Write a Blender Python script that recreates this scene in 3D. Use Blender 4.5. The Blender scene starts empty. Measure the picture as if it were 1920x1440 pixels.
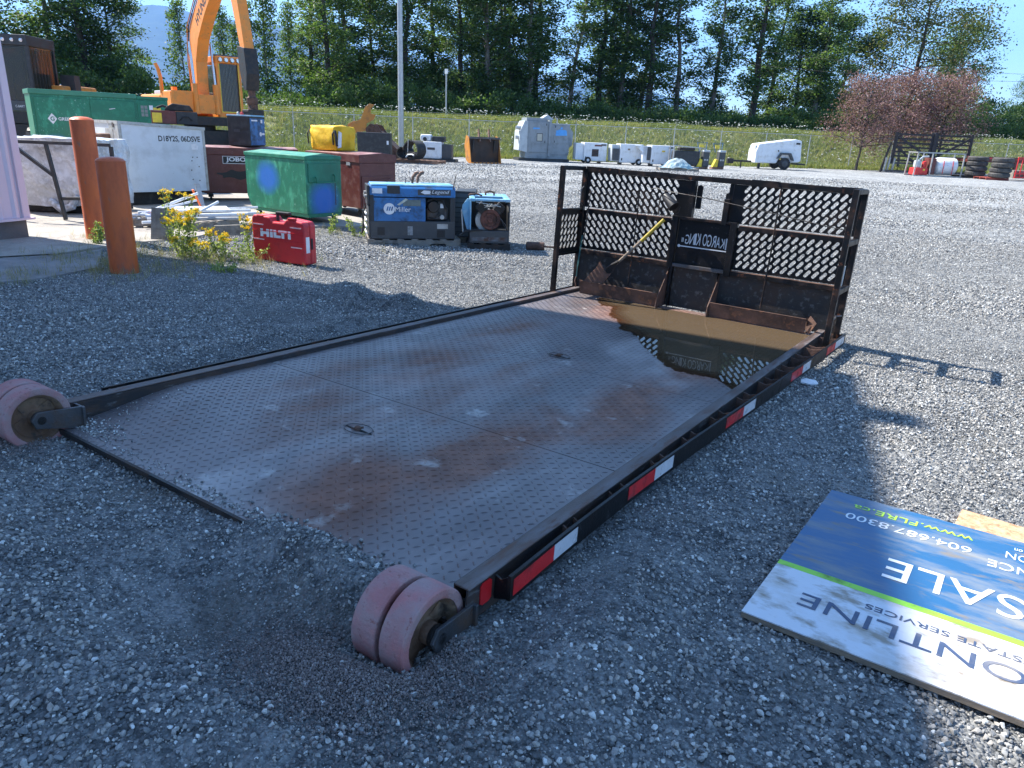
import bpy, bmesh, math, random
import numpy as np
from mathutils import Vector, Matrix, Euler, noise as mnoise

random.seed(7)
RNG = np.random.default_rng(7)
SC = bpy.context.scene
COL = SC.collection
PI = math.pi
R = math.radians

# ------------------------------------------------------------------ camera
CAM_POS = Vector((3.461, -1.515, 1.360))
FPX = 1376.0                      # focal length in pixels of a 1920 wide frame
YAW, PITCH, ROLL = R(-32.706), R(18.881), R(2.35)
FWD = Vector((math.sin(YAW) * math.cos(PITCH), math.cos(YAW) * math.cos(PITCH), -math.sin(PITCH)))
_r = Vector((math.cos(YAW), -math.sin(YAW), 0)); _u = _r.cross(FWD)
RGT = math.cos(ROLL) * _r + math.sin(ROLL) * _u
UPV = -math.sin(ROLL) * _r + math.cos(ROLL) * _u
cd = bpy.data.cameras.new('camera')
cam = bpy.data.objects.new('camera', cd); COL.objects.link(cam)
mw = Matrix((RGT, UPV, -FWD)).transposed().to_4x4(); mw.translation = CAM_POS
cam.matrix_world = mw
cd.sensor_width = 36.0; cd.lens = 36.0 * FPX / 1920.0
cd.clip_start = 0.05; cd.clip_end = 30000
SC.camera = cam

# ------------------------------------------------------------------ sky, sun, exposure
SUN_DIR = Vector((0.9926, 0.1214, 0)).normalized()      # the way shadows fall on the ground
SUN_EL = R(48)
w = bpy.data.worlds.new('World'); SC.world = w; w.use_nodes = True
nt = w.node_tree
bg = nt.nodes['Background']
sky = nt.nodes.new('ShaderNodeTexSky'); sky.sky_type = 'NISHITA'; sky.sun_disc = False
sky.sun_elevation = SUN_EL
SUN_FROM = Vector((-SUN_DIR.x * math.cos(SUN_EL), -SUN_DIR.y * math.cos(SUN_EL), math.sin(SUN_EL)))
sky.sun_rotation = math.atan2(SUN_FROM.x, SUN_FROM.y)
sky.air_density = 1.0; sky.dust_density = 0.0; sky.ozone_density = 1.2
tint = nt.nodes.new('ShaderNodeMix'); tint.data_type = 'RGBA'; tint.blend_type = 'MULTIPLY'; tint.inputs[0].default_value = 1
tint.inputs[7].default_value = (0.90, 0.98, 0.99, 1)
nt.links.new(sky.outputs[0], tint.inputs[6]); nt.links.new(tint.outputs[2], bg.inputs[0]); bg.inputs[1].default_value = 0.125
sl = bpy.data.lights.new('sun', 'SUN'); so = bpy.data.objects.new('sun', sl); COL.objects.link(so)
sl.energy = 5.0; sl.angle = R(0.53); sl.color = (1.0, 0.955, 0.88)
so.rotation_euler = SUN_FROM.to_track_quat('Z', 'Y').to_euler()
SC.view_settings.view_transform = 'Standard'; SC.view_settings.look = 'None'
SC.view_settings.exposure = 1.52; SC.view_settings.gamma = 1.0
SC.render.engine = 'CYCLES'
SC.cycles.use_denoising = True
SC.cycles.max_bounces = 6; SC.cycles.diffuse_bounces = 3; SC.cycles.transparent_max_bounces = 8

# ------------------------------------------------------------------ helpers
def horizon(px):
    return 720 + (FWD.z * FPX + RGT.z * (px - 960)) / UPV.z
def at(px, depth, z=0.0, py=None):
    """world x, y seen at picture column px at the given depth along the view"""
    py = horizon(px) if py is None else py
    d = FWD * FPX + RGT * (px - 960) - UPV * (py - 720)
    p = CAM_POS + d * (depth / FPX)
    return Vector((p.x, p.y, z))

def sstep(a, b, x):
    t = np.clip((x - a) / (b - a), 0, 1); return t * t * (3 - 2 * t)

DM = Matrix(((1.0, 0.010, 0.013), (-0.010, 0.9993, 0.035), (-0.013, -0.035, 0.9993)))
DT = Vector((-0.001, -0.009, 0.128))
DECK = DM.to_4x4(); DECK.translation = DT

def _bump(x, y, cx, cy, rx, ry, h, a=0.0):
    c, s = math.cos(a), math.sin(a)
    u = ((x - cx) * c + (y - cy) * s) / rx; v = (-(x - cx) * s + (y - cy) * c) / ry
    return h * np.exp(-(u * u + v * v))
_T = np.array([[RNG.uniform(-1, 1), RNG.uniform(-1, 1), RNG.uniform(0, 6.28)] for _ in range(40)])
def _lumps(x, y, f, n0, n):
    r = 0
    for i in range(n0, n0 + n):
        k = _T[i]; q = f * (1 + .8 * abs(k[0])); a = k[2]
        r = r + np.sin(x * q * math.cos(a) + y * q * math.sin(a) + 9 * k[1])
    return r / n
def ground_z(x, y):
    x = np.asarray(x, float); y = np.asarray(y, float)
    zp = DT.z - (DM[0][2] * (x - DT.x) + DM[1][2] * (y - DT.y)) / DM[2][2] - .13
    r = np.hypot(x - 3.461, y + 1.515)
    far = -.12 + .12 * sstep(14, 30, r)
    dx = np.maximum(np.maximum(-x, x - 2.5), 0); dy = np.maximum(np.maximum(-y, y - 4.9), 0)
    d = np.hypot(dx, dy); wgt = 1 - sstep(1.0, 9.0, d)
    z = zp * wgt + far * (1 - wgt)
    near = 1 - sstep(9, 16, r)
    inside = sstep(0.0, 0.12, d)
    z = z + near * inside * (.012 * _lumps(x, y, 2.2, 0, 8) + .006 * _lumps(x, y, 6.5, 8, 8) + .003 * _lumps(x, y, 14, 16, 8))
    z = z + (1 - near) * .01 * _lumps(x, y, .6, 24, 8) * sstep(9, 20, r)
    # gravel pushed up by the deck: berms, hollows, piles on the left side
    z = z + _bump(x, y, 1.84, -.080, .36, .10, .112, -.05)
    z = z - _bump(x, y, .9, -.16, .6, .09, .02, 0)
    z = z - _bump(x, y, 1.80, -.42, .38, .16, .065, .15)
    z = z + _bump(x, y, 1.15, -.72, .75, .12, .045, -.25)
    z = z + _bump(x, y, 2.15, -.75, .40, .14, .04, .1)
    z = z + _bump(x, y, 2.70, .35, .16, .55, .05, .15) + _bump(x, y, 2.75, 1.3, .14, .5, .025, 0)
    z = z - _bump(x, y, 2.52, .0, .10, .28, .03, 0)
    z = z + _bump(x, y, 2.38, -.40, .16, .09, .035, 0) + _bump(x, y, 2.10, -.43, .16, .09, .035, 0)
    z = z + _bump(x, y, 2.46, -.15, .07, .12, .025, 0)
    z = z - _bump(x, y, 2.24, -.20, .17, .12, .065, 0)
    z = z + _bump(x, y, -.55, 1.2, .16, .8, .045, .05) + _bump(x, y, -.50, 2.4, .18, .6, .06, 0)
    z = z + _bump(x, y, -.62, 3.12, .20, .16, .13, .3) + _bump(x, y, -1.15, 3.02, .30, .16, .16, .2)
    z = z + _bump(x, y, -1.9, 2.9, .5, .18, .09, 0) - _bump(x, y, -.85, 2.75, .25, .18, .05, 0)
    z = z - _bump(x, y, -.3, -.25, .3, .2, .03, 0)
    # wheel ruts across the yard
    for (cx, cy, a, ln) in ((-1.6, 5.3, .35, 3.0), (-1.0, 6.2, .4, 3.5)):
        z = z - _bump(x, y, cx, cy, ln, .18, .03, a) + _bump(x, y, cx + .1, cy - .3, ln, .12, .02, a)
    return z
def gz(x, y): return float(ground_z(x, y))

def tag(o, label=None, cat=None, group=None, kind=None):
    if label: o['label'] = label
    if cat: o['category'] = cat
    if group: o['group'] = group
    if kind: o['kind'] = kind
    return o
def thing(name, label, cat, loc=(0, 0, 0), rz=0.0, group=None, mat=None):
    o = bpy.data.objects.new(name, None); COL.objects.link(o)
    if mat is not None: o.matrix_world = mat
    else: o.location = loc; o.rotation_euler = (0, 0, rz)
    o.empty_display_size = .2
    return tag(o, label, cat, group)
def dup(root, loc, rz=None, label=None, scale=None):
    def cp(o, par):
        c = o.copy(); COL.objects.link(c)
        if par: c.parent = par
        for ch in KIDS.get(o.name, []): cp(ch, c)
        return c
    r = cp(root, None); r.location = loc
    if rz is not None: r.rotation_euler = (0, 0, rz)
    if scale: r.scale = scale
    if label: r['label'] = label
    return r
KIDS = {}

class MB:
    """collects shapes and links them as one mesh object"""
    def __init__(s): s.v = []; s.f = []; s.m = []; s.mi = 0
    def add(s, vs, fs):
        n = len(s.v); s.v += [tuple(v) for v in vs]; s.f += [tuple(i + n for i in f) for f in fs]; s.m += [s.mi] * len(fs)
        return s
    def box(s, c, d, rot=None):
        """centre, full size, optional euler"""
        hx, hy, hz = d[0] / 2, d[1] / 2, d[2] / 2
        vs = [Vector((x, y, z)) for x in (-hx, hx) for y in (-hy, hy) for z in (-hz, hz)]
        if rot is not None:
            m = Euler(rot).to_matrix(); vs = [m @ v for v in vs]
        c = Vector(c); vs = [v + c for v in vs]
        return s.add(vs, [(0, 1, 3, 2), (4, 6, 7, 5), (0, 4, 5, 1), (2, 3, 7, 6), (0, 2, 6, 4), (1, 5, 7, 3)])
    def bb(s, a, b):
        a = Vector(a); b = Vector(b); return s.box((a + b) / 2, [abs(b[i] - a[i]) for i in range(3)])
    def bar(s, a, b, w, h=None, up=(0, 0, 1)):
        """rectangular bar from a to b"""
        h = w if h is None else h
        a = Vector(a); b = Vector(b); d = (b - a).normalized(); up = Vector(up)
        if abs(d.dot(up)) > .98: up = Vector((0, 1, 0)) if abs(d.y) < .9 else Vector((1, 0, 0))
        x = d.cross(up).normalized(); y = x.cross(d)
        vs = [p + x * sx * w / 2 + y * sy * h / 2 for p in (a, b) for sx, sy in ((-1, -1), (1, -1), (1, 1), (-1, 1))]
        return s.add(vs, [(3, 2, 1, 0), (4, 5, 6, 7), (0, 1, 5, 4), (1, 2, 6, 5), (2, 3, 7, 6), (3, 0, 4, 7)])
    def tube(s, pts, r, n=8, cap=True):
        """round tube along points; r a number or a list"""
        pts = [Vector(p) for p in pts]; k = len(pts)
        rs = r if isinstance(r, (list, tuple)) else [r] * k
        vs = []; ref = None
        for i, p in enumerate(pts):
            d = (pts[min(i + 1, k - 1)] - pts[max(i - 1, 0)]).normalized()
            if ref is None or abs(ref.dot(d)) > .95:
                ref = Vector((0, 0, 1)) if abs(d.z) < .9 else Vector((1, 0, 0))
            x = d.cross(ref).normalized(); y = x.cross(d).normalized(); ref = y
            for j in range(n):
                a = 2 * PI * j / n; vs.append(p + (x * math.cos(a) + y * math.sin(a)) * rs[i])
        fs = []
        for i in range(k - 1):
            for j in range(n):
                a, b = i * n + j, i * n + (j + 1) % n
                fs.append((a, b, b + n, a + n))
        if cap: fs += [tuple(range(n))[::-1], tuple(range((k - 1) * n, k * n))]
        return s.add(vs, fs)
    def lathe(s, prof, c=(0, 0, 0), axis='Z', n=24):
        """prof: (radius, height) list; closed at radius 0"""
        vs = []; c = Vector(c)
        for (r, h) in prof:
            for j in range(n):
                a = 2 * PI * j / n; p = (r * math.cos(a), r * math.sin(a), h)
                if axis == 'X': p = (p[2], p[0], p[1])
                elif axis == 'Y': p = (p[1], p[2], p[0])
                vs.append(c + Vector(p))
        fs = []
        for i in range(len(prof) - 1):
            for j in range(n):
                a, b = i * n + j, i * n + (j + 1) % n
                fs.append((a, b, b + n, a + n))
        return s.add(vs, fs)
    def prism(s, poly, z0, z1, axis='Z'):
        """2D polygon swept between two levels; axis X takes (y,z), Y takes (x,z)"""
        n = len(poly)
        def q(p, h):
            return {'Z': (p[0], p[1], h), 'X': (h, p[0], p[1]), 'Y': (p[0], h, p[1])}[axis]
        vs = [q(p, z0) for p in poly] + [q(p, z1) for p in poly]
        fs = [tuple(range(n))[::-1], tuple(range(n, 2 * n))] + [(i, (i + 1) % n, n + (i + 1) % n, n + i) for i in range(n)]
        return s.add(vs, fs)
    def build(s, name, mat, parent=None, bevel=0.0, smooth=False, seg=2, loc=None, rz=0):
        me = bpy.data.meshes.new(name); me.from_pydata(s.v, [], s.f); me.update()
        bm = bmesh.new(); bm.from_mesh(me); bmesh.ops.recalc_face_normals(bm, faces=bm.faces)
        bm.to_mesh(me); bm.free()
        mats = mat if isinstance(mat, (list, tuple)) else [mat]
        for m_ in mats: me.materials.append(m_)
        if len(mats) > 1: me.polygons.foreach_set('material_index', s.m)
        o = bpy.data.objects.new(name, me); COL.objects.link(o)
        if parent is not None:
            o.parent = parent; KIDS.setdefault(parent.name, []).append(o)
        if loc is not None: o.location = loc
        if rz: o.rotation_euler = (0, 0, rz)
        if bevel > 0:
            b = o.modifiers.new('bevel', 'BEVEL'); b.width = bevel; b.segments = seg; b.limit_method = 'ANGLE'; b.angle_limit = R(35)
            b.harden_normals = False
        if smooth:
            me.polygons.foreach_set('use_smooth', [True] * len(me.polygons))
            try: me.set_sharp_from_angle(angle=R(38))
            except Exception: pass
        return o

def text(body, size, mat, parent, loc, rot, name='lettering', sx=1.0, thick=.0006, align='CENTER', mirror=False, space=1.0, bold=0.0, shear=0.0):
    cu = bpy.data.curves.new(name, 'FONT'); cu.body = body; cu.size = size
    cu.align_x = align; cu.align_y = 'CENTER'; cu.extrude = thick; cu.space_character = space
    cu.offset = bold; cu.resolution_u = 4; cu.shear = shear
    tmp = bpy.data.objects.new(name, cu); COL.objects.link(tmp)
    dg = bpy.context.evaluated_depsgraph_get(); dg.update()
    me = bpy.data.meshes.new_from_object(tmp.evaluated_get(dg))
    bpy.data.objects.remove(tmp); bpy.data.curves.remove(cu)
    me.transform(Matrix.Diagonal((sx * (-1 if mirror else 1), 1, 1, 1)))
    if mirror: me.flip_normals()
    me.materials.clear(); me.materials.append(mat)
    o = bpy.data.objects.new(name, me); COL.objects.link(o)
    if parent is not None:
        o.parent = parent; KIDS.setdefault(parent.name, []).append(o)
    o.location = loc; o.rotation_euler = rot
    return o

def perf_mesh(name, x0, x1, z0, z1, mat, parent, y, lean=1, px=.0632, pz=.0625, nx=None, nz=5, ox=.0, oz=0, ln=.073, wd=.0265, thick=.005, ang=52, plane='XZ'):
    """sheet with slanted slots punched through it"""
    cu = bpy.data.curves.new(name, 'CURVE'); cu.dimensions = '2D'; cu.fill_mode = 'BOTH'; cu.extrude = thick / 2
    def poly(pts):
        sp = cu.splines.new('POLY'); sp.points.add(len(pts) - 1); sp.use_cyclic_u = True
        for i, p in enumerate(pts): sp.points[i].co = (p[0], p[1], 0, 1)
    poly([(x0, z0), (x1, z0), (x1, z1), (x0, z1)])
    a = R(ang) * lean; ca, sa = math.cos(a), math.sin(a); L = (ln - wd) / 2; r = wd / 2
    nx = nx or int((x1 - x0 - .03) / px)
    cx0 = (x0 + x1) / 2 - (nx - 1) * px / 2 + ox; cz0 = (z0 + z1) / 2 - (nz - 1) * pz / 2 + oz
    for i in range(nx):
        for j in range(nz):
            cx = cx0 + i * px - lean * (j - (nz - 1) / 2) * .004; cz = cz0 + j * pz
            pts = []
            for e, s_ in ((1, -90), (-1, 90)):
                for q in range(5):
                    t = R(s_ + q * 45); lx = e * L + r * math.cos(t); ly = r * math.sin(t)
                    pts.append((cx + lx * ca - ly * sa, cz + lx * sa + ly * ca))
            if min(p[0] for p in pts) < x0 + .004 or max(p[0] for p in pts) > x1 - .004: continue
            poly(pts)
    tmp = bpy.data.objects.new(name, cu); COL.objects.link(tmp)
    dg = bpy.context.evaluated_depsgraph_get(); dg.update()
    me = bpy.data.meshes.new_from_object(tmp.evaluated_get(dg))
    bpy.data.objects.remove(tmp); bpy.data.curves.remove(cu)
    me.materials.clear(); me.materials.append(mat)
    o = bpy.data.objects.new(name, me); COL.objects.link(o); o.parent = parent
    KIDS.setdefault(parent.name, []).append(o)
    if plane == 'XZ': o.rotation_euler = (PI / 2, 0, 0); o.location = (0, y, 0)
    else: o.rotation_euler = (PI / 2, 0, PI / 2); o.location = (y, 0, 0)
    return o

# ------------------------------------------------------------------ materials
def mat(name, col, rough=.55, metal=0.0, var=.12, vs=4.0, dirt=None, dirt_amt=.4, dscale=3.0, bump=0.0, bs=60, spec=.5, stretch=None, coat=0, d2=None, d2_amt=.3, d2s=14, emit=None):
    m = bpy.data.materials.new(name); m.use_nodes = True; nt = m.node_tree; N = nt.nodes; L = nt.links
    b = N['Principled BSDF']; b.inputs['Roughness'].default_value = rough; b.inputs['Metallic'].default_value = metal
    b.inputs['Specular IOR Level'].default_value = spec
    if coat: b.inputs['Coat Weight'].default_value = coat
    tc = N.new('ShaderNodeTexCoord'); mp = N.new('ShaderNodeMapping'); L.new(tc.outputs['Object'], mp.inputs[0])
    if stretch: mp.inputs['Scale'].default_value = stretch
    def noise(sc, det=5, w=0):
        n = N.new('ShaderNodeTexNoise'); n.inputs['Scale'].default_value = sc; n.inputs['Detail'].default_value = det
        n.inputs['Roughness'].default_value = .62
        L.new(mp.outputs[0], n.inputs['Vector']); return n
    def mix(fac, a, bb_, f=1.0):
        x = N.new('ShaderNodeMix'); x.data_type = 'RGBA'
        L.new(fac, x.inputs[0])
        for i, c in ((6, a), (7, bb_)):
            if isinstance(c, (tuple, list)): x.inputs[i].default_value = (*c[:3], 1)
            else: L.new(c, x.inputs[i])
        return x.outputs[2]
    def ramp(src, lo, hi, top=1.0):
        r = N.new('ShaderNodeMapRange'); r.inputs[1].default_value = lo; r.inputs[2].default_value = hi
        r.inputs[4].default_value = top; r.clamp = True; L.new(src, r.inputs[0]); return r.outputs[0]
    n1 = noise(vs)
    c = mix(ramp(n1.outputs[0], .3, .7), tuple(x * (1 - var) for x in col), tuple(min(1, x * (1 + var)) for x in col))
    rs = None
    if dirt:
        n2 = noise(dscale, 8); f = ramp(n2.outputs[0], .62 - dirt_amt * .35, .74 - dirt_amt * .2, .92)
        c = mix(f, c, dirt); rs = f
    if d2:
        n3 = noise(d2s, 8); f3 = ramp(n3.outputs[0], .64 - d2_amt * .3, .72 - d2_amt * .2, .9)
        c = mix(f3, c, d2); rs = f3 if rs is None else rs
    L.new(c, b.inputs['Base Color'])
    if rs is not None:
        rr = N.new('ShaderNodeMapRange'); rr.inputs[3].default_value = rough; rr.inputs[4].default_value = min(1, rough + .3)
        L.new(rs, rr.inputs[0]); L.new(rr.outputs[0], b.inputs['Roughness'])
    if bump:
        n4 = noise(bs, 4); bp = N.new('ShaderNodeBump'); bp.inputs['Strength'].default_value = bump; bp.inputs['Distance'].default_value = .01
        L.new(n4.outputs[0], bp.inputs['Height']); L.new(bp.outputs[0], b.inputs['Normal'])
    return m

RUST = (.17, .060, .026); RUST_D = (.085, .036, .020); DUST = (.30, .27, .22)
m_black = mat('black_paint', (.006, .006, .007), .42, 0, .3, 6, (.03, .018, .013), .30, 5, .15, 80, d2=(.06, .06, .062), d2_amt=.08, d2s=26, spec=.25)
m_blackrust = mat('black_paint_rusting', (.008, .0075, .008), .40, 0, .3, 6, (.055, .030, .021), .36, 6, .2, 80, d2=RUST, d2_amt=.14, d2s=16, spec=.25)
m_rust = mat('rusty_steel', (.115, .060, .042), .75, 0, .35, 9, (.050, .030, .022), .5, 7, .3, 90, d2=(.22, .10, .055), d2_amt=.28)
m_rustpale = mat('worn_rusty_edge', (.20, .11, .075), .7, 0, .3, 12, (.09, .05, .035), .5, 9, .3, 90)
m_rail = mat('worn_rail_steel', (.10, .072, .062), .5, .35, .3, 5, (.20, .18, .18), .45, 4, .2, 90, stretch=(3, .6, 3), d2=(.11, .05, .03), d2_amt=.4, d2s=9)
m_railside = mat('dark_rail_web', (.022, .020, .022), .55, 0, .3, 6, (.08, .045, .03), .5, 7, .2, 80, stretch=(2, .6, 2), d2=(.12, .12, .12), d2_amt=.2, d2s=20)
m_tapered = mat('red_reflective_tape', (.62, .018, .022), .32, 0, .12, 12, (.16, .03, .03), .3, 9, .1, 220)
m_tapewhite = mat('white_reflective_tape', (.60, .60, .62), .35, 0, .1, 12, (.05, .045, .04), .22, 14, .1, 220)
m_poly = mat('red_polyurethane', (.40, .165, .160), .78, 0, .14, 8, (.36, .25, .24), .6, 10, .5, 60, d2=(.27, .10, .09), d2_amt=.22, d2s=40)
m_hub = mat('cast_rusty_hub', (.16, .085, .05), .7, 0, .3, 10, (.27, .19, .12), .45, 7, .35, 80, d2=(.05, .035, .03), d2_amt=.4)
m_greysteel = mat('bare_grey_steel', (.085, .085, .09), .45, .5, .2, 8, (.12, .07, .045), .35, 6, .2, 90)
m_darksteel = mat('dark_greasy_steel', (.020, .019, .019), .5, .2, .3, 8, (.06, .04, .03), .4, 8, .2, 90)
m_rubber = mat('black_rubber', (.018, .018, .019), .75, 0, .2, 8, (.07, .065, .06), .35, 8, .2, 60)
m_wood = mat('weathered_wood', (.23, .175, .125), .85, 0, .22, 5, (.13, .11, .09), .5, 9, .3, 60, stretch=(1, 6, 6))
m_woodg = mat('grey_pallet_wood', (.24, .215, .185), .88, 0, .22, 5, (.14, .12, .10), .5, 9, .3, 60)
m_conc = mat('concrete', (.33, .30, .26), .9, 0, .12, 2.5, (.22, .20, .18), .5, 1.8, .25, 45, d2=(.40, .37, .33), d2_amt=.3, d2s=20)
m_orange = mat('orange_bollard_paint', (.60, .118, .026), .40, 0, .10, 3, (.42, .085, .03), .45, 7, .2, 30, stretch=(1, 1, .35), d2=(.24, .12, .08), d2_amt=.16, d2s=13)
m_white = mat('white_paint', (.68, .70, .72), .45, 0, .04, 3, (.52, .52, .50), .3, 4, .05, 40)
m_whitebox = mat('white_enclosure_paint', (.62, .66, .70), .42, 0, .05, 1.6, (.50, .53, .55), .4, 3, .05, 40, d2=(.35, .33, .30), d2_amt=.02, d2s=30)
m_alu = mat('aluminium_trim', (.42, .42, .41), .45, .4, .1, 6, (.30, .28, .25), .4, 8, .1, 60)
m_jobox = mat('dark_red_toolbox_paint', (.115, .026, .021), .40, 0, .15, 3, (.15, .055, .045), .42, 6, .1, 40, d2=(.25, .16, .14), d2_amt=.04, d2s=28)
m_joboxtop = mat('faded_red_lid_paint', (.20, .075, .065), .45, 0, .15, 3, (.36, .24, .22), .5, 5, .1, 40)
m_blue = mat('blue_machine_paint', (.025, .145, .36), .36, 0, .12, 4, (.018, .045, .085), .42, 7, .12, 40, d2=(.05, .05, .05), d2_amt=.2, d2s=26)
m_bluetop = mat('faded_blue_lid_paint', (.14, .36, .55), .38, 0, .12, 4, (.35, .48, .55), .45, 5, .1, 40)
m_dark = mat('charcoal_machine_paint', (.022, .024, .027), .48, 0, .2, 5, (.06, .06, .06), .35, 7, .12, 60)
m_dgrey = mat('dark_grey_panel', (.048, .052, .057), .5, 0, .12, 5, (.09, .085, .08), .3, 7, .1, 60)
m_exor = mat('orange_machine_paint', (.82, .255, .028), .42, 0, .08, 2, (.60, .25, .06), .38, 3, .06, 30, d2=(.18, .10, .05), d2_amt=.05, d2s=10)
m_exorange2 = mat('burnt_orange_machine_paint', (.50, .20, .03), .45, 0, .1, 2, (.25, .12, .05), .4, 3, .06, 30)
m_chrome = mat('hydraulic_rod_chrome', (.55, .55, .56), .18, 1.0, .04, 5)
m_glass = mat('dark_cab_glass', (.035, .032, .028), .08, 0, .2, 3, spec=.8)
m_red = mat('red_plastic', (.52, .022, .030), .38, 0, .06, 3, (.40, .03, .035), .3, 9, .12, 120)
m_redp = mat('bright_red_paint', (.60, .03, .03), .4, 0, .1, 4, (.40, .04, .03), .3, 6)
m_yellow = mat('yellow_fabric', (.80, .47, .01), .62, 0, .08, 3, (.60, .33, .01), .4, 5, .8, 9)
m_yelpaint = mat('yellow_paint', (.75, .55, .04), .5, 0, .1, 6, (.45, .35, .08), .35, 8)
m_grey = mat('grey_generator_paint', (.235, .265, .285), .5, 0, .07, 2, (.18, .20, .21), .4, 3, .05, 40)
m_greylight = mat('pale_grey_generator_paint', (.42, .46, .48), .5, 0, .07, 2, (.33, .36, .38), .4, 3, .05, 40)
m_bluespray = mat('blue_spray_paint', (.08, .32, .68), .5, 0, .1, 8)
m_decal = mat('white_decal', (.72, .72, .73), .5, 0, .05, 8, (.45, .47, .50), .25, 14)
m_decalblack = mat('black_print', (.012, .012, .014), .5, 0, .1, 8)
m_galv = mat('galvanised_steel', (.42, .43, .43), .45, .55, .1, 5)
m_pvc = mat('white_tube', (.66, .68, .70), .4, 0, .06, 5, (.45, .45, .44), .35, 6)
m_plastic = None
m_orplast = mat('orange_plastic', (.85, .16, .03), .5, 0, .06, 5)
m_osb = mat('oriented_strand_board', (.50, .28, .15), .8, 0, .3, 26, (.62, .40, .24), .55, 34, .3, 60, d2=(.33, .16, .08), d2_amt=.4, d2s=40)
m_dirt = mat('dirt', (.10, .085, .07), .95)

def spray_mat(name, base, spray, blobs, rough=.4, scratch=(.30, .50, .40)):
    """painted panel with soft sprayed blotches: blobs (x, y, z, radius, stretch)"""
    m = mat(name, base, rough, 0, .15, 3, tuple(min(1, c * 1.9 + .03) for c in base), .34, 7, .1, 40, stretch=(1, 1, .6), d2=scratch, d2_amt=.05, d2s=30)
    nt = m.node_tree; N = nt.nodes; L = nt.links; b = N['Principled BSDF']
    src = b.inputs['Base Color'].links[0].from_socket
    tc = N.new('ShaderNodeTexCoord'); ns = N.new('ShaderNodeTexNoise'); ns.inputs['Scale'].default_value = 4
    L.new(tc.outputs['Object'], ns.inputs['Vector'])
    for (cx, cy, cz, r, sx, sz) in blobs:
        mp = N.new('ShaderNodeMapping'); mp.inputs['Location'].default_value = (-cx * sx, -cy * sx, -cz * sz)
        mp.inputs['Scale'].default_value = (sx, sx, sz)
        L.new(tc.outputs['Object'], mp.inputs[0])
        ln = N.new('ShaderNodeVectorMath'); ln.operation = 'LENGTH'; L.new(mp.outputs[0], ln.inputs[0])
        ad = N.new('ShaderNodeMath'); ad.operation = 'MULTIPLY_ADD'; ad.inputs[1].default_value = .25 * r
        L.new(ns.outputs[0], ad.inputs[0]); L.new(ln.outputs['Value'], ad.inputs[2])
        mr = N.new('ShaderNodeMapRange'); mr.inputs[1].default_value = r * 1.35; mr.inputs[2].default_value = r * .65
        mr.clamp = True; L.new(ad.outputs[0], mr.inputs[0])
        x = N.new('ShaderNodeMix'); x.data_type = 'RGBA'; L.new(mr.outputs[0], x.inputs[0]); L.new(src, x.inputs[6])
        x.inputs[7].default_value = (*spray, 1); src = x.outputs[2]
    L.new(src, b.inputs['Base Color'])
    return m
# ================================================================== ground
def axis_coords(a, b, lo, hi, st, g=1.085):
    mid = list(np.arange(a, b + 1e-6, st)); l = []; x = a; d = st
    while x > lo: d *= g; x -= d; l.append(x)
    r = []; x = b; d = st
    while x < hi: d *= g; x += d; r.append(x)
    return np.array(l[::-1] + mid + r)
def grid_mesh(name, X, Y, Zf, m):
    gx, gy = np.meshgrid(X, Y, indexing='ij'); z = Zf(gx, gy)
    co = np.stack([gx, gy, z], -1).reshape(-1, 3); nx, ny = len(X), len(Y)
    i = np.arange(nx - 1)[:, None] * ny + np.arange(ny - 1)[None]
    q = np.stack([i, i + ny, i + ny + 1, i + 1], -1).reshape(-1, 4)
    me = bpy.data.meshes.new(name); me.vertices.add(len(co)); me.vertices.foreach_set('co', co.ravel())
    me.loops.add(q.size); me.loops.foreach_set('vertex_index', q.ravel().astype(np.int32))
    me.polygons.add(len(q)); me.polygons.foreach_set('loop_start', np.arange(0, q.size, 4, dtype=np.int32))
    me.polygons.foreach_set('use_smooth', [True] * len(q)); me.update(); me.validate()
    me.materials.append(m)
    o = bpy.data.objects.new(name, me); COL.objects.link(o); return o

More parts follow.
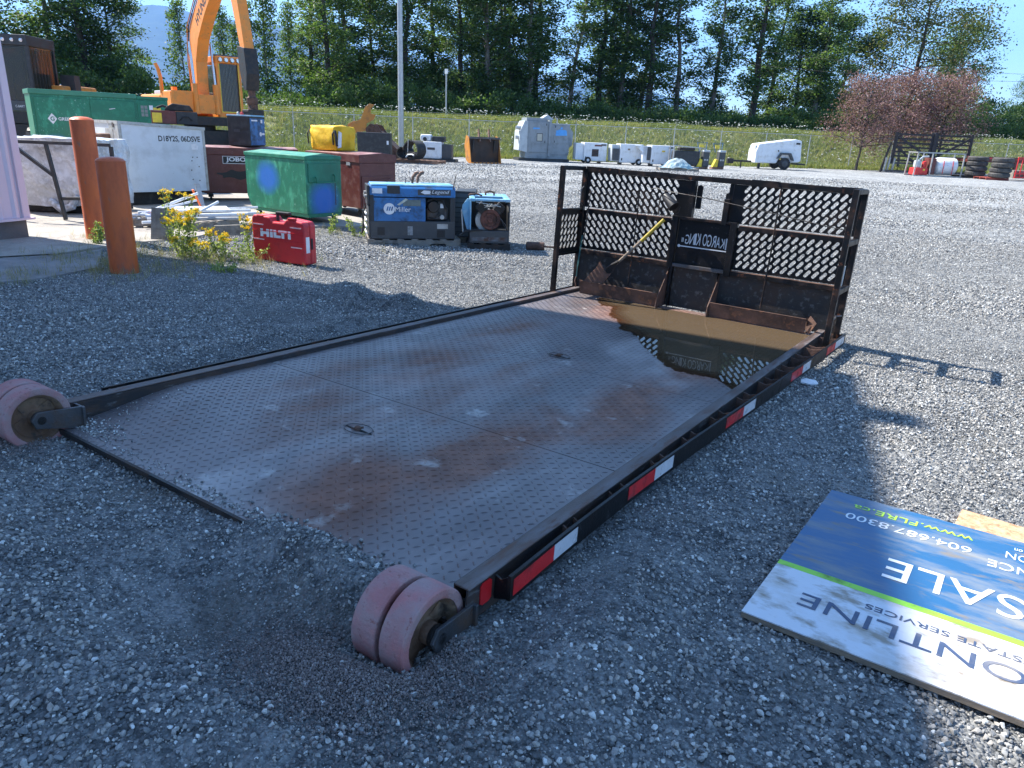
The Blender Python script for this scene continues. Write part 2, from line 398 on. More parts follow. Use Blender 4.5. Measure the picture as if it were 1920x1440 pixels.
def gravel_mat():
    m = bpy.data.materials.new('gravel_ground'); m.use_nodes = True; nt = m.node_tree; N = nt.nodes; L = nt.links
    b = N['Principled BSDF']; b.inputs['Roughness'].default_value = .9; b.inputs['Specular IOR Level'].default_value = .25
    tc = N.new('ShaderNodeTexCoord')
    def vor(s, feat='F1'):
        v = N.new('ShaderNodeTexVoronoi'); v.inputs['Scale'].default_value = s; v.feature = feat
        v.inputs['Randomness'].default_value = 1; L.new(tc.outputs['Object'], v.inputs['Vector']); return v
    def noi(s, d=5):
        n = N.new('ShaderNodeTexNoise'); n.inputs['Scale'].default_value = s; n.inputs['Detail'].default_value = d
        n.inputs['Roughness'].default_value = .65; L.new(tc.outputs['Object'], n.inputs['Vector']); return n
    def mth(op, a, c, k=None):
        x = N.new('ShaderNodeMath'); x.operation = op
        for i, q in enumerate((a, c, k)):
            if q is None: continue
            if isinstance(q, (int, float)): x.inputs[i].default_value = q
            else: L.new(q, x.inputs[i])
        return x.outputs[0]
    v1 = vor(90); v2 = vor(24); v3 = vor(6.0); n1 = noi(.35, 4); n2 = noi(1.6, 6)
    s1 = N.new('ShaderNodeSeparateColor'); L.new(v1.outputs['Color'], s1.inputs[0])
    s2 = N.new('ShaderNodeSeparateColor'); L.new(v2.outputs['Color'], s2.inputs[0])
    s3 = N.new('ShaderNodeSeparateColor'); L.new(v3.outputs['Color'], s3.inputs[0])
    t = mth('MULTIPLY', s1.outputs[0], .42); t = mth('MULTIPLY_ADD', s2.outputs[0], .36, t); t = mth('MULTIPLY_ADD', s3.outputs[1], .22, t)
    cr = N.new('ShaderNodeValToRGB'); e = cr.color_ramp.elements
    e[0].position = .12; e[0].color = (.10, .105, .108, 1); e[1].position = .88; e[1].color = (.54, .54, .52, 1)
    q = cr.color_ramp.elements.new(.5); q.color = (.285, .290, .288, 1)
    L.new(t, cr.inputs[0])
    # browner, finer patches where the gravel is thin
    mr = N.new('ShaderNodeMapRange'); mr.inputs[1].default_value = .53; mr.inputs[2].default_value = .68; mr.inputs[4].default_value = .55; L.new(n2.outputs[0], mr.inputs[0])
    mx = N.new('ShaderNodeMix'); mx.data_type = 'RGBA'; L.new(mr.outputs[0], mx.inputs[0]); L.new(cr.outputs[0], mx.inputs[6]); mx.inputs[7].default_value = (.27, .25, .215, 1)
    mr2 = N.new('ShaderNodeMapRange'); mr2.inputs[1].default_value = .35; mr2.inputs[2].default_value = .65; mr2.inputs[3].default_value = .84; mr2.inputs[4].default_value = 1.16; L.new(n1.outputs[0], mr2.inputs[0])
    mm = N.new('ShaderNodeMix'); mm.data_type = 'RGBA'; mm.blend_type = 'MULTIPLY'; mm.inputs[0].default_value = 1
    L.new(mx.outputs[2], mm.inputs[6]); L.new(mr2.outputs[0], mm.inputs[7])
    # close to the deck the loose stones are built one by one and the shade between them is put into the bed colour
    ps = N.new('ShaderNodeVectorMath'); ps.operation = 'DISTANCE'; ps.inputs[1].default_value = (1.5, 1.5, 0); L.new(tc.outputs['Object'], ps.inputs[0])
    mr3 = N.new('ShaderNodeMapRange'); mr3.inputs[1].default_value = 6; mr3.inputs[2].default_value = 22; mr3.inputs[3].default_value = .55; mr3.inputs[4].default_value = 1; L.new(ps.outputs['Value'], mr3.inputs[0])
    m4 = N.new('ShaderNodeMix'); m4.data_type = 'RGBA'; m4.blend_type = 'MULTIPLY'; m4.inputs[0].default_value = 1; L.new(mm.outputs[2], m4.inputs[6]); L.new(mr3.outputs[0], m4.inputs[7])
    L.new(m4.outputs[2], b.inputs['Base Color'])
    h = mth('MULTIPLY', v1.outputs['Distance'], -.35); h = mth('MULTIPLY_ADD', v2.outputs['Distance'], -1.0, h)
    bp = N.new('ShaderNodeBump'); bp.inputs['Strength'].default_value = .9; bp.inputs['Distance'].default_value = .035
    L.new(h, bp.inputs['Height']); L.new(bp.outputs[0], b.inputs['Normal'])
    return m
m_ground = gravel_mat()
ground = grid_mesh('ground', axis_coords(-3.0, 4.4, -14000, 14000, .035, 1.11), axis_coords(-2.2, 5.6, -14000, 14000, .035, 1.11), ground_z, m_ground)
tag(ground, kind='structure')

# stones, scattered as real pieces out to where they blur together
def stone_mat(name, lo, mid, hi, odd):
    m = bpy.data.materials.new(name); m.use_nodes = True; nt = m.node_tree; N = nt.nodes; L = nt.links
    b = N['Principled BSDF']; b.inputs['Roughness'].default_value = .82; b.inputs['Specular IOR Level'].default_value = .3
    oi = N.new('ShaderNodeObjectInfo'); cr = N.new('ShaderNodeValToRGB'); el = cr.color_ramp.elements
    el[0].position = 0; el[0].color = (*lo, 1); el[1].position = .96; el[1].color = (*hi, 1)
    a = el.new(.52); a.color = (*mid, 1); c = el.new(.84); c.color = (*odd, 1)
    L.new(oi.outputs['Random'], cr.inputs[0])
    tc = N.new('ShaderNodeTexCoord'); n = N.new('ShaderNodeTexNoise'); n.inputs['Scale'].default_value = 1.6; n.inputs['Detail'].default_value = 5
    L.new(tc.outputs['Object'], n.inputs['Vector'])
    mr = N.new('ShaderNodeMapRange'); mr.inputs[1].default_value = .3; mr.inputs[2].default_value = .7; mr.inputs[3].default_value = .7; mr.inputs[4].default_value = 1.3; L.new(n.outputs[0], mr.inputs[0])
    mm = N.new('ShaderNodeMix'); mm.data_type = 'RGBA'; mm.blend_type = 'MULTIPLY'; mm.inputs[0].default_value = 1
    L.new(cr.outputs[0], mm.inputs[6]); L.new(mr.outputs[0], mm.inputs[7]); L.new(mm.outputs[2], b.inputs['Base Color'])
    return m
m_stone = stone_mat('crushed_stone', (.095, .097, .099), (.285, .286, .280), (.62, .62, .59), (.38, .35, .31))
m_fines = stone_mat('brown_fines', (.12, .098, .092), (.20, .165, .155), (.32, .28, .265), (.24, .20, .18))

def stone_mesh(i, m, flat=.6):
    rg = random.Random(100 + i); bm = bmesh.new()
    bmesh.ops.create_icosphere(bm, subdivisions=2, radius=.5)
    ax = (rg.uniform(.85, 1.4), rg.uniform(.62, .95), rg.uniform(flat - .22, flat + .10))
    for v in bm.verts:
        k = rg.uniform(.86, 1.08); v.co = Vector((v.co.x * ax[0] * k, v.co.y * ax[1] * k, v.co.z * ax[2] * k))
    for _ in range(11):      # broken faces
        n = Vector((rg.gauss(0, 1), rg.gauss(0, 1), rg.gauss(0, 1))).normalized(); d = rg.uniform(.15, .34)
        for v in bm.verts:
            t = v.co.dot(n)
            if t > d: v.co -= n * (t - d)
    me = bpy.data.meshes.new('stone'); bm.to_mesh(me); bm.free(); me.materials.append(m); return me

def scatter(name, pts, rots, scales, idx, protos, kind='stuff'):
    """instances of a few small meshes at given points, one object"""
    me = bpy.data.meshes.new(name); pts = np.asarray(pts, np.float32)
    me.vertices.add(len(pts)); me.vertices.foreach_set('co', pts.ravel())
    def attr(n, t, d):
        a = me.attributes.new(n, t, 'POINT'); a.data.foreach_set('vector' if t == 'FLOAT_VECTOR' else 'value', np.asarray(d).ravel())
    attr('rot', 'FLOAT_VECTOR', np.asarray(rots, np.float32)); attr('pick', 'INT', np.asarray(idx, np.int32))
    sc = np.asarray(scales, np.float32)
    if sc.ndim == 1: sc = np.repeat(sc[:, None], 3, 1)
    attr('scl', 'FLOAT_VECTOR', sc)
    o = bpy.data.objects.new(name, me); COL.objects.link(o); o['kind'] = kind
    col = bpy.data.collections.new(name + '_pieces')
    for k, p in enumerate(protos):
        q = bpy.data.objects.new('%s_piece_%02d' % (name, k), p); col.objects.link(q)
    ng = bpy.data.node_groups.new(name, 'GeometryNodeTree')
    ng.interface.new_socket('Geometry', in_out='INPUT', socket_type='NodeSocketGeometry')
    ng.interface.new_socket('Geometry', in_out='OUTPUT', socket_type='NodeSocketGeometry')
    N = ng.nodes; L = ng.links
    gi = N.new('NodeGroupInput'); go = N.new('NodeGroupOutput'); ip = N.new('GeometryNodeInstanceOnPoints')
    ci = N.new('GeometryNodeCollectionInfo'); ci.inputs[0].default_value = col; ci.inputs['Separate Children'].default_value = True; ci.inputs['Reset Children'].default_value = True
    def na(n, t):
        a = N.new('GeometryNodeInputNamedAttribute'); a.data_type = t; a.inputs[0].default_value = n; return a.outputs[0]
    er = N.new('FunctionNodeEulerToRotation')
    L.new(gi.outputs[0], ip.inputs['Points']); L.new(ci.outputs[0], ip.inputs['Instance']); ip.inputs['Pick Instance'].default_value = True
    L.new(na('pick', 'INT'), ip.inputs['Instance Index']); L.new(na('rot', 'FLOAT_VECTOR'), er.inputs[0]); L.new(er.outputs[0], ip.inputs['Rotation'])
    L.new(na('scl', 'FLOAT_VECTOR'), ip.inputs['Scale']); L.new(ip.outputs[0], go.inputs[0])
    md = o.modifiers.new('scatter', 'NODES'); md.node_group = ng
    return o

def deck_local(x, y, z=0):
    """world to deck coordinates, arrays"""
    v = np.stack([x - DT.x, y - DT.y, z - DT.z], -1); Mi = np.array(DM)
    return v @ Mi
SLAB_F = [(-3.6, 1.29), (-3.54, 1.52), (-3.63, 1.82), (-3.86, 2.27), (-4.98, 2.93), (-4.80, 2.34), (-4.93, 2.19), (-4.98, 1.88), (-4.9, .4), (-4.4, -2.2), (-2.7, -2.4), (-3.2, -.2)]
SLAB_R = [(-5.0, 1.88), (-4.96, 2.22), (-4.86, 2.36), (-5.06, 3.0), (-5.16, 3.38), (-5.14, 3.8), (-5.3, 4.38), (-5.65, 5.17), (-5.75, 5.72), (-5.35, 6.22), (-4.95, 6.86), (-5.3, 8.45), (-6.4, 11.5), (-14.5, 11.5), (-14.5, 2.0), (-6.9, 1.0), (-6.0, -2.5), (-4.5, -2.4), (-4.95, .4)]
SLAB = SLAB_F; SLAB2 = SLAB_R
SIGN_O = Vector((3.033, .537)); SIGN_A = R(-2.6)
def inpoly(x, y, poly):
    c = np.zeros(x.shape, bool); n = len(poly)
    for i in range(n):
        x0, y0 = poly[i]; x1, y1 = poly[(i + 1) % n]
        k = ((y0 > y) != (y1 > y)) & (x < (x1 - x0) * (y - y0) / (y1 - y0 + 1e-12) + x0); c ^= k
    return c
def wedge(n, r0, r1, a0=-40, a1=40):
    a = YAW + np.radians(RNG.uniform(a0, a1, n)); r = np.sqrt(RNG.uniform(r0 ** 2, r1 ** 2, n))
    return CAM_POS.x + r * np.sin(a), CAM_POS.y + r * np.cos(a), r
def free(x, y):
    d = deck_local(x, y, ground_z(x, y))
    m = (d[:, 0] > .03) & (d[:, 0] < 2.44) & (d[:, 1] > -.045) & (d[:, 1] < 4.95)
    berm = (d[:, 1] < .16) & (d[:, 0] > .35) & (d[:, 0] < 2.30)
    zz = ground_z(x, y); zd = d[:, 2]
    m &= ~(berm & (zd > -.095))
    m |= inpoly(x, y, SLAB) | inpoly(x, y, SLAB2)
    c, s = math.cos(SIGN_A), math.sin(SIGN_A); u = (x - SIGN_O.x) * c + (y - SIGN_O.y) * s; v = -(x - SIGN_O.x) * s + (y - SIGN_O.y) * c
    m |= (u > .02) & (u < 2.42) & (v > .02) & (v < 1.2)
    return ~m
def gravel(name, parts, protos, seedscale, lift=.55):
    P = []; S = []
    for (dens, r0, r1, s0, s1, a0, a1) in parts:
        area = math.radians(a1 - a0) / 2 * (r1 ** 2 - r0 ** 2); n = int(dens * area)
        x, y, r = wedge(n, r0, r1, a0, a1)
        # thinner, finer in places
        q = .5 + .5 * _lumps(x, y, 1.3, 12, 8) * 1.6
        fine = np.maximum(np.maximum(np.exp(-((x - 1.72) / .55) ** 2 - ((y + .42) / .20) ** 2), np.exp(-((x - 2.62) / .10) ** 2 - ((y - .45) / .5) ** 2)), .9 * np.exp(-((x - 2.55) / .45) ** 2 - ((y + .85) / .22) ** 2))
        fine = np.maximum(fine, .8 * np.exp(-((x + .95) / .8) ** 2 - ((y - 2.2) / .25) ** 2))
        s = s0 * (s1 / s0) ** (RNG.random(n) ** 1.7); s = s * (.62 + .62 * np.clip(q, 0, 1)) * (1 - .62 * fine)
        k = free(x, y) & (RNG.random(n) < .60 + .55 * np.clip(q, 0, 1))
        x, y, s = x[k], y[k], s[k]; z = ground_z(x, y) + s * lift * (RNG.random(len(x)) * .9 - .15)
        P.append(np.stack([x, y, z], -1)); S.append(s)
    P = np.concatenate(P); S = np.concatenate(S); n = len(P)
    rot = np.stack([RNG.normal(0, .5, n), RNG.normal(0, .5, n), RNG.uniform(0, 6.28, n)], -1)
    o = scatter(name, P, rot, S, RNG.integers(0, len(protos), n), protos)
    return o
STONES = [stone_mesh(i, m_stone) for i in range(14)]
gravel('gravel', [
    (10000, .40, 3.2, .0065, .030, -105, 70), (8000, 3.2, 5.5, .007, .026, -62, 60), (5000, 5.5, 9, .010, .027, -48, 46),
    (2300, 9, 15, .015, .033, -42, 42), (360, 15, 24, .026, .055, -40, 40), (90, 24, 36, .04, .075, -40, 40)], STONES, 1)
# loose gravel lying on the tail of the deck (near the left corner and along the edge)
def deck_gravel():
    P = []; S = []
    for (cx, cy, rx, ry, n, s0, s1) in ((.26, .0, .10, .07, 300, .006, .016), (.55, -.02, .2, .03, 90, .005, .012), (1.45, -.03, .40, .03, 260, .006, .018), (1.85, -.02, .26, .045, 420, .008, .024), (.2, .2, .06, .2, 90, .005, .012), (1.2, 1.6, .9, 1.6, 60, .004, .010)):
        x = RNG.normal(cx, rx, n); y = np.abs(RNG.normal(0, ry, n)) + cy; s = RNG.uniform(s0, s1, n)
        k = (x > .12) & (x < 2.3) & (y > -.04); P.append(np.stack([x[k], y[k], deck_top(y[k]) + s[k] * .25], -1)); S.append(s[k])
    P = np.concatenate(P); S = np.concatenate(S); Wd = P @ np.array(DM).T + np.array(DT); n = len(Wd)
    scatter('gravel_on_deck', Wd, RNG.uniform(-1, 6.2, (n, 3)), S, RNG.integers(0, 14, n), STONES)
def deck_top(y):
    return -.030 - .072 * (1 - sstep(-.05, .62, np.asarray(y, float)) ** .9)

# fine brown dirt heaped round the near roller
FINES = [stone_mesh(40 + i, m_fines, .7) for i in range(5)]
def fines():
    n = 15000; x = np.concatenate([RNG.normal(2.22, .17, n), RNG.normal(2.42, .10, 6000), RNG.normal(.10, .12, 2500)])
    y = np.concatenate([RNG.normal(-.42, .10, n), RNG.normal(-.22, .11, 6000), RNG.normal(-.24, .08, 2500)])
    s = .003 + .009 * RNG.random(len(x)) ** 2.5; k = free(x, y) & ~((y > -.33) & (y < .05) & (x > 2.13) & (x < 2.38)); x, y, s = x[k], y[k], s[k]
    z = ground_z(x, y) + .007 + s * .3; m = len(x)
    scatter('dirt_by_wheel', np.stack([x, y, z], -1), RNG.uniform(-1, 6.2, (m, 3)), s, RNG.integers(0, 5, m), FINES)
fines()

# ================================================================== flatbed deck
deck = thing('flatbed_deck', 'rusty black steel truck flatbed deck lying on the gravel with a slotted headboard', 'truck deck', mat=DECK)

def plate_mat():
    m = bpy.data.materials.new('tread_plate_steel'); m.use_nodes = True; nt = m.node_tree; N = nt.nodes; L = nt.links
    b = N['Principled BSDF']; tc = N.new('ShaderNodeTexCoord')
    def noi(s, d=6, st=(1, 1, 1), dist=0):
        mp = N.new('ShaderNodeMapping'); mp.inputs['Scale'].default_value = st; L.new(tc.outputs['Object'], mp.inputs[0])
        n = N.new('ShaderNodeTexNoise'); n.inputs['Scale'].default_value = s; n.inputs['Detail'].default_value = d; n.inputs['Roughness'].default_value = .6
        n.inputs['Distortion'].default_value = dist; L.new(mp.outputs[0], n.inputs['Vector']); return n.outputs[0]
    def rmp(s, a, c, lo=0, hi=1):
        r = N.new('ShaderNodeMapRange'); r.inputs[1].default_value = a; r.inputs[2].default_value = c; r.inputs[3].default_value = lo; r.inputs[4].default_value = hi; L.new(s, r.inputs[0]); return r.outputs[0]
    def mix(f, a, c):
        x = N.new('ShaderNodeMix'); x.data_type = 'RGBA'
        if isinstance(f, float): x.inputs[0].default_value = f
        else: L.new(f, x.inputs[0])
        for i, q in ((6, a), (7, c)):
            if isinstance(q, tuple): x.inputs[i].default_value = (*q, 1)
            else: L.new(q, x.inputs[i])
        return x.outputs[2]
    c = mix(rmp(noi(1.5, 8, (1.2, .6, 1)), .35, .65), (.102, .084, .082), (.200, .170, .165))
    c = mix(rmp(noi(.9, 9, (1.4, .55, 1), .3), .50, .62, 0, .75), c, (.33, .30, .29))           # dusty
    def patch(cx, cy, rx, ry, ang=0, amt=1.0):
        mp = N.new('ShaderNodeMapping'); mp.vector_type = 'TEXTURE'; mp.inputs['Location'].default_value = (cx, cy, 0); mp.inputs['Rotation'].default_value = (0, 0, ang); mp.inputs['Scale'].default_value = (rx, ry, 1)
        L.new(tc.outputs['Object'], mp.inputs[0]); sx = N.new('ShaderNodeSeparateXYZ'); L.new(mp.outputs[0], sx.inputs[0])
        cb = N.new('ShaderNodeCombineXYZ'); L.new(sx.outputs[0], cb.inputs[0]); L.new(sx.outputs[1], cb.inputs[1])
        ln = N.new('ShaderNodeVectorMath'); ln.operation = 'LENGTH'; L.new(cb.outputs[0], ln.inputs[0])
        return rmp(ln.outputs['Value'], 1.35, .15, 0, amt)
    # rust lies in long streaks down the right of the middle and a fainter one on the left
    ps = [patch(1.75, .95, .26, .85, -.06), patch(1.95, 2.05, .26, .85, .10), patch(1.55, .35, .30, .4), patch(.75, 2.0, .28, 1.0, .08, .75), patch(.55, 3.0, .22, .7, 0, .7), patch(.85, 4.2, .5, .5, 0, .8), patch(2.0, 2.9, .25, .5, 0, .9), patch(.9, .8, .35, .6, 0, .6), patch(1.35, 4.4, .8, .5, 0, .95), patch(.5, 1.2, .2, .9, 0, .5), patch(1.25, 1.6, .3, 1.2, 0, .45)]
    acc = ps[0]
    for p in ps[1:]:
        a = N.new('ShaderNodeMath'); a.operation = 'MAXIMUM'; L.new(acc, a.inputs[0]); L.new(p, a.inputs[1]); acc = a.outputs[0]
    nr = noi(2.4, 9, (1.3, .65, 1), .6); s = N.new('ShaderNodeMath'); s.operation = 'MULTIPLY_ADD'; s.inputs[1].default_value = 1.5; L.new(nr, s.inputs[0]); L.new(acc, s.inputs[2])
    rf = rmp(s.outputs[0], .92, 1.58, 0, .90)
    rc = mix(rmp(noi(9, 6), .35, .65), (.135, .058, .036), (.225, .105, .068))
    c = mix(rf, c, rc)
    c = mix(rmp(noi(5, 8, (1, 1, 1)), .62, .72, 0, .6), c, (.46, .43, .40))
    # worn pale band along the tread by the right rail
    L.new(c, b.inputs['Base Color']); b.inputs['Metallic'].default_value = .12
    L.new(rmp(rf, 0, 1, .40, .70), b.inputs['Roughness'])
    bp = N.new('ShaderNodeBump'); bp.inputs['Strength'].default_value = .12; bp.inputs['Distance'].default_value = .004; L.new(noi(120, 3), bp.inputs['Height']); L.new(bp.outputs[0], b.inputs['Normal'])
    return m
m_plate = plate_mat()
def make_lug_mat():
    m = m_plate.copy(); m.name = 'tread_lug_steel'; b = m.node_tree.nodes['Principled BSDF']; b.inputs['Metallic'].default_value = .55
    for l in list(b.inputs['Roughness'].links): m.node_tree.links.remove(l)
    b.inputs['Roughness'].default_value = .34; return m
XL, XR = .105, 2.335
EDGES = [-.045, 1.13, 2.352, 3.574, 4.80]
HOLES = [(1.213, .726), (1.208, 2.535)]
for k in range(4):
    y0, y1 = EDGES[k] + (.0035 if k else 0), EDGES[k + 1] - .0035
    ys = np.linspace(y0, y1, 17 if k == 0 else 3); mb = MB()
    for i in range(len(ys) - 1):
        za, zb = float(deck_top(ys[i])), float(deck_top(ys[i + 1]))
        mb.add([(XL, ys[i], za), (XR, ys[i], za), (XR, ys[i + 1], zb), (XL, ys[i + 1], zb), (XL, ys[i], za - .008), (XR, ys[i], za - .008), (XR, ys[i + 1], zb - .008), (XL, ys[i + 1], zb - .008)],
               [(0, 1, 2, 3), (7, 6, 5, 4), (0, 3, 7, 4), (1, 5, 6, 2)] + ([(0, 4, 5, 1)] if i == 0 else []) + ([(3, 2, 6, 7)] if i == len(ys) - 2 else []))
    mb.build('deck_plate', m_plate, deck)
# raised treads, crossed in turn
mb = MB(); st = .0360
lug = []
for (u, v, h) in ((-.0145, 0, 0), (-.0075, -.0042, 0), (.0075, -.0042, 0), (.0145, 0, 0), (.0075, .0042, 0), (-.0075, .0042, 0), (-.006, 0, .0030), (.006, 0, .0030)): lug.append((u, v, h))
LF = [(0, 1, 6), (1, 2, 7, 6), (2, 3, 7), (3, 4, 7), (4, 5, 6, 7), (5, 0, 6)]
vv = []; ff = []
nx = int((XR - XL - .02) / st); ny = int((4.80 + .03) / st)
for i in range(nx):
    for j in range(ny):
        cx = XL + .018 + i * st; cy = -.03 + j * st
        if any((cx - hx) ** 2 + (cy - hy) ** 2 < .0036 for hx, hy in HOLES): continue
        if any(abs(cy - e) < .012 for e in EDGES[1:4]): continue
        a = (PI / 4 if (i + j) % 2 else -PI / 4) + PI / 4 * 0
        ca, sa = math.cos(a), math.sin(a); z = float(deck_top(cy)); sl = (float(deck_top(cy + .01)) - z) / .01; n = len(vv)
        for (u, v, h) in lug:
            x_ = u * ca - v * sa; y_ = u * sa + v * ca; vv.append((cx + x_, cy + y_, z + sl * y_ + h + .0002))
        ff += [tuple(q + n for q in f_) for f_ in LF]
mb.v = vv; mb.f = ff; mb.m = [0] * len(ff)
o = mb.build('raised_treads', make_lug_mat(), deck); o['kind'] = 'stuff'
# plate backing so that nothing shows through the seams
MB().bb((XL, -.04, -.125), (XR, 4.8, -.115)).build('deck_underside', m_railside, deck)
MB().bar((XL - .02, -.052, -.108), (XR + .02, -.052, -.108), .014, .022).build('tail_edge_bar', m_darksteel, deck)
# side channels: flat top, web to the inside, pocket strip outside
for side in (0, 1):
    xi, xo = (.105, .045) if side == 0 else (2.335, 2.392)
    s = 1 if side else -1
    mb = MB()
    top = [(min(xi, xo), 0.0), (max(xi, xo), 0.0)]
    mb.bb((min(xi, xo), .0, -.007), (max(xi, xo), 4.86, .0))
    mb.build('rail_top', m_rail, deck, bevel=.003)
    mb = MB()
    mb.bb((xi - .004 * s - .003, 0.01, -.125), (xi - .004 * s + .003, 4.84, -.0075))
    mb.bb((xo - .008 * s - .003, 0.0, -.125), (xo - .008 * s + .003, 4.86, -.0075))
    mb.build('rail_web', m_railside, deck)
# rub rail on the right, slightly bowed like the real one, with spacer plates
RUB = [(.13, 2.447, .004), (.45, 2.436, .0), (.70, 2.434, 0), (1.0, 2.434, 0), (1.335, 2.440, 0), (1.71, 2.450, 0), (2.1, 2.463, 0), (2.47, 2.476, 0), (2.87, 2.489, 0), (3.75, 2.514, 0), (4.86, 2.540, 0)]
def rubx(y): return float(np.interp(y, [p[0] for p in RUB], [p[1] for p in RUB]))
mb = MB(); ys = [p[0] for p in RUB]
for i in range(len(RUB) - 1):
    (ya, xa, za), (yb, xb, zb) = RUB[i], RUB[i + 1]
    mb.add([(xa - .006, ya, za), (xa + .006, ya, za), (xb + .006, yb, zb), (xb - .006, yb, zb), (xa - .006, ya, za - .085), (xa + .006, ya, za - .085), (xb + .006, yb, zb - .085), (xb - .006, yb, zb - .085)],
           [(0, 1, 2, 3), (7, 6, 5, 4), (0, 3, 7, 4), (1, 5, 6, 2)] + ([(0, 4, 5, 1)] if i == 0 else []) + ([(3, 2, 6, 7)] if i == len(RUB) - 2 else []))
mb.build('rub_rail', m_black, deck)
SP = [.135, .545, .62, .90, 1.0, 1.30, 1.40, 1.67, 1.78, 2.06, 2.19, 2.50, 2.63, 2.92, 3.05, 3.32, 3.45, 3.72, 3.85, 4.12, 4.22, 4.6, 4.84]
for y in SP:
    xr = rubx(y) - .0065
    mb = MB()
    mb.prism([(2.3935, -.012), (2.3935, -.095), (xr, -.080), (xr, -.003), ((xr + 2.39) / 2, -.020)], y - .004, y + .004, 'Y')
    mb.build('spacer_plate', m_rust if y > .2 else m_blackrust, deck)
# left strip
MB().bb((-.006, .22, -.088), (.006, 4.86, -.002)).build('rub_rail', m_blackrust, deck)
for y in (.25, .9, 1.0, 1.65, 1.78, 2.4, 2.55, 3.2, 3.35, 4.0, 4.12, 4.8):
    MB().bb((.0065, y - .004, -.085), (.0445, y + .004, -.010)).build('spacer_plate', m_rust, deck)
# reflective tape
def tape(y0, y1, m, z0=-.068, z1=-.010):
    n = max(2, int((y1 - y0) / .1) + 1); ys = np.linspace(y0, y1, n); mb = MB()
    for i in range(n - 1):
        xa, xb = rubx(ys[i]) + .0065, rubx(ys[i + 1]) + .0065
        mb.add([(xa, ys[i], z0), (xb, ys[i + 1], z0), (xb, ys[i + 1], z1), (xa, ys[i], z1), (xa + .001, ys[i], z0), (xb + .001, ys[i + 1], z0), (xb + .001, ys[i + 1], z1), (xa + .001, ys[i], z1)], [(0, 1, 2, 3), (4, 5, 6, 7), (0, 1, 5, 4), (3, 2, 6, 7), (0, 3, 7, 4), (1, 2, 6, 5)])
    return mb.build('reflective_tape', m, deck)
tape(.145, .40, m_tapered); tape(.402, .565, m_tapewhite)
tape(.985, 1.235, m_tapered); tape(1.237, 1.43, m_tapewhite)
tape(2.10, 2.36, m_tapered); tape(2.362, 2.56, m_tapewhite)
tape(3.28, 3.55, m_tapered); tape(3.552, 3.75, m_tapewhite)
tape(4.23, 4.50, m_tapered); tape(4.502, 4.80, m_tapewhite)
mb = MB()
mb.prism([(y, z) for y, z in ((.062, -.082), (.062, -.022), (.072, -.014), (.108, -.014), (.118, -.022), (.118, -.082), (.108, -.09), (.072, -.09))], 2.388, 2.392, 'X')
mb.build('red_reflector', m_tapered, deck)
MB().lathe([(0, 0), (.012, 0), (.012, .006), (.005, .006), (.005, .002), (0, .002)], (2.387, .022, -.085), 'X', 12).build('bolt', m_rust, deck)
# tie-down rings let into the deck
for (hx, hy) in HOLES:
    z = -.030
    ring = MB(); pts = [(hx + .074 * math.cos(a), hy + .052 * math.sin(a), z + .004 + .002) for a in np.linspace(0, 2 * PI, 25)]
    o = ring.tube(pts, .0022, 6, cap=False).build('tie_down_ring', m_greysteel, deck, smooth=True)
    mb = MB(); mb.prism([(hx + .070 * math.cos(a), hy + .047 * math.sin(a)) for a in np.linspace(0, 2 * PI, 24, endpoint=False)], z - .001, z + .0012); mb.build('ring_pocket', m_plate, o)
    mb = MB(); mb.prism([(hx + .066 * math.cos(a), hy - .004 + .011 * math.sin(a)) for a in np.linspace(0, 2 * PI, 20, endpoint=False)], z + .0013, z + .0022)
    mb.prism([(hx - .085, hy - .008), (hx + .085, hy - .008), (hx + .085, hy + .001), (hx - .085, hy + .001)], z + .0023, z + .003); mb.build('ring_slot', mat('slot_shadow_steel', (.008, .008, .008), .9), o)
    MB().lathe([(0, 0), (.015, 0), (.015, .012), (.009, .017), (0, .017)], (hx, hy - .005, z + .0031), 'Z', 12).bar((hx - .02, hy - .025, z + .008), (hx + .018, hy + .015, z + .012), .008).build('ring_bolt', m_rust, o)

